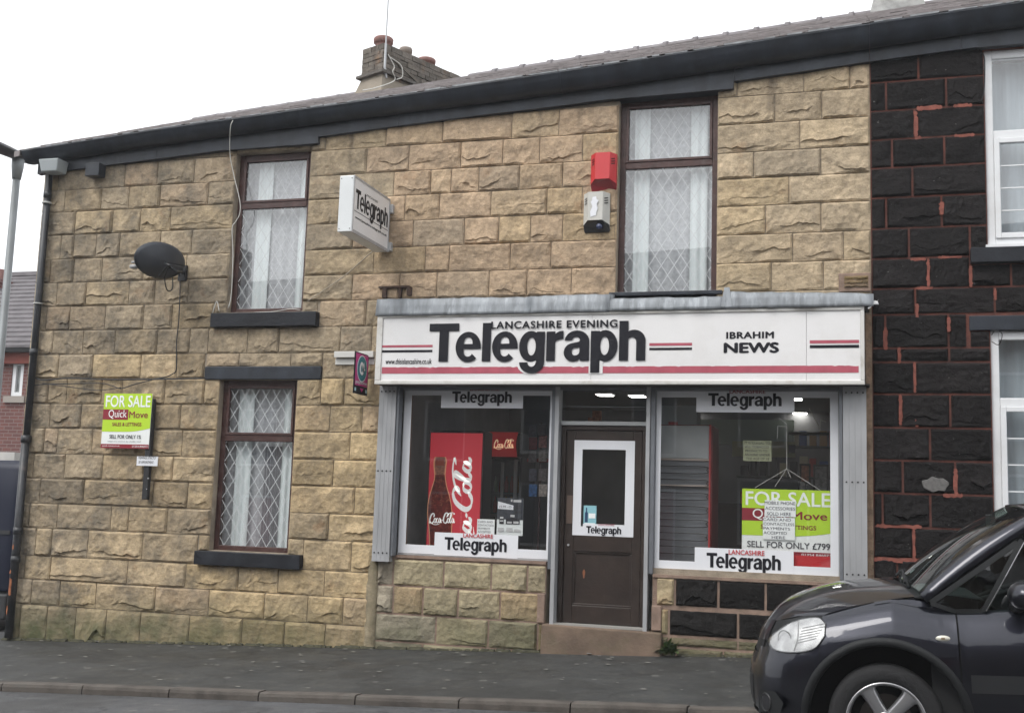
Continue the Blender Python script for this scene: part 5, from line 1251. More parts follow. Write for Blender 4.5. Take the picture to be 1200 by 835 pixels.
bevel(q.each('wall_bracket', M("bracket_grey", (.45,.45,.45), .5, .3), ps), .006)
# payment point sign: bar on the wall and a plate end on to the street
pz = thing('payment_sign', 'small magenta payment point sign on a white arm left of the shop sign', 'hanging sign', (-5.08, -.2, 2.6))
x0, x1, z0, z1 = rect(393, 425, 417, 412, -.03); q = B(); q.box(x0, -5.0, -.07, -.004, z0+.055, z1); q.box(x0, -5.0, -.03, -.003, z0-.02, z0+.05); bevel(q.out('arm', M("arm_white", (.58,.57,.54), .5, .2), pz), .004)
px0 = P(415.5, 436, -.40)[0]; za, zb = P(414.5, 460, -.40)[1], P(415.5, 411, -.40)[1]
q = B(); q.box(px0-.012, px0, -.40, -.045, za, zb); bevel(q.out('plate', inkblack, pz), .003)
mg = M("magenta_print", (.48,.02,.20), .4); tl = M("teal_print", (.01,.17,.22), .4)
fx2 = px0+.002; hh2 = zb-za
q = B(); q.quadf(0,1,0,1,0); q = B(); q.poly([(fx2,-.385,za+.20*hh2),(fx2,-.06,za+.20*hh2),(fx2,-.06,zb-.03*hh2),(fx2,-.385,zb-.03*hh2)]); q.poly([(fx2,-.25,za+.15*hh2),(fx2,-.20,za+.06*hh2),(fx2,-.15,za+.15*hh2)]); q.out('magenta_field', mg, pz)
def disc(r_, x, m_, n_): q = B(); q.poly([(x, -.222+r_*math.cos(t), za+.62*hh2+r_*1.12*math.sin(t)) for t in [6.283*k/28 for k in range(28)]]); return q.out(n_, m_, pz)
disc(.128, fx2+.002, vinylwhite, 'ring'); disc(.118, fx2+.004, tl, 'disc')
q = B(); mp_ = lambda a, b_: (fx2+.006, -.222+a*.10, za+.62*hh2+b_*.11)
ribbon([(.35,.62),(.30,-.1),(.0,-.48),(-.42,-.35),(-.52,.1),(-.25,.5),(.1,.35),(.38,-.45)], .13, .04, mp_, q); q.poly([mp_(.62+.11*math.cos(t), -.05+.11*math.sin(t)) for t in [6.283*k/10 for k in range(10)]]); q.out('logo_mark', vinylwhite, pz)
text('payzone', (fx2+.002, -.37, za+.22*hh2), (0,.29,0), (0,0,.085*hh2), vinylwhite, pz, bold=.01)
q = B()
for yy in (-.37, -.09): q.poly([(fx2, yy-.015, za+.06*hh2), (fx2, yy+.022, za+.06*hh2), (fx2, yy+.022, za+.14*hh2), (fx2, yy-.015, za+.14*hh2)])
q.out('corner_mark', M("pale_cyan", (.4,.6,.65), .5), pz)
# alarm boxes
def bellbox(nm, lab, body, px0, py0, px1, py1, dark, lens):
    x0, x1, z0, z1 = rect(px0, py1, px1, py0, -.11); t = thing(nm, lab, 'alarm box', ((x0+x1)/2, 0, z0)); w_ = x1-x0; h_ = z1-z0
    q = B(); a, b_ = x0+.22*w_, x1-.22*w_; zb_ = z0+.26*h_
    o = [(x0,-.005,z0+.02),(x1,-.005,z0+.02),(x1,-.005,z1),(x0,-.005,z1)]
    v = dict(A=(x0,-.05,zb_-.035),B=(a,-.125,zb_),C=(b_,-.125,zb_),D=(x1,-.05,zb_-.035),E=(x1,-.05,z1-.01),F=(b_,-.11,z1),G=(a,-.11,z1),H=(x0,-.05,z1-.01))
    f = lambda *k: q.poly([v[i] if isinstance(i, str) else o[i] for i in k])
    f('B','C','F','G'); f('A','B','G','H'); f('C','D','E','F'); f('H','G','F','E',2,3); f(0,'A','H',3); f('D',1,2,'E')
    bevel(q.out('cover', body, t), .003)
    q = B(); lo = [(x0+.03*w_,-.02,z0),(x1-.03*w_,-.02,z0)]
    q.poly([lo[0], lo[1], v['D'], v['C'], v['B'], v['A']][::1]); q.poly([o[0], o[1], lo[1], lo[0]]); q.poly([o[0], lo[0], v['A']]); q.poly([o[1], v['D'], lo[1]]); q.out('lower_face', dark, t)
    q = B()
    for s_ in (0, 1):
        for k in range(3):
            z = z1-.08-k*.026; 
            if s_: xa, ya, xb, yb_ = b_+.25*(x1-b_), -.105, x1-.2*(x1-b_), -.072
            else: xa, ya, xb, yb_ = x0+.25*(a-x0), -.072, a-.25*(a-x0), -.10
            q.poly([(xa, ya-.004, z), (xb, yb_-.004, z+.012), (xb, yb_-.004, z+.022), (xa, ya-.004, z+.010)])
    q.each('vent_slot', MATS["hole_black"], t)
    return t, x0, x1, z0, z1
redbox = M("alarm_red", (.52,.025,.030), .42, var=.06); bellbox('red_alarm_box', 'bright red alarm box beside the upstairs window, above the white one', redbox, 691, 178.5, 721, 221, M("alarm_dark_red", (.22,.012,.02), .4), False)
t, x0, x1, z0, z1 = bellbox('white_alarm_box', 'weathered white alarm box with a torn sticker beneath the red one', M("alarm_white", (.50,.49,.45), .5, var=.08, dirt=.4, dcol=(.3,.28,.23), ds=6), 682.5, 224.5, 713, 270, M("alarm_black", (.03,.03,.03), .4), True)
q = B(); cx_, cz_ = (x0+x1)/2-.005, (z0+z1)/2+.045; rt_ = random.Random(6); q.poly([(cx_+.035*a*(1+rt_.uniform(-.15,.3)), -.127, cz_+.105*b_*(1+rt_.uniform(-.1,.1))) for a, b_ in ((-1,-1),(-.2,-1),(.5,-.9),(.6,-.5),(.9,-.2),(.6,.2),(1,.6),(.5,.7),(.4,1),(-.6,1),(-.7,.6),(-1,.5),(-.8,0),(-1.1,-.5))]); q.out('torn_sticker', vinylwhite, t)
q = B(); q.tube([(x1-.09, -.06, z0+.045), (x1-.09, -.135, z0+.035)], [.03,.03], 12); q.out('strobe_lens', M("lens_blue", (.03,.04,.09), .15), t, True)
q = B(); q.tube(cat([(x1+.005,-.01,z1+.4),(x1+.012,-.012,z1),(x1+.04,-.01,z0+.1),(x1+.07,-.01,z0-.3)]), .003, 5); tag(q.out('alarm_wire', M("tan_wire", (.2,.16,.11), .7)), 'thin wire running down beside the alarm boxes', 'cable')
# satellite dish, seen from behind
sd_ = thing('satellite_dish', 'dark grey satellite dish on the left upper wall with a trailing cable', 'satellite dish', (-7.3, -.3, 4.0))
Yd = -.42; dx_, dz_ = P(188.5, 305.5, Yd); ctr = Vector((dx_, Yd, dz_))
vdir = (ctr-Vector((0, CY, CZ))).normalized()
nrm = (Vector((-.80, .22, .30))).normalized()
eu = nrm.cross(Vector((0,0,1))).normalized(); ev = eu.cross(nrm).normalized()
if ev.z < 0: ev = -ev
dm = M("dish_grey", (.045,.05,.06), .5, var=.2, vs=4, dirt=.4, dcol=(.09,.095,.10)); q = B(); RA, RB = .35, .20
rows = []
for k in range(9):
    t = k/8; rows.append([ctr+eu*(RA*t*math.cos(a))+ev*(RB*t*math.sin(a))+nrm*(.075*t*t-.06) for a in [6.28318*j/36 for j in range(37)]])
q.grid(rows); ob = q.out('reflector', dm, sd_, True); so2 = ob.modifiers.new("thick", 'SOLIDIFY'); so2.thickness = .008
rim = B(); rim.tube([ctr+eu*(RA*math.cos(a))+ev*(RB*math.sin(a))+nrm*.015 for a in [6.28318*j/36 for j in range(37)]], .008, 6, False); rim.out('rim', dm, sd_, True)
mt = ctr-nrm*.07+Vector((.06,0,-.05)); q = B(); q.tube([mt, mt-nrm*.05, mt-nrm*.08+Vector((0,.05,-.02)), (mt.x-.08, -.03, mt.z+.02)], .018, 8); q.box(mt.x-.13, mt.x-.03, -.055, -.005, mt.z-.08, mt.z+.10); q.out('wall_mount', M("mount_black", (.015,.015,.016), .5), sd_)
ba, bb = P(187, 324, Yd-.06), P(197, 312, Yd-.06); q = B(); q.tube([(ba[0],Yd-.07,ba[1]), (bb[0],Yd-.07,bb[1])], .012, 6); q.tube([(bb[0]-.01,Yd-.075,bb[1]+.02), (bb[0]+.03,Yd-.075,bb[1]-.0)], .018, 6); q.out('back_clamp', MATS["mount_black"], sd_)
la = P(153, 308, Yd-.05); q = B(); q.tube([ctr+ev*(-RB)+nrm*.0, ctr+ev*(-RB*.7)+nrm*.22, (la[0]-.02, Yd+.0, la[1]-.03)], .010, 6); q.out('feed_arm', MATS["mount_black"], sd_)
q = B(); q.tube([(la[0]-.03,Yd,la[1]-.03),(la[0]+.05,Yd,la[1]-.035)], [.024,.028], 10); q.tube([(la[0]-.02,Yd,la[1]+.02),(la[0]+.03,Yd,la[1]+.02)], .014, 8); q.out('receiver_head', M("lnb_grey", (.30,.30,.30), .5), sd_, True)
# cables: built along the wall from points seen in the photograph
def cable(name, label, pts, y, r_, mat, n=5):
    q = B(); pp = []
    for a in pts: yy = a[2] if len(a) > 2 else y; x, z = P(a[0], a[1], yy); pp.append((x, yy, z))
    q.tube(cat(pp, n), r_, 6); return tag(q.out(name, mat, None, True), label, 'cable')
cable('dish_cable', 'black dish cable dropping down the stonework to the left wall wires', [(197,314,-.47),(193,326,-.4),(196,340,-.3),(202,338,-.2),(203,322,-.15),(210,322,-.06),(211,340,-.05),(209.5,375,-.05),(207,400,-.05),(206.5,432,-.05),(202,438,-.05),(194,441.5,-.05),(180,444,-.05)], -.05, .0065, blackcable)
cable('wall_cable', 'black cable sagging along the joint between pipe and lintel', [(33,439),(50,445),(80,443),(125,444.5),(160,444.5),(195,444),(240,443)], -.055, .009, blackcable)
cable('wall_cable', 'lower slack black cable swinging across the wall above the sale board', [(36,452),(52,450),(80,449.5),(118,449),(132,452),(142,455),(158,450),(178,445)], -.06, .006, blackcable)
cable('wall_cable', 'lowest looping black cable behind the top of the sale board', [(50,449),(80,453),(112,457),(128,456),(142,454)], -.065, .005, blackcable)
cable('white_cable', 'white cable hanging from the gutter past the left upstairs window', [(273,141,-.27),(270,150,-.26),(269.5,180,-.1),(274,205,-.06),(281,235,-.06),(281,250,-.06),(276,260,-.06),(272,268,-.06),(273,300,-.06),(271,345,-.06),(267.5,361,-.07)], -.06, .0048, whitecable)
cable('white_cable', 'white cable end lying beside the left upstairs sill', [(257,365),(254,353),(249,367)], -.07, .005, whitecable)
cable('sign_cable', 'pale cable slanting from the projecting sign to the window corner', [(440,292,-.10),(430,300,-.06),(405,322,-.05),(378,341,-.05),(360,353,-.05)], -.05, .006, M("tan_cable", (.36,.31,.24), .7))
cable('loose_wire', 'thin white wire lying across the sill of the left upstairs window', [(275,368),(300,366),(320,365),(340,362),(352,363)], -.0, .004, whitecable)
# rusted sign bracket above the flashing
rk2 = thing('rusty_bracket', 'rusted iron bracket remains above the left end of the lead flashing', 'bracket', (-4.75, 0, 3.55))
q = B(); im = M("rusted_iron", (.06,.035,.025), .9, var=.5, vs=25, bump=.6)
for a, b_, c_, d_ in ((444,335,480,337.5),(448,337,453,349),(467,337,470,349),(477,336,482,346)): x0_, x1_, z0_, z1_ = rect(a, d_, c_, b_, -.05); q.box(x0_, x1_, -.065+.003*(a % 3), -.005, z0_, z1_)
bevel(q.out('iron_bar', im, rk2), .004)

# ------------------------------------------------------------------ the parked car
paint = M("dark_car_paint", (.014,.015,.023), .36, .85, coat=.8); blackp = plastic
chrome = M("alloy_silver", (.42,.42,.43), .3, .8, var=.08); tyrem = M("tyre_rubber", (.012,.012,.013), .85, bump=.3, bs=90); inner = M("wheel_well", (.006,.006,.007), .95)
car = bpy.data.objects.new('parked_car', None); C.objects.link(car)
tag(car, 'dark blue black hatchback parked at the kerb with its nose to the left', 'car')
CX0, CYM = -.656, -3.425
car.location = (CX0, CYM, gz(CX0)-.215+.018); car.rotation_euler = (0, -math.atan(SL), 0)
def interp(tab, x):
    if x <= tab[0][0]: return tab[0][1]
    for (a, b_), (c_, d_) in zip(tab, tab[1:]):
        if x <= c_:
            t = (x-a)/(c_-a); return b_+(d_-b_)*t
    return tab[-1][1]
def sm(tab):
    """smooth version of a table, as dense table"""
    p = cat([(a, b_, 0) for a, b_ in tab], 8); return [(v.x, v.y) for v in p]
HW = .868; LEN = 4.13
PLAN = cat([(0,0,0),(.008,.22,0),(.035,.42,0),(.10,.60,0),(.22,.735,0),(.40,.805,0),(.62,.845,0),(.95,.863,0),(1.4,HW,0),(2.2,HW,0),(3.0,.862,0),(3.55,.825,0),(3.90,.73,0),(4.08,.52,0),(4.12,.25,0),(LEN,0,0)], 10)
PL = [Vector((p.x, p.y)) for p in PLAN]; acc = [0]
for a, b_ in zip(PL, PL[1:]): acc.append(acc[-1]+(b_-a).length)
PT = acc[-1]
def plan(s):
    s = max(0, min(PT, s)); import bisect
    i = min(max(bisect.bisect_right(acc, s)-1, 0), len(PL)-2); t = (s-acc[i])/(acc[i+1]-acc[i]); p = PL[i].lerp(PL[i+1], t)
    j0, j1 = max(0, i-1), min(len(PL)-1, i+2); tg = (PL[j1]-PL[j0]).normalized(); return p, Vector((-tg.y, tg.x))      # outward normal (points -x at nose, +y on side)
def s_of_x(x, front=True):
    for i in range(len(PL)-1):
        if PL[i].x <= x <= PL[i+1].x: return acc[i]+(acc[i+1]-acc[i])*(x-PL[i].x)/max(1e-6, PL[i+1].x-PL[i].x)
    return PT
ZC = sm([(.10,.80),(.166,.885),(.268,.965),(.432,1.03),(.6,1.068),(.834,1.088),(1.0,1.10)])
ZE = sm([(.1,.76),(.20,.80),(.32,.855),(.46,.895),(.64,.945),(.807,.985),(.96,1.01),(1.05,1.02)])
def hoodz(x, y):
    k = min(1, abs(y)/.69)**2.6; return interp(ZC, x)*(1-k)+interp(ZE, x)*k
BELT = sm([(.9,1.0),(.98,.99),(1.10,.962),(1.25,.945),(1.5,.952),(2.2,.975),(3.0,1.01),(3.6,1.04),(4.13,1.02)])
SIDE = [(0,.06),(.12,.03),(.30,.006),(.5,0),(.64,.006),(.76,.026),(.86,.058),(.94,.105),(1,.165)]
NOSE = [(0,.11),(.10,.035),(.22,.006),(.40,.0),(.58,.012),(.66,.03),(.80,.06),(.90,.085),(1,.125)]
ZB = .23
def top_inset(x): return 1
def body(s, z):
    """point on the skin: s along the plan curve, z height (clamped to the shoulder)"""
    p, n = plan(s); x = p.x
    wn = max(0, min(1, (.50-x)/.35)); 
    if x > 3.6: wn = min(1, (x-3.6)/.4)*.6
    zt = ztop(s); t = max(0, min(1, (z-ZB)/(zt-ZB)))
    ins = interp(NOSE, t)*wn+interp(SIDE, t)*(1-wn)
    if x > .96: ins *= 1-.12*min(1, (x-.96)/.3)*(t > .9)
    q = p-(-n if False else n)*0
    return Vector((p.x+abs(n.x)*ins*(1 if x < 2 else -1), max(0, p.y-abs(n.y)*ins), min(z, zt)))
_zt = {}
def ztop(s):
    k = round(s, 3)
    if k in _zt: return _zt[k]
    p, n = plan(s)
    wn = max(0, min(1, (.50-p.x)/.35)); ins = .125*wn+.165*(1-wn)
    x = p.x+abs(n.x)*ins; y = p.y-abs(n.y)*ins
    z = hoodz(x, y) if p.x < .9 else (interp(BELT, p.x) if p.x > 1.10 else hoodz(.9, y)*(1-(p.x-.9)/.2)+interp(BELT, 1.10)*(p.x-.9)/.2)
    if p.x > 3.9: z = 1.03
    _zt[k] = z; return z
WX = (.83, 3.33); WR = .325; RA_ = .452; WZ = .312
def zlow(x, base):
    for wx in WX:
        d_ = abs(x-wx)
        if d_ < RA_: return max(base, WZ+math.sqrt(RA_*RA_-d_*d_))
    return base
def place(v, side=-1): return (v.x, v.y*(-side)*-1 if False else v.y*side, v.z)
def skin(name, x0, x1, z0, z1, mat, off=0.0, nu=24, nv=10, both=True, arch=True, s0=None, s1=None, smooth=True, parent=None, sides=(-1, 1)):
    s0 = s_of_x(x0) if s0 is None else s0; s1 = s_of_x(x1) if s1 is None else s1; res = []
    for sd in sides:
        rows = []
        for i in range(nu+1):
            s = s0+(s1-s0)*i/nu; p, n = plan(s); zt = ztop(s)
            lo = z0(p.x) if callable(z0) else z0; hi = z1(p.x) if callable(z1) else z1; hi = min(hi, zt); lo = min(lo, hi)
            if arch: lo = min(zlow(p.x, lo), hi)
            row = []
            for j in range(nv+1):
                z = lo+(hi-lo)*j/nv; v = body(s, z)
                row.append(((v.x-abs(n.x)*off*(1 if v.x < 2 else -1)), (v.y+abs(n.y)*off)*sd, z))
            rows.append(row)
        q = B(); q.grid(rows)
        if sd < 0: q.f = [tuple(reversed(f)) for f in q.f]
        res.append(q.out(name, mat, parent or car, smooth))
    return res
g_ = .0035
# dark liner so that the gaps between panels read as shut lines
skin('body_liner', 0, 0, ZB, 2, inner, -.014, 110, 10, s0=0, s1=PT, smooth=True)
Sb = s_of_x(.47)
skin('front_bumper', 0, 0, lambda x: .24, lambda x: .70+.03*max(0, min(1, (x-.1)/.35)) if x > .06 else .66, paint, 0, 40, 14, s0=0, s1=Sb-g_)
skin('upper_grille', 0, 0, .665, .80, blackp, -.006, 14, 6, s0=0, s1=s_of_x(.075))
skin('nose_panel', 0, 0, .74, 2, paint, .001, 16, 5, s0=0, s1=s_of_x(.105)-.004)
skin('front_lip', 0, 0, .21, .30, blackp, .012, 34, 4, s0=0, s1=Sb-.01)
skin('lower_grille', 0, 0, .34, .52, inner, .003, 14, 4, s0=0, s1=s_of_x(.05))
skin('front_wing', .47, 1.245, .24, 2, paint, 0, 60, 14)
# nose skin behind the headlight
skin('headlight_bowl', .11, .47, .70, 2, blackp, -.004, 14, 8)
skin('front_door', 1.255, 2.26, .30, 2, paint, 0, 26, 14); skin('rear_door', 2.27, 3.12, .30, 2, paint, 0, 22, 14)
skin('rear_wing', 3.13, 3.9, .24, 2, paint, 0, 40, 12); skin('rear_bumper', 0, 0, .24, 2, paint, 0, 24, 10, s0=s_of_x(3.905), s1=PT)
skin('sill_trim', 1.24, 2.92, .20, .325, blackp, .012, 20, 5, arch=False)
trimm = M("trim_grey", (.018,.019,.021), .4)
skin('side_moulding', 1.30, 2.22, .50, .60, trimm, .016, 16, 5); skin('side_moulding', 2.30, 2.98, .50, .60, trimm, .016, 12, 5)
# crease along the wing and door: a shallow proud wedge
def crease(x0, x1, a, b_):
    skin('body_crease', x0, x1, lambda x: a+(b_-a)*(x-x0)/(x1-x0)-.030*min(1, (x-x0)/.2), lambda x: a+(b_-a)*(x-x0)/(x1-x0), paint, .006, 16, 3)
# arch cladding
for wx in WX:
    for sd in (-1, 1):
        q = B(); rows = []
        for k in range(33):
            a = math.pi*(-.06+1.12*k/32); row = []
            for r_, of in ((.430,-.035),(.436,.006),(.446,.014),(.466,.016),(.480,.008),(.485,-.006)):
                x = wx+r_*math.cos(a); z = WZ+r_*math.sin(a); v = body(s_of_x(x), max(z, .3)); row.append((x, (v.y+of)*sd, z))
            rows.append(row)
        q.grid(rows)
        if sd > 0: q.f = [tuple(reversed(f)) for f in q.f]
        q.out('wheel_arch_trim', blackp, car, True)
        q = B(); q.grid([[(wx+.44*math.cos(a), y*sd, WZ+.44*math.sin(a)) for y in (.84, .45)] for a in [math.pi*(-.1+1.2*k/20) for k in range(21)]]); q.out('wheel_well', inner, car, True)
        q = B(); q.poly([(wx+.44*math.cos(a), .5*sd, WZ+.44*math.sin(a)) for a in [math.pi*2*k/20 for k in range(20)]]); q.out('wheel_well', inner, car)
# bonnet
rows = []; nY = 20
for i in range(nY+1):
    y = -.692+1.384*i/nY; ay = abs(y)
    # front outline of the bonnet: from the top loop of the skin
    best = None
    for k in range(60):
        s = Sb*k/59*1.0; v = body(s, 9); 
        if best is None or abs(v.y-ay) < best[0]: best = (abs(v.y-ay), v.x)
    x0 = max(best[1], .112)+.003
    xr_ = .93+.10*(ay/.69)**2
    if ay > .60: x0 = max(x0, .30+(ay-.60)*2.0)
    rows.append([(x0+(xr_-x0)*j/22, y, hoodz(x0+(xr_-x0)*j/22, y)+.003-.006*(j == 0)+.008*math.exp(-((ay-.45)/.05)**2)*min(1, j/8)) for j in range(23)])
q = B(); q.grid(rows); q.f = [tuple(reversed(f)) for f in q.f]; hood = q.out('bonnet', paint, car, True)
for o in (hood,):
    if o.data.polygons[100].normal.z < 0: o.data.flip_normals()
q = B(); q.grid([[(x, y, z) for x, z in ((.93+.1*(abs(y)/.69)**2, 1.075-.06*(abs(y)/.69)**2.6), (1.02+.1*(abs(y)/.69)**2, 1.06-.05*(abs(y)/.69)**2.6))] for y in [-.70+1.4*k/12 for k in range(13)]]); q.out('scuttle_panel', blackp, car, True)
# headlight: clear lens over a bowl with reflector, lamp and ribbed chrome
HLX = [(.120,.735,.765),(.16,.70,.80),(.22,.688,.842),(.30,.688,.872),(.38,.698,.890),(.45,.725,.893),(.50,.795,.862)]
hlo = sm([(a, b_) for a, b_, c_ in HLX]); hhi = sm([(a, c_) for a, b_, c_ in HLX])
refl = M("reflector_chrome", (.90,.90,.88), .10, 1.0); 
for sd, hl in zip((-1, 1), ('headlight', 'headlight')):
    lens = skin(hl, .120, .500, lambda x: interp(hlo, x), lambda x: interp(hhi, x), lensglass, .012, 22, 8, sides=(sd,))[0]
    base = skin('headlight_back', .125, .496, lambda x: interp(hlo, x)+.005, lambda x: interp(hhi, x)-.005, M("reflector_grey", (.50,.50,.49), .22, .85, var=.35, vs=14), .005, 20, 6, sides=(sd,), parent=lens)[0]
    rim_ = B()
    loop = []
    for k in range(24): x = .120+.380*k/23; loop.append((x, interp(hhi, x)))
    for k in range(24): x = .500-.380*k/23; loop.append((x, interp(hlo, x)))
    pts = []
    for x, z in loop+loop[:1]: v = body(s_of_x(x), z); p_, n_ = plan(s_of_x(x)); pts.append((v.x-abs(n_.x)*.008, (v.y+abs(n_.y)*.008)*sd, z))
    rim_.tube(pts, .003, 5, False); rim_.out('headlight_seal', blackp, lens, True)
    # round reflectors
    for hx, hz, r_ in ((.235,.765,.050),):
        s = s_of_x(hx); v = body(s, hz); p_, n_ = plan(s); nn = Vector((-abs(n_.x), abs(n_.y), 0)).normalized(); tt = Vector((abs(n_.y), abs(n_.x), 0)).normalized(); q = B()
        q.grid([[((v+nn*(.004-.0*k)+tt*(r_*k/4*math.cos(a))).x, (v+nn*(.004)+tt*(r_*k/4*math.cos(a))).y*sd, hz+r_*k/4*math.sin(a)) for a in [6.283*j/18 for j in range(19)]] for k in (4, 3.4)]); q.out('reflector_ring', refl, lens, True)
        if False:
            q = B(); q.poly([((v+nn*.006+tt*(r_*.5*math.cos(a))).x, (v+nn*.006+tt*(r_*.5*math.cos(a))).y*sd, hz+r_*.5*math.sin(a)) for a in [6.283*j/14 for j in range(14)]]); q.out('bulb_cap', M("bulb_grey", (.25,.25,.26), .3, .6), lens)
    q = B()
    for k in range(6):
        z = .745+k*.017
        x0, x1 = .335+.004*k, min(.500, .43+.012*k+.02)
        pp = []
        for j in range(5): x = x0+(x1-x0)*j/4; v = body(s_of_x(x), z+.008*j); pp.append((v.x-.002, (v.y+.005)*sd, z+.008*j))
        q.tube(pp, .0026, 4)
    q.each('lens_rib', M("rib_dark", (.10,.10,.10), .4), lens)
    q = B(); pp = []
    for j in range(8): z = .700+.165*j/7; x = .315+.018*math.sin(j/7*3.1); v = body(s_of_x(x), z); pp.append((v.x-.002, (v.y+.006)*sd, z))
    q.tube(pp, .004, 4); q.out('lens_divider', M("divider_grey", (.25,.25,.25), .4), lens)
# fog lamp recess
for sd in (-1, 1):
    s = s_of_x(.14); v = body(s, .40); p_, n_ = plan(s); nn = Vector((-abs(n_.x), abs(n_.y), 0)).normalized(); tt = Vector((abs(n_.y), abs(n_.x), 0)).normalized()
    q = B(); f = lambda a_, b_, o_: ((v+tt*a_+nn*o_).x, (v+tt*a_+nn*o_).y*sd, .38+b_)
    q.poly([f(a_, b_, .004) for a_, b_ in ((-.09,-.07),(.14,-.05),(.18,.02),(.10,.075),(-.07,.07))]); q.out('fog_lamp_bezel', blackp, car)
    q = B(); q.grid([[f(r_*math.cos(t), r_*math.sin(t), o_) for t in [6.283*j/18 for j in range(19)]] for r_, o_ in ((.058,.006),(.054,.014),(.046,.006))]); q.out('fog_lamp_ring', M("fog_ring", (.012,.012,.013), .45), car, True)
    q = B(); q.poly([f(.048*math.cos(t), .048*math.sin(t), .0075) for t in [6.283*j/16 for j in range(16)]]); q.out('fog_lamp', M("fog_glass", (.03,.03,.033), .2, .3), car)
    # side repeater
    s = s_of_x(1.165); v = body(s, .795); q = B(); q.grid([[(1.165+.040*k*math.cos(t), (v.y+.004+.010*(1-k*k))*sd, .795+.017*k*math.sin(t)) for t in [6.283*j/18 for j in range(19)]] for k in (0,.5,.85,1)]); q.out('side_repeater', M("repeater_clear", (.62,.60,.52), .2), car, True)
    q = B(); q.box(1.155, 1.175, (v.y+.013)*sd-.001, (v.y+.013)*sd+.003, .79, .80); q.out('repeater_bulb', M("bulb_amber", (.2,.14,.08), .4), car)
# emblem on the nose
# glasshouse ---------------------------------------------------------
def side_g(z): return .742-.150*max(0, (z-.95)/.55)**1.25
def gp3(x, z, off=0): return (x, -(side_g(z)+off), z)
def both_sides(name, pts_fn, mat, smooth=False, thick=None):
    for sd in (-1, 1):
        q = B(); rows = [[(p[0], p[1]*(1 if sd < 0 else -1), p[2]) for p in r] for r in pts_fn]; q.grid(rows)
        o = q.out(name, mat, car, smooth)
        if thick: s__ = o.modifiers.new('t', 'SOLIDIFY'); s__.thickness = thick; s__.offset = 0
WS_B = lambda u: Vector((.955+.105*abs(u)**2.2, -.685*u, 1.085-.065*abs(u)**2.4))       # u -1..1, near side = +1
WS_T = lambda u: Vector((1.655+.09*abs(u)**2.2, -.555*u, 1.555-.045*abs(u)**2.4))
def ws(u, v): a, b_ = WS_B(u), WS_T(u); p = a.lerp(b_, v); return p+Vector((-.02, 0, .035))*math.sin(math.pi*v)
q = B(); q.grid([[tuple(ws(-.94+1.88*i/16, .03+.95*j/10)) for j in range(11)] for i in range(17)]); o = q.out('windscreen', carglass, car, True)
# A pillar: from windscreen edge round to the side glass line
SIDE_T = lambda v: (1.07+(1.80-1.07)*v, .995+(1.50-.995)*(v**.90))       # x,z of the lower/outer edge
rows = []
for j in range(15):
    v = j/14; e = ws(.94, v*.98+.02); x, z = SIDE_T(v); o3 = Vector(gp3(x+.02, z)); mid = (Vector(e)+o3)/2+Vector((-.012,-.018,.012)); rows.append([tuple(e), tuple(mid), tuple(o3), (o3.x+.02, o3.y+.02, o3.z-.012)])
both_sides('windscreen_pillar', rows, paint, True, .012)
# roof, rails, rear
def roofp(x, u):
    t = max(0, min(1, (x-1.65)/2.1)); zc = 1.56+.045*math.sin(math.pi*min(1, t*1.05)*.9); e = abs(u)**3; return (x+.09*abs(u)**2.2*(1-t), -.60*u*(1-.04*t), zc-.065*e)
q = B(); q.grid([[roofp(1.655+2.05*i/16, -1+2*j/12) for j in range(13)] for i in range(17)]); o = q.out('roof', paint, car, True); s__ = o.modifiers.new('t', 'SOLIDIFY'); s__.thickness = .02
rails = [[roofp(1.72+2.0*i/12, 1), gp3(1.74+1.98*i/12, 1.485, .004), gp3(1.74+1.98*i/12, 1.455, .0)] for i in range(13)]; both_sides('roof_rail', rails, paint, True, .01)
both_sides('centre_pillar', [[gp3(x, z, .003) for z in (.93, 1.1, 1.3, 1.47)] for x in (2.24, 2.33)], blackp, False, .01)
both_sides('rear_pillar', [[gp3(x+(z-.97)*.25, z, .001) for z in (.96, 1.12, 1.3, 1.47)] for x in (3.05, 3.4, 3.75)], paint, True, .01)
# quarter light frame and glass
QA, QB_, QC, QD = (1.115,.988), (1.245,.942), (1.40,.945), (1.62,1.335)
def strip(name, a, b_, w_, mat, off=.004): 
    dx_, dz_ = b_[0]-a[0], b_[1]-a[1]; L = math.hypot(dx_, dz_); nx_, nz_ = -dz_/L*w_/2, dx_/L*w_/2
    both_sides(name, [[gp3(a[0]+nx_, a[1]+nz_, off), gp3(a[0]-nx_, a[1]-nz_, off)], [gp3((a[0]+b_[0])/2+nx_, (a[1]+b_[1])/2+nz_, off), gp3((a[0]+b_[0])/2-nx_, (a[1]+b_[1])/2-nz_, off)], [gp3(b_[0]+nx_, b_[1]+nz_, off), gp3(b_[0]-nx_, b_[1]-nz_, off)]], mat, False, .006)
strip('door_frame_strip', QC, (1.645,1.35), .028, blackp, .006); strip('chrome_strip', (1.415,.945), (1.655,1.335), .006, M("thin_chrome", (.25,.25,.26), .25, .8), .011)
strip('glass_seal', QA, QD, .030, blackp, .003); strip('glass_seal', QA, QB_, .024, blackp, .004); strip('glass_seal', QB_, QC, .022, blackp, .005)
sg_ = glass_mat("side_glass", (.20,.235,.235), 1.1, .0)
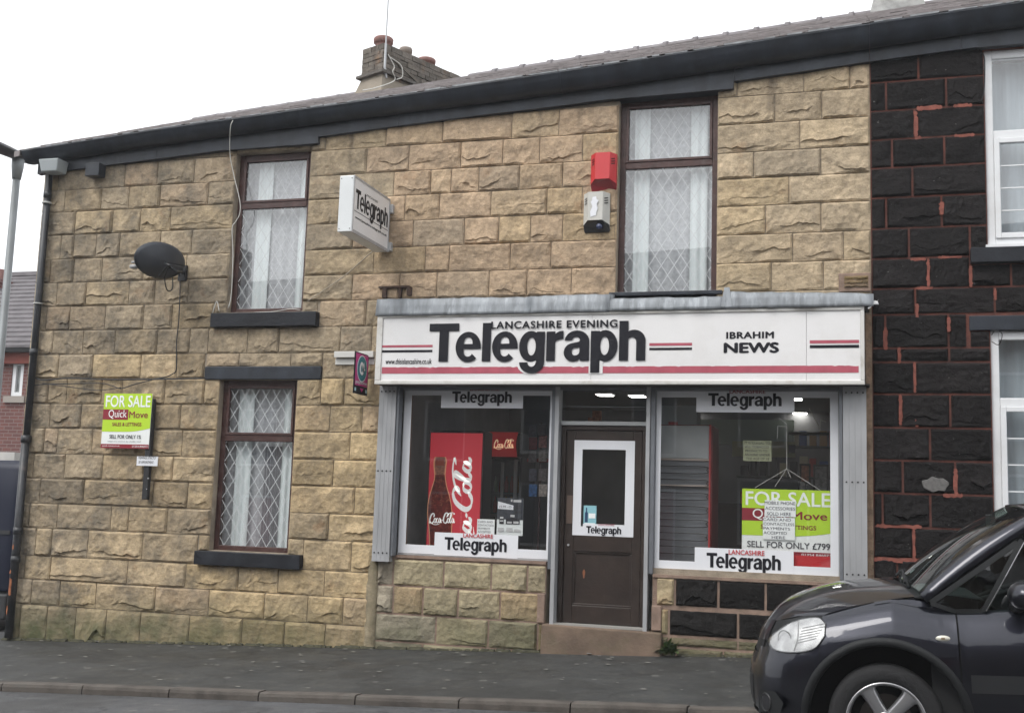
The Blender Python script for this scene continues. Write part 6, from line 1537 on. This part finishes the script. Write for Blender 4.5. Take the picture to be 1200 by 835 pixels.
for sd in (-1, 1):
    q = B(); k = 1 if sd < 0 else -1
    n = 8; rows = []
    for i in range(n+1):
        t = i/n; lx = QA[0]+(QD[0]-QA[0])*t, QA[1]+(QD[1]-QA[1])*t
        if t < .26: lo = (QA[0]+(QB_[0]-QA[0])*t/.26, QA[1]+(QB_[1]-QA[1])*t/.26)
        elif t < .56: lo = (QB_[0]+(QC[0]-QB_[0])*(t-.26)/.30, QB_[1]+(QC[1]-QB_[1])*(t-.26)/.30)
        else: lo = (QC[0]+(QD[0]-QC[0])*(t-.56)/.44, QC[1]+(QD[1]-QC[1])*(t-.56)/.44)
        rows.append([(p[0], p[1]*k, p[2]) for p in (gp3(*lo), gp3((lo[0]+lx[0])/2, (lo[1]+lx[1])/2), gp3(*lx))])
    q.grid(rows); q.out('quarter_light', sg_, car, True)
    q = B(); fr2 = [(1.43,.95),(1.66,1.335),(1.85,1.44),(2.24,1.465),(2.24,.97)]; q.poly([(x, -(side_g(z)-.003)*k, z) for x, z in fr2]); q.out('door_window', sg_, car)
    q = B(); q.poly([(x, -(side_g(z)-.003)*k, z) for x, z in ((2.33,.975),(2.33,1.465),(3.05,1.465),(3.17,1.40),(3.05,1.0))]); q.out('door_window', sg_, car)
q = B(); q.poly([(4.02,-.6,1.04),(3.74,-.55,1.52),(3.74,.55,1.52),(4.02,.6,1.04)]); q.out('rear_window', sg_, car)
q = B(); q.grid([[(x, y, z) for x, z in ((3.6,1.04),(4.02,1.03),(4.06,.9))] for y in (-.72,-.4,0,.4,.72)]); q.out('tailgate_shelf', paint, car, True)
both_sides('rear_corner', [[gp3(3.75,.96), gp3(3.72,1.47)], [(4.03,-.60,1.03), (3.75,-.55,1.52)]], paint)
# cabin inside: dashboard, seats, wheel, tax discs on the screen
cab = M("cabin_trim", (.030,.031,.033), .8); 
q = B(); q.grid([[(x, y, z) for x, z in ((1.0,1.02),(1.2,1.03),(1.42,1.0),(1.50,.92),(1.48,.6))] for y in [-.66+1.32*k/8 for k in range(9)]]); o = q.out('dashboard', M("dash_top", (.10,.11,.11), .7), car, True)
q = B(); q.box(1.4, 3.9, -.70, .70, .28, .34); q.out('cabin_floor', cab, car)
q = B(); q.box(1.1, 3.6, -.715, -.70, .34, .95); q.box(1.1, 3.6, .70, .715, .34, .95); q.each('door_card', cab, car)
for y in (-.36, .36):
    q = B(); q.box(1.85, 2.35, y-.25, y+.25, .45, .62); q.hexa([(2.28,y-.24,.6),(2.42,y-.24,.6),(2.42,y+.24,.6),(2.28,y+.24,.6),(2.48,y-.21,1.18),(2.58,y-.21,1.18),(2.58,y+.21,1.18),(2.48,y+.21,1.18)]); q.box(2.50, 2.60, y-.13, y+.13, 1.22, 1.40); bevel(q.out('seat', cab, car), .04, 3)
q = B(); q.box(3.0, 3.4, -.6, .6, .5, .62); q.box(3.35, 3.45, -.6, .6, .6, 1.2); bevel(q.out('rear_seat', cab, car), .03, 2)
c0 = Vector((1.62, .36, 1.0)); ax_ = Vector((-.35, 0, 1)).normalized(); e1 = Vector((0,1,0)); e2 = ax_.cross(e1)
q = B(); q.tube([c0+(e1*math.cos(t)+e2*math.sin(t))*.185 for t in [6.2832*k/28 for k in range(29)]], .015, 8, False); q.tube([c0-e1*.18, c0+e1*.18], .015, 6); q.out('steering_wheel', cab, car, True)
q = B(); a = ws(.05, .80); q.box(a.x+.03, a.x+.06, -.13, .13, a.z-.06, a.z+.02); q.out('rear_view_mirror', cab, car)
q = B()
for u, v in ((.30,.10), (.05,.13)): p = ws(u, v); q.poly([tuple(ws(u-.03, v)+Vector((.006,0,-.002))), tuple(ws(u+.03, v)+Vector((.006,0,-.002))), tuple(ws(u+.03, v+.04)+Vector((.006,0,-.002))), tuple(ws(u-.03, v+.04)+Vector((.006,0,-.002)))])
q.out('screen_sticker', vinylwhite, car)
# wipers
for u0, u1 in ((.62, -.02), (-.05, -.72)):
    q = B(); pts = [ws(u0+(u1-u0)*k/6, .015+.055*math.sin(k/6*2.2))+Vector((-.012,0,.016)) for k in range(7)]; q.tube(pts, .009, 6); q.tube([Vector((.98+.05*abs(u0), -.68*u0, 1.06)), pts[2]], .012, 6); q.out('wiper', blackp, car, True)
# wing tops between bonnet, windscreen pillar and skin
rows = []
for i in range(11):
    x = .80+.42*i/10; s = s_of_x(x); v = body(s, 9); zi = hoodz(min(x, .98), .69)+.001 if x < 1.02 else max(v.z, hoodz(.98,.69)-.14*(x-1.02))
    yi = .688 if x < 1.02 else .70; rows.append([(x, -yi+.02, zi), (x, -(yi+v.y)/2, (zi+v.z)/2+.003), (x, -v.y-.001, v.z), (x, -v.y-.02, v.z-.012)])
both_sides('wing_top', rows, paint, True)
# door mirror
for sd in (-1, 1):
    q = B(); cx_, cy2, cz_ = 1.60, .90, 1.045
    rows = []
    for i in range(11):
        t = math.pi*i/10; rows.append([(cx_+.085*math.sin(t)*math.cos(a)*(1 if math.cos(a) < 0 else .55), (cy2+.125*math.cos(t))*sd, cz_+.080*math.sin(t)*math.sin(a)) for a in [6.2832*k/16 for k in range(17)]])
    q.grid(rows)
    if sd > 0: q.f = [tuple(reversed(f)) for f in q.f]
    mo = q.out('door_mirror', paint, car, True); q = B(); q.tube([(1.58, .72*sd, .97), (1.60, .80*sd, .99), (1.60, .86*sd, 1.01)], [.045,.038,.035], 8); q.out('mirror_arm', blackp, mo, True)
# door handles
skin('door_handle', 2.05, 2.22, .80, .83, paint, .025, 6, 3, arch=False)
# tail lights and number plate zone at the back
skin('tail_light', 3.85, 4.02, .78, .98, M("tail_red", (.35,.01,.01), .2), .008, 8, 5)
# wheels: tyre, rim with five spokes
def wheel(x, sd, first=[None]):
    yc = .815
    w_ = bpy.data.objects.new('wheel', None)
    q = B(); prof = [(.215,-.09),(.29,-.098),(.310,-.085),(.322,-.06),(.326,0),(.322,.06),(.310,.085),(.29,.098),(.235,.094),(.222,.08)]
    q.grid([[(x+r_*math.cos(t), (yc-.06+w)*sd if False else (yc-.075+w)*sd, WZ+r_*math.sin(t)) for r_, w in prof] for t in [6.2832*k/56 for k in range(57)]]); ty = q.out('wheel', tyrem, car, True); 
    q = B()
    prof = [(.222,.084),(.228,.094),(.216,.090),(.207,.070),(.200,.0),(.200,-.08)]
    q.grid([[(x+r_*math.cos(t), (yc-.075+w)*sd, WZ+r_*math.sin(t)) for r_, w in prof] for t in [6.2832*k/48 for k in range(49)]])
    rim = q.out('rim', chrome, ty, True)
    for k in range(5):
        a = 6.2832*k/5+rad(118); q = B(); er = Vector((math.cos(a), 0, math.sin(a))); et = Vector((-math.sin(a), 0, math.cos(a))); rows = []
        for i in range(8):
            f_ = i/7; r_ = .045+.165*f_; hw = .030+.010*f_*f_+(.012 if i == 7 else 0); dep = .080-.028*(1-f_)**1.6; rows.append([tuple(Vector((x, (yc-.075+dep+dy_)*sd, WZ))+er*r_+et*(hw*c_)) for c_, dy_ in ((-1.25,-.035),(-1,-.008),(-.6,0),(.6,0),(1,-.008),(1.25,-.035))])
        q.grid(rows); q.out('spoke', chrome, rim, True)
    q = B(); q.grid([[(x+r_*math.cos(t), (yc-.075+w)*sd, WZ+r_*math.sin(t)) for r_, w in ((.0,.066),(.026,.066),(.032,.060),(.06,.054),(.065,.02))] for t in [6.2832*k/24 for k in range(25)]]); q.out('hub_cap', chrome, rim, True)
    q = B()
    for k in range(5): a = 6.2832*(k+.5)/5+rad(118); q.tube([(x+.045*math.cos(a), (yc-.075+.040)*sd, WZ+.045*math.sin(a)), (x+.045*math.cos(a), (yc-.075+.060)*sd, WZ+.045*math.sin(a))], .009, 6)
    q.out('wheel_nut', MATS["dark_grey_metal"], rim)
    q = B(); q.poly([(x+.15*math.cos(t), (yc-.10)*sd, WZ+.15*math.sin(t)) for t in [6.2832*k/24 for k in range(24)]]); q.out('brake_disc', M("brake_steel", (.10,.09,.085), .4, .8), rim)
    q = B(); q.poly([(x+.205*math.cos(t), (yc-.13)*sd, WZ+.205*math.sin(t)) for t in [6.2832*k/24 for k in range(24)]]); q.out('wheel_back', inner, rim)
for x in WX:
    for sd in (-1, 1): wheel(x, sd)
q = B(); q.box(.5, 3.7, -.6, .6, .22, .30); q.out('underbody', inner, car)

# ------------------------------------------------------------------ street lamp behind the corner
lamp = thing('street_lamp', 'grey steel street lamp column at the far left edge beside the corner', 'street lamp', (-12.45, 3, gz(-12.4)))
lxp = P(12, 290, 3)[0]
q = B(); q.tube([(lxp, 3, gz(-12)-.2), (lxp, 3, 1.2), (lxp, 3, 1.25), (lxp, 3, 6.30)], [.085,.085,.062,.055], 14); q.out('column', M("lamp_grey", (.20,.215,.22), .55, .3, var=.1), lamp, True)
q = B(); q.tube([(lxp, 3, 6.22), (lxp, 3, 6.42), (lxp, 3, 6.54)], [.065,.09,.095], 12); q.out('collar', MATS["lamp_grey"], lamp, True)
lt = B(); xa, za = P(31, 184, 3); 
# lantern: long shallow tray pointing to the road, its end just over the column
rows = []      # long shallow tray reaching out over the road, its heel just over the column
for dy2, dz2, wd2, hh2 in [(.34,.0,.03,.03),(.28,.0,.10,.05),(.05,.0,.13,.07),(-.30,.0,.17,.08),(-.80,.01,.17,.08),(-1.15,.02,.11,.05),(-1.22,.02,.03,.03)]:
    rows.append([(lxp+wd2*math.cos(a), 3+dy2, 6.58+dz2+hh2*math.sin(a)*(1 if math.sin(a) > 0 else .6)) for a in [6.2832*k/14 for k in range(15)]])
lt.grid(rows); lt.out('lantern', M("lantern_dark", (.05,.05,.052), .55, .2), lamp, True)

# ------------------------------------------------------------------ dark van and brick house at the far left
van = thing('parked_van', 'dark navy van parked behind the corner at the left edge', 'van', (-13.2, 2, gz(-13)))
vm_ = M("navy_van_paint", (.007,.010,.026), .45, spec=.3); vx1 = P(21, 600, 1.6)[0]; vg = gz(-12.5)-.12; zt = P(10, 537, 1.6)[1]
q = B()
prof = [(1.58,.52),(1.55,.60),(1.55,1.1),(1.555,1.45),(1.57,1.85),(1.63,1.95),(2.5,1.97),(3.3,1.95),(3.40,1.85),(3.43,1.45),(3.45,1.0),(3.42,.52)]
sc = (zt-vg)/1.97
q.grid([[(x, y+(iy if 2 < j < 9 else 0), vg+z*sc) for j, (y, z) in enumerate(prof)] for x, iy in ((vx1-4.6,.0),(vx1-.10,0),(vx1-.03,.0))]+[[(vx1, 2.5+(y-2.5)*.985, vg+(1.2+(z-1.2)*.985)*sc) for y, z in prof]])
q.poly([(vx1, 2.5+(y-2.5)*.985, vg+(1.2+(z-1.2)*.985)*sc) for y, z in prof]); q.out('body', vm_, van, True)
zc = P(10, 623, 1.55)[1]; q = B(); q.box(vx1-4.5, vx1-.05, 1.535, 1.55, zc-.03, zc+.02); q.out('side_strip', M("van_trim", (.02,.021,.023), .6), van)
q = B(); q.box(vx1-4.6, vx1+.02, 1.50, 3.5, vg+.26, vg+.60); bevel(q.out('bumper', MATS["van_trim"], van), .03)
for wx in (vx1-.85, vx1-3.8):
    for yy in (1.58, 3.28): 
        q = B(); q.tube([(wx, yy, vg+.33), (wx, yy+.2, vg+.33)], .33, 24); wv = q.out('wheel', tyrem, van); q = B(); q.tube([(wx, yy-.01, vg+.33), (wx, yy+.02, vg+.33)], .2, 18); q.out('rim', chrome, wv)
q = B(); q.box(vx1-.02, vx1+.012, 1.62, 1.72, vg+.75, vg+1.25); q.out('tail_lamp', MATS["tail_red"], van)
# grey-white wall behind the van
bh = thing('brick_house', 'red brick house with grey tiled roof and a small white window at the left', 'house', (-19, 9, gz(-19)))
hm = bpy.data.materials.new("house_brick"); hm.use_nodes = True; n = hm.node_tree.nodes; l = hm.node_tree.links
bt = n.new("ShaderNodeTexBrick"); bt.inputs['Scale'].default_value = 1; bt.inputs['Brick Width'].default_value = .225; bt.inputs['Row Height'].default_value = .075; bt.inputs['Mortar Size'].default_value = .008
bt.inputs['Color1'].default_value = (.17,.065,.055,1); bt.inputs['Color2'].default_value = (.12,.05,.045,1); bt.inputs['Mortar'].default_value = (.20,.15,.14,1)
tc = n.new("ShaderNodeNewGeometry"); sp = n.new("ShaderNodeSeparateXYZ"); cb = n.new("ShaderNodeCombineXYZ"); l.new(tc.outputs['Position'], sp.inputs[0]); ad_ = n.new("ShaderNodeMath"); l.new(sp.outputs[0], ad_.inputs[0]); l.new(sp.outputs[1], ad_.inputs[1]); l.new(ad_.outputs[0], cb.inputs[0]); l.new(sp.outputs[2], cb.inputs[1]); l.new(cb.outputs[0], bt.inputs[0]); l.new(bt.outputs[0], n["Principled BSDF"].inputs[0]); n["Principled BSDF"].inputs['Roughness'].default_value = .9
yb_ = 9.0; hx1 = -15.2; hz_e = P(20, 413, yb_)[1]
wx0, wx1, wz0, wz1 = P(13.5, 443, yb_)[0], P(27, 443, yb_)[0], P(20, 464, yb_)[1], P(20, 423, yb_)[1]
q = B(); cells = [(-26, hx1, gz(-20)-.6, hz_e)]; cells = sub(cells, (wx0, wx1, wz0, wz1))
for c_ in cells: q.box(c_[0], c_[1], yb_, yb_+.3, c_[2], c_[3])
q.box(hx1-.3, hx1, yb_+.3, yb_+7, gz(-20)-.6, hz_e); q.out('wall', hm, bh)
q = B(); t = .09; q.box(wx0, wx0+t, yb_+.02, yb_+.1, wz0, wz1); q.box(wx1-t, wx1, yb_+.02, yb_+.1, wz0, wz1); q.box(wx0+t, wx1-t, yb_+.02, yb_+.1, wz1-t, wz1); q.box(wx0+t, wx1-t, yb_+.02, yb_+.1, wz0, wz0+t); wf = q.out('window', upvc, bh)
q = B(); q.quadf(wx0+t, wx1-t, wz0+t, wz1-t, yb_+.07); q.out('pane', M("grey_curtain_glass", (.22,.23,.23), .3, var=.3, vs=5), wf)
q = B(); q.box(wx0-.12, wx1+.12, yb_-.06, yb_+.01, wz0-.14, wz0-.0); q.out('sill', M("stone_sill", (.3,.27,.24), .8), bh)
q = B(); q.box(-26.2, hx1+.05, yb_-.14, yb_-.0, hz_e-.25, hz_e+.02); q.out('brick_cornice', M("cornice_red", (.22,.06,.045), .85, var=.2), bh)
q = B(); q.box(-26.2, hx1+.08, yb_-.30, yb_-.15, hz_e-.02, hz_e+.12); q.out('gutter', blackp, bh)
tm = M("grey_roof_tile", (.11,.10,.105), .8, var=.25, vs=4)
rdir = 3.6; nrow = 17
for k in range(nrow):
    ya, yb2 = yb_-.32+(rdir+.32)*k/nrow, yb_-.32+(rdir+.32)*(k+1)/nrow+.05; z = lambda y: hz_e+.06+(y-yb_+.32)*.62
    q = B(); v = [(-26.3,ya,z(ya)+.045),(hx1+.15,ya,z(ya)+.045),(hx1+.15,yb2,z(yb2)),(-26.3,yb2,z(yb2))]; q.hexa([(a,b_,c_-.04) for a,b_,c_ in v]+v); q.out('tile_course', tm, bh)
zr = hz_e+.06+(rdir+.32)*.62
q = B(); q.tube([(-26.3, yb_+rdir, zr), (hx1+.15, yb_+rdir, zr)], .12, 8); q.out('ridge', tm, bh)
q = B(); v = [(-26.3,yb_+rdir,zr-.05),(hx1+.15,yb_+rdir,zr-.05),(hx1+.15,yb_+7.4,hz_e),(-26.3,yb_+7.4,hz_e)]; q.hexa([(a,b_,c_-.05) for a,b_,c_ in v]+v); q.poly([(hx1-.01,yb_,hz_e),(hx1-.01,yb_+7,hz_e),(hx1-.01,yb_+rdir,zr-.08)]); q.out('rear_roof', tm, bh)
q = B(); xc, zc_ = P(3, 350, yb_+3); q.box(xc-.5, xc+.12, yb_+2.6, yb_+3.3, zc_-2, zc_+.35); q.box(xc-.55, xc+.16, yb_+2.55, yb_+3.35, zc_+.35, zc_+.45); q.out('chimney', hm, bh)
q = B(); q.tube([(xc-.15, yb_+3, zc_+.45), (xc-.15, yb_+3, zc_+.75)], [.12,.10], 10); q.out('chimney_pot', potm, bh)
x0_, x1_, z0_, z1_ = rect(-40, 537, 17, 529, 6.0); q = B(); q.box(x0_, x1_, 6.0, 6.25, gz(-14)-.3, z1_); gw = q.out('garden_wall', M("pale_render", (.45,.44,.42), .8, var=.15)); tag(gw, 'low pale rendered wall just above the van roof at the left', 'wall')

# ------------------------------------------------------------------ terrace across the street (it shows in the glass and paint)
om = M("opposite_stone", (.11,.09,.07), .9, var=.3, vs=2.5, bump=.4); orf = M("opposite_roof", (.08,.08,.085), .7)
def op_house(x0):
    t = thing('terraced_house', '%s stone terraced house from the left across the street behind the viewer' % ('first','second','third','fourth','fifth','sixth','seventh','eighth')[int(round((x0+24)/5.2))], 'house', (x0+2.6, -15.2, gz(x0)), 'stone terraced houses across the street')
    g0 = gz(x0+2.6)-.15; yf = -15.2; zt = g0+6.1
    cells = [(x0, x0+5.2, g0-.6, zt)]; wins = [(x0+.6, x0+1.7, g0+3.0, g0+4.5), (x0+3.3, x0+4.4, g0+3.0, g0+4.5), (x0+.6, x0+2.2, g0+.8, g0+2.3), (x0+3.5, x0+4.4, g0+.1, g0+2.25)]
    for w_ in wins: cells = sub(cells, w_)
    q = B()
    for c_ in cells: q.box(c_[0], c_[1], yf-.3, yf, c_[2], c_[3])
    q.out('wall', om, t)
    q = B(); q.hexa([(x0,yf+.3,zt-.12),(x0+5.2,yf+.3,zt-.12),(x0+5.2,yf-4,zt+2.55),(x0,yf-4,zt+2.55),(x0,yf+.3,zt),(x0+5.2,yf+.3,zt),(x0+5.2,yf-4,zt+2.7),(x0,yf-4,zt+2.7)]); q.hexa([(x0,yf-4,zt+2.55),(x0+5.2,yf-4,zt+2.55),(x0+5.2,yf-8,zt-.1),(x0,yf-8,zt-.1),(x0,yf-4,zt+2.7),(x0+5.2,yf-4,zt+2.7),(x0+5.2,yf-8,zt),(x0,yf-8,zt)]); q.v = [(a, b_, c_+SL*(a-x0-2.6)) for a, b_, c_ in q.v]; q.out('roof', orf, t)
    for i, w_ in enumerate(wins):
        q = B(); f = .06
        q.box(w_[0], w_[0]+f, yf-.14, yf-.06, w_[2], w_[3]); q.box(w_[1]-f, w_[1], yf-.14, yf-.06, w_[2], w_[3]); q.box(w_[0]+f, w_[1]-f, yf-.14, yf-.06, w_[3]-f, w_[3]); q.box(w_[0]+f, w_[1]-f, yf-.14, yf-.06, w_[2], w_[2]+f)
        fo = q.out('window' if i < 3 else 'door_frame', upvc, t)
        q = B(); q.poly([(w_[1],yf-.11,w_[2]),(w_[0],yf-.11,w_[2]),(w_[0],yf-.11,w_[3]),(w_[1],yf-.11,w_[3])]); q.out('pane' if i < 3 else 'door', M("opposite_glass", (.05,.06,.07), .1) if i < 3 else M("opposite_door", (.20,.03,.03), .5), fo)
    q = B(); q.box(x0+.1, x0+.9, yf-4.3, yf-3.5, zt+1.9, zt+3.6); q.out('chimney', om, t)
for k in range(8): op_house(-24+k*5.2)

# ------------------------------------------------------------------ weeds and small litter on the pavement
wm = M("weed_leaf", (.045,.085,.02), .6, var=.35, vs=30); wm2 = M("weed_leaf_pale", (.07,.11,.03), .6, var=.3, vs=30)
def weed(px, py, y, sc, n_, seed, label):
    x, z = P(px, py, y); r = random.Random(seed); root = thing('weed', label, 'plant', (x, y, gz(x)+.0)); z = gz(x)-.005
    for i in range(n_):
        a = r.uniform(0, 6.283); if_ = r.uniform(.5, 1.0); el = r.uniform(.25, 1.35); L = sc*r.uniform(.5, 1.1); d_ = Vector((math.cos(a)*math.cos(el), -abs(math.sin(a))*math.cos(el)*.75, math.sin(el)))
        w_ = L*r.uniform(.10, .17); s_ = d_.cross(Vector((0,0,1))).normalized(); base_ = Vector((x+r.uniform(-.3,.3)*sc, y+r.uniform(-.1,.02)*sc, z+r.uniform(0,.25)*sc)); q = B(); up = Vector((0,0,1))
        pts = [(0,.12),(.25,.55),(.5,1),(.75,.7),(1,.03)]; rows = []
        for t, ww in pts:
            c_ = base_+d_*(L*t)-up*(L*t*t*.35*if_); rows.append([c_-s_*w_*ww+up*w_*.25*ww, c_, c_+s_*w_*ww+up*w_*.25*ww])
        q.grid(rows); q.out('leaf', wm if r.random() < .7 else wm2, root, True)
weed(785, 762, -.10, .17, 60, 1, 'green leafy weed growing at the wall foot beside the shop step')
weed(893, 748, -.16, .11, 16, 2, 'small weed at the wall foot just in front of the car nose')
r = random.Random(77); q = B()
for k in range(150):
    x = r.uniform(-9, 1.5); y = r.uniform(-2.25, -.03)*(1 if r.random() < .7 else .15); s_ = r.uniform(.008, .024); z = gz(x)-.12*(-y/2.34)+.003; a0 = r.uniform(0, 6)
    q.poly([(x+s_*1.4*math.cos(a0+t)*r.uniform(.7,1.2), y+s_*math.sin(a0+t), z+.002) for t in (0, 1.3, 2.5, 3.7, 5)])
o = q.out('litter_specks', M("pale_grit", (.25,.24,.22), .8)); o['kind'] = 'stuff'; o['label'] = 'pale specks of grit and litter scattered over the pavement'
# moss and dirt along the foot of the wall
q = B(); r = random.Random(5)
x = -9.5
while x < -.2:
    if not -3.04 < x < -1.8:
        s_ = r.uniform(.02, .06); z = gz(x)+.0; q.hexa([(x,-.05-s_*.5,z-.01),(x+s_*2,-.05-s_*.4,z-.01),(x+s_*2,0,z-.01),(x,0,z-.01),(x+.01,-.045,z+s_*.22),(x+s_*1.8,-.045,z+s_*.22),(x+s_*1.8,0,z+s_*.4),(x+.01,0,z+s_*.4)])
    x += r.uniform(.03, .10)
o = q.out('wall_foot_moss', M("moss_dirt", (.045,.043,.025), .95, var=.5, vs=15, bump=.8)); o['kind'] = 'stuff'; o['label'] = 'dark mossy dirt gathered along the foot of the shop wall'

# ------------------------------------------------------------------ thin haze volume, added to lift the blacks like lens veil
hz = bpy.data.materials.new("haze_air"); hz.use_nodes = True; n = hz.node_tree.nodes; n.remove(n["Principled BSDF"])
pvn = n.new("ShaderNodeVolumePrincipled"); pvn.inputs['Color'].default_value = (.95,.97,1,1); pvn.inputs['Density'].default_value = .0014
hz.node_tree.links.new(pvn.outputs[0], n["Material Output"].inputs['Volume'])
q = B(); q.box(-112, 112, -112, 112, gz(-110)-2, 11.5); o = q.out('haze', hz); o['kind'] = 'stuff'; o['label'] = 'thin pale haze added over the whole street to lift the dark tones'
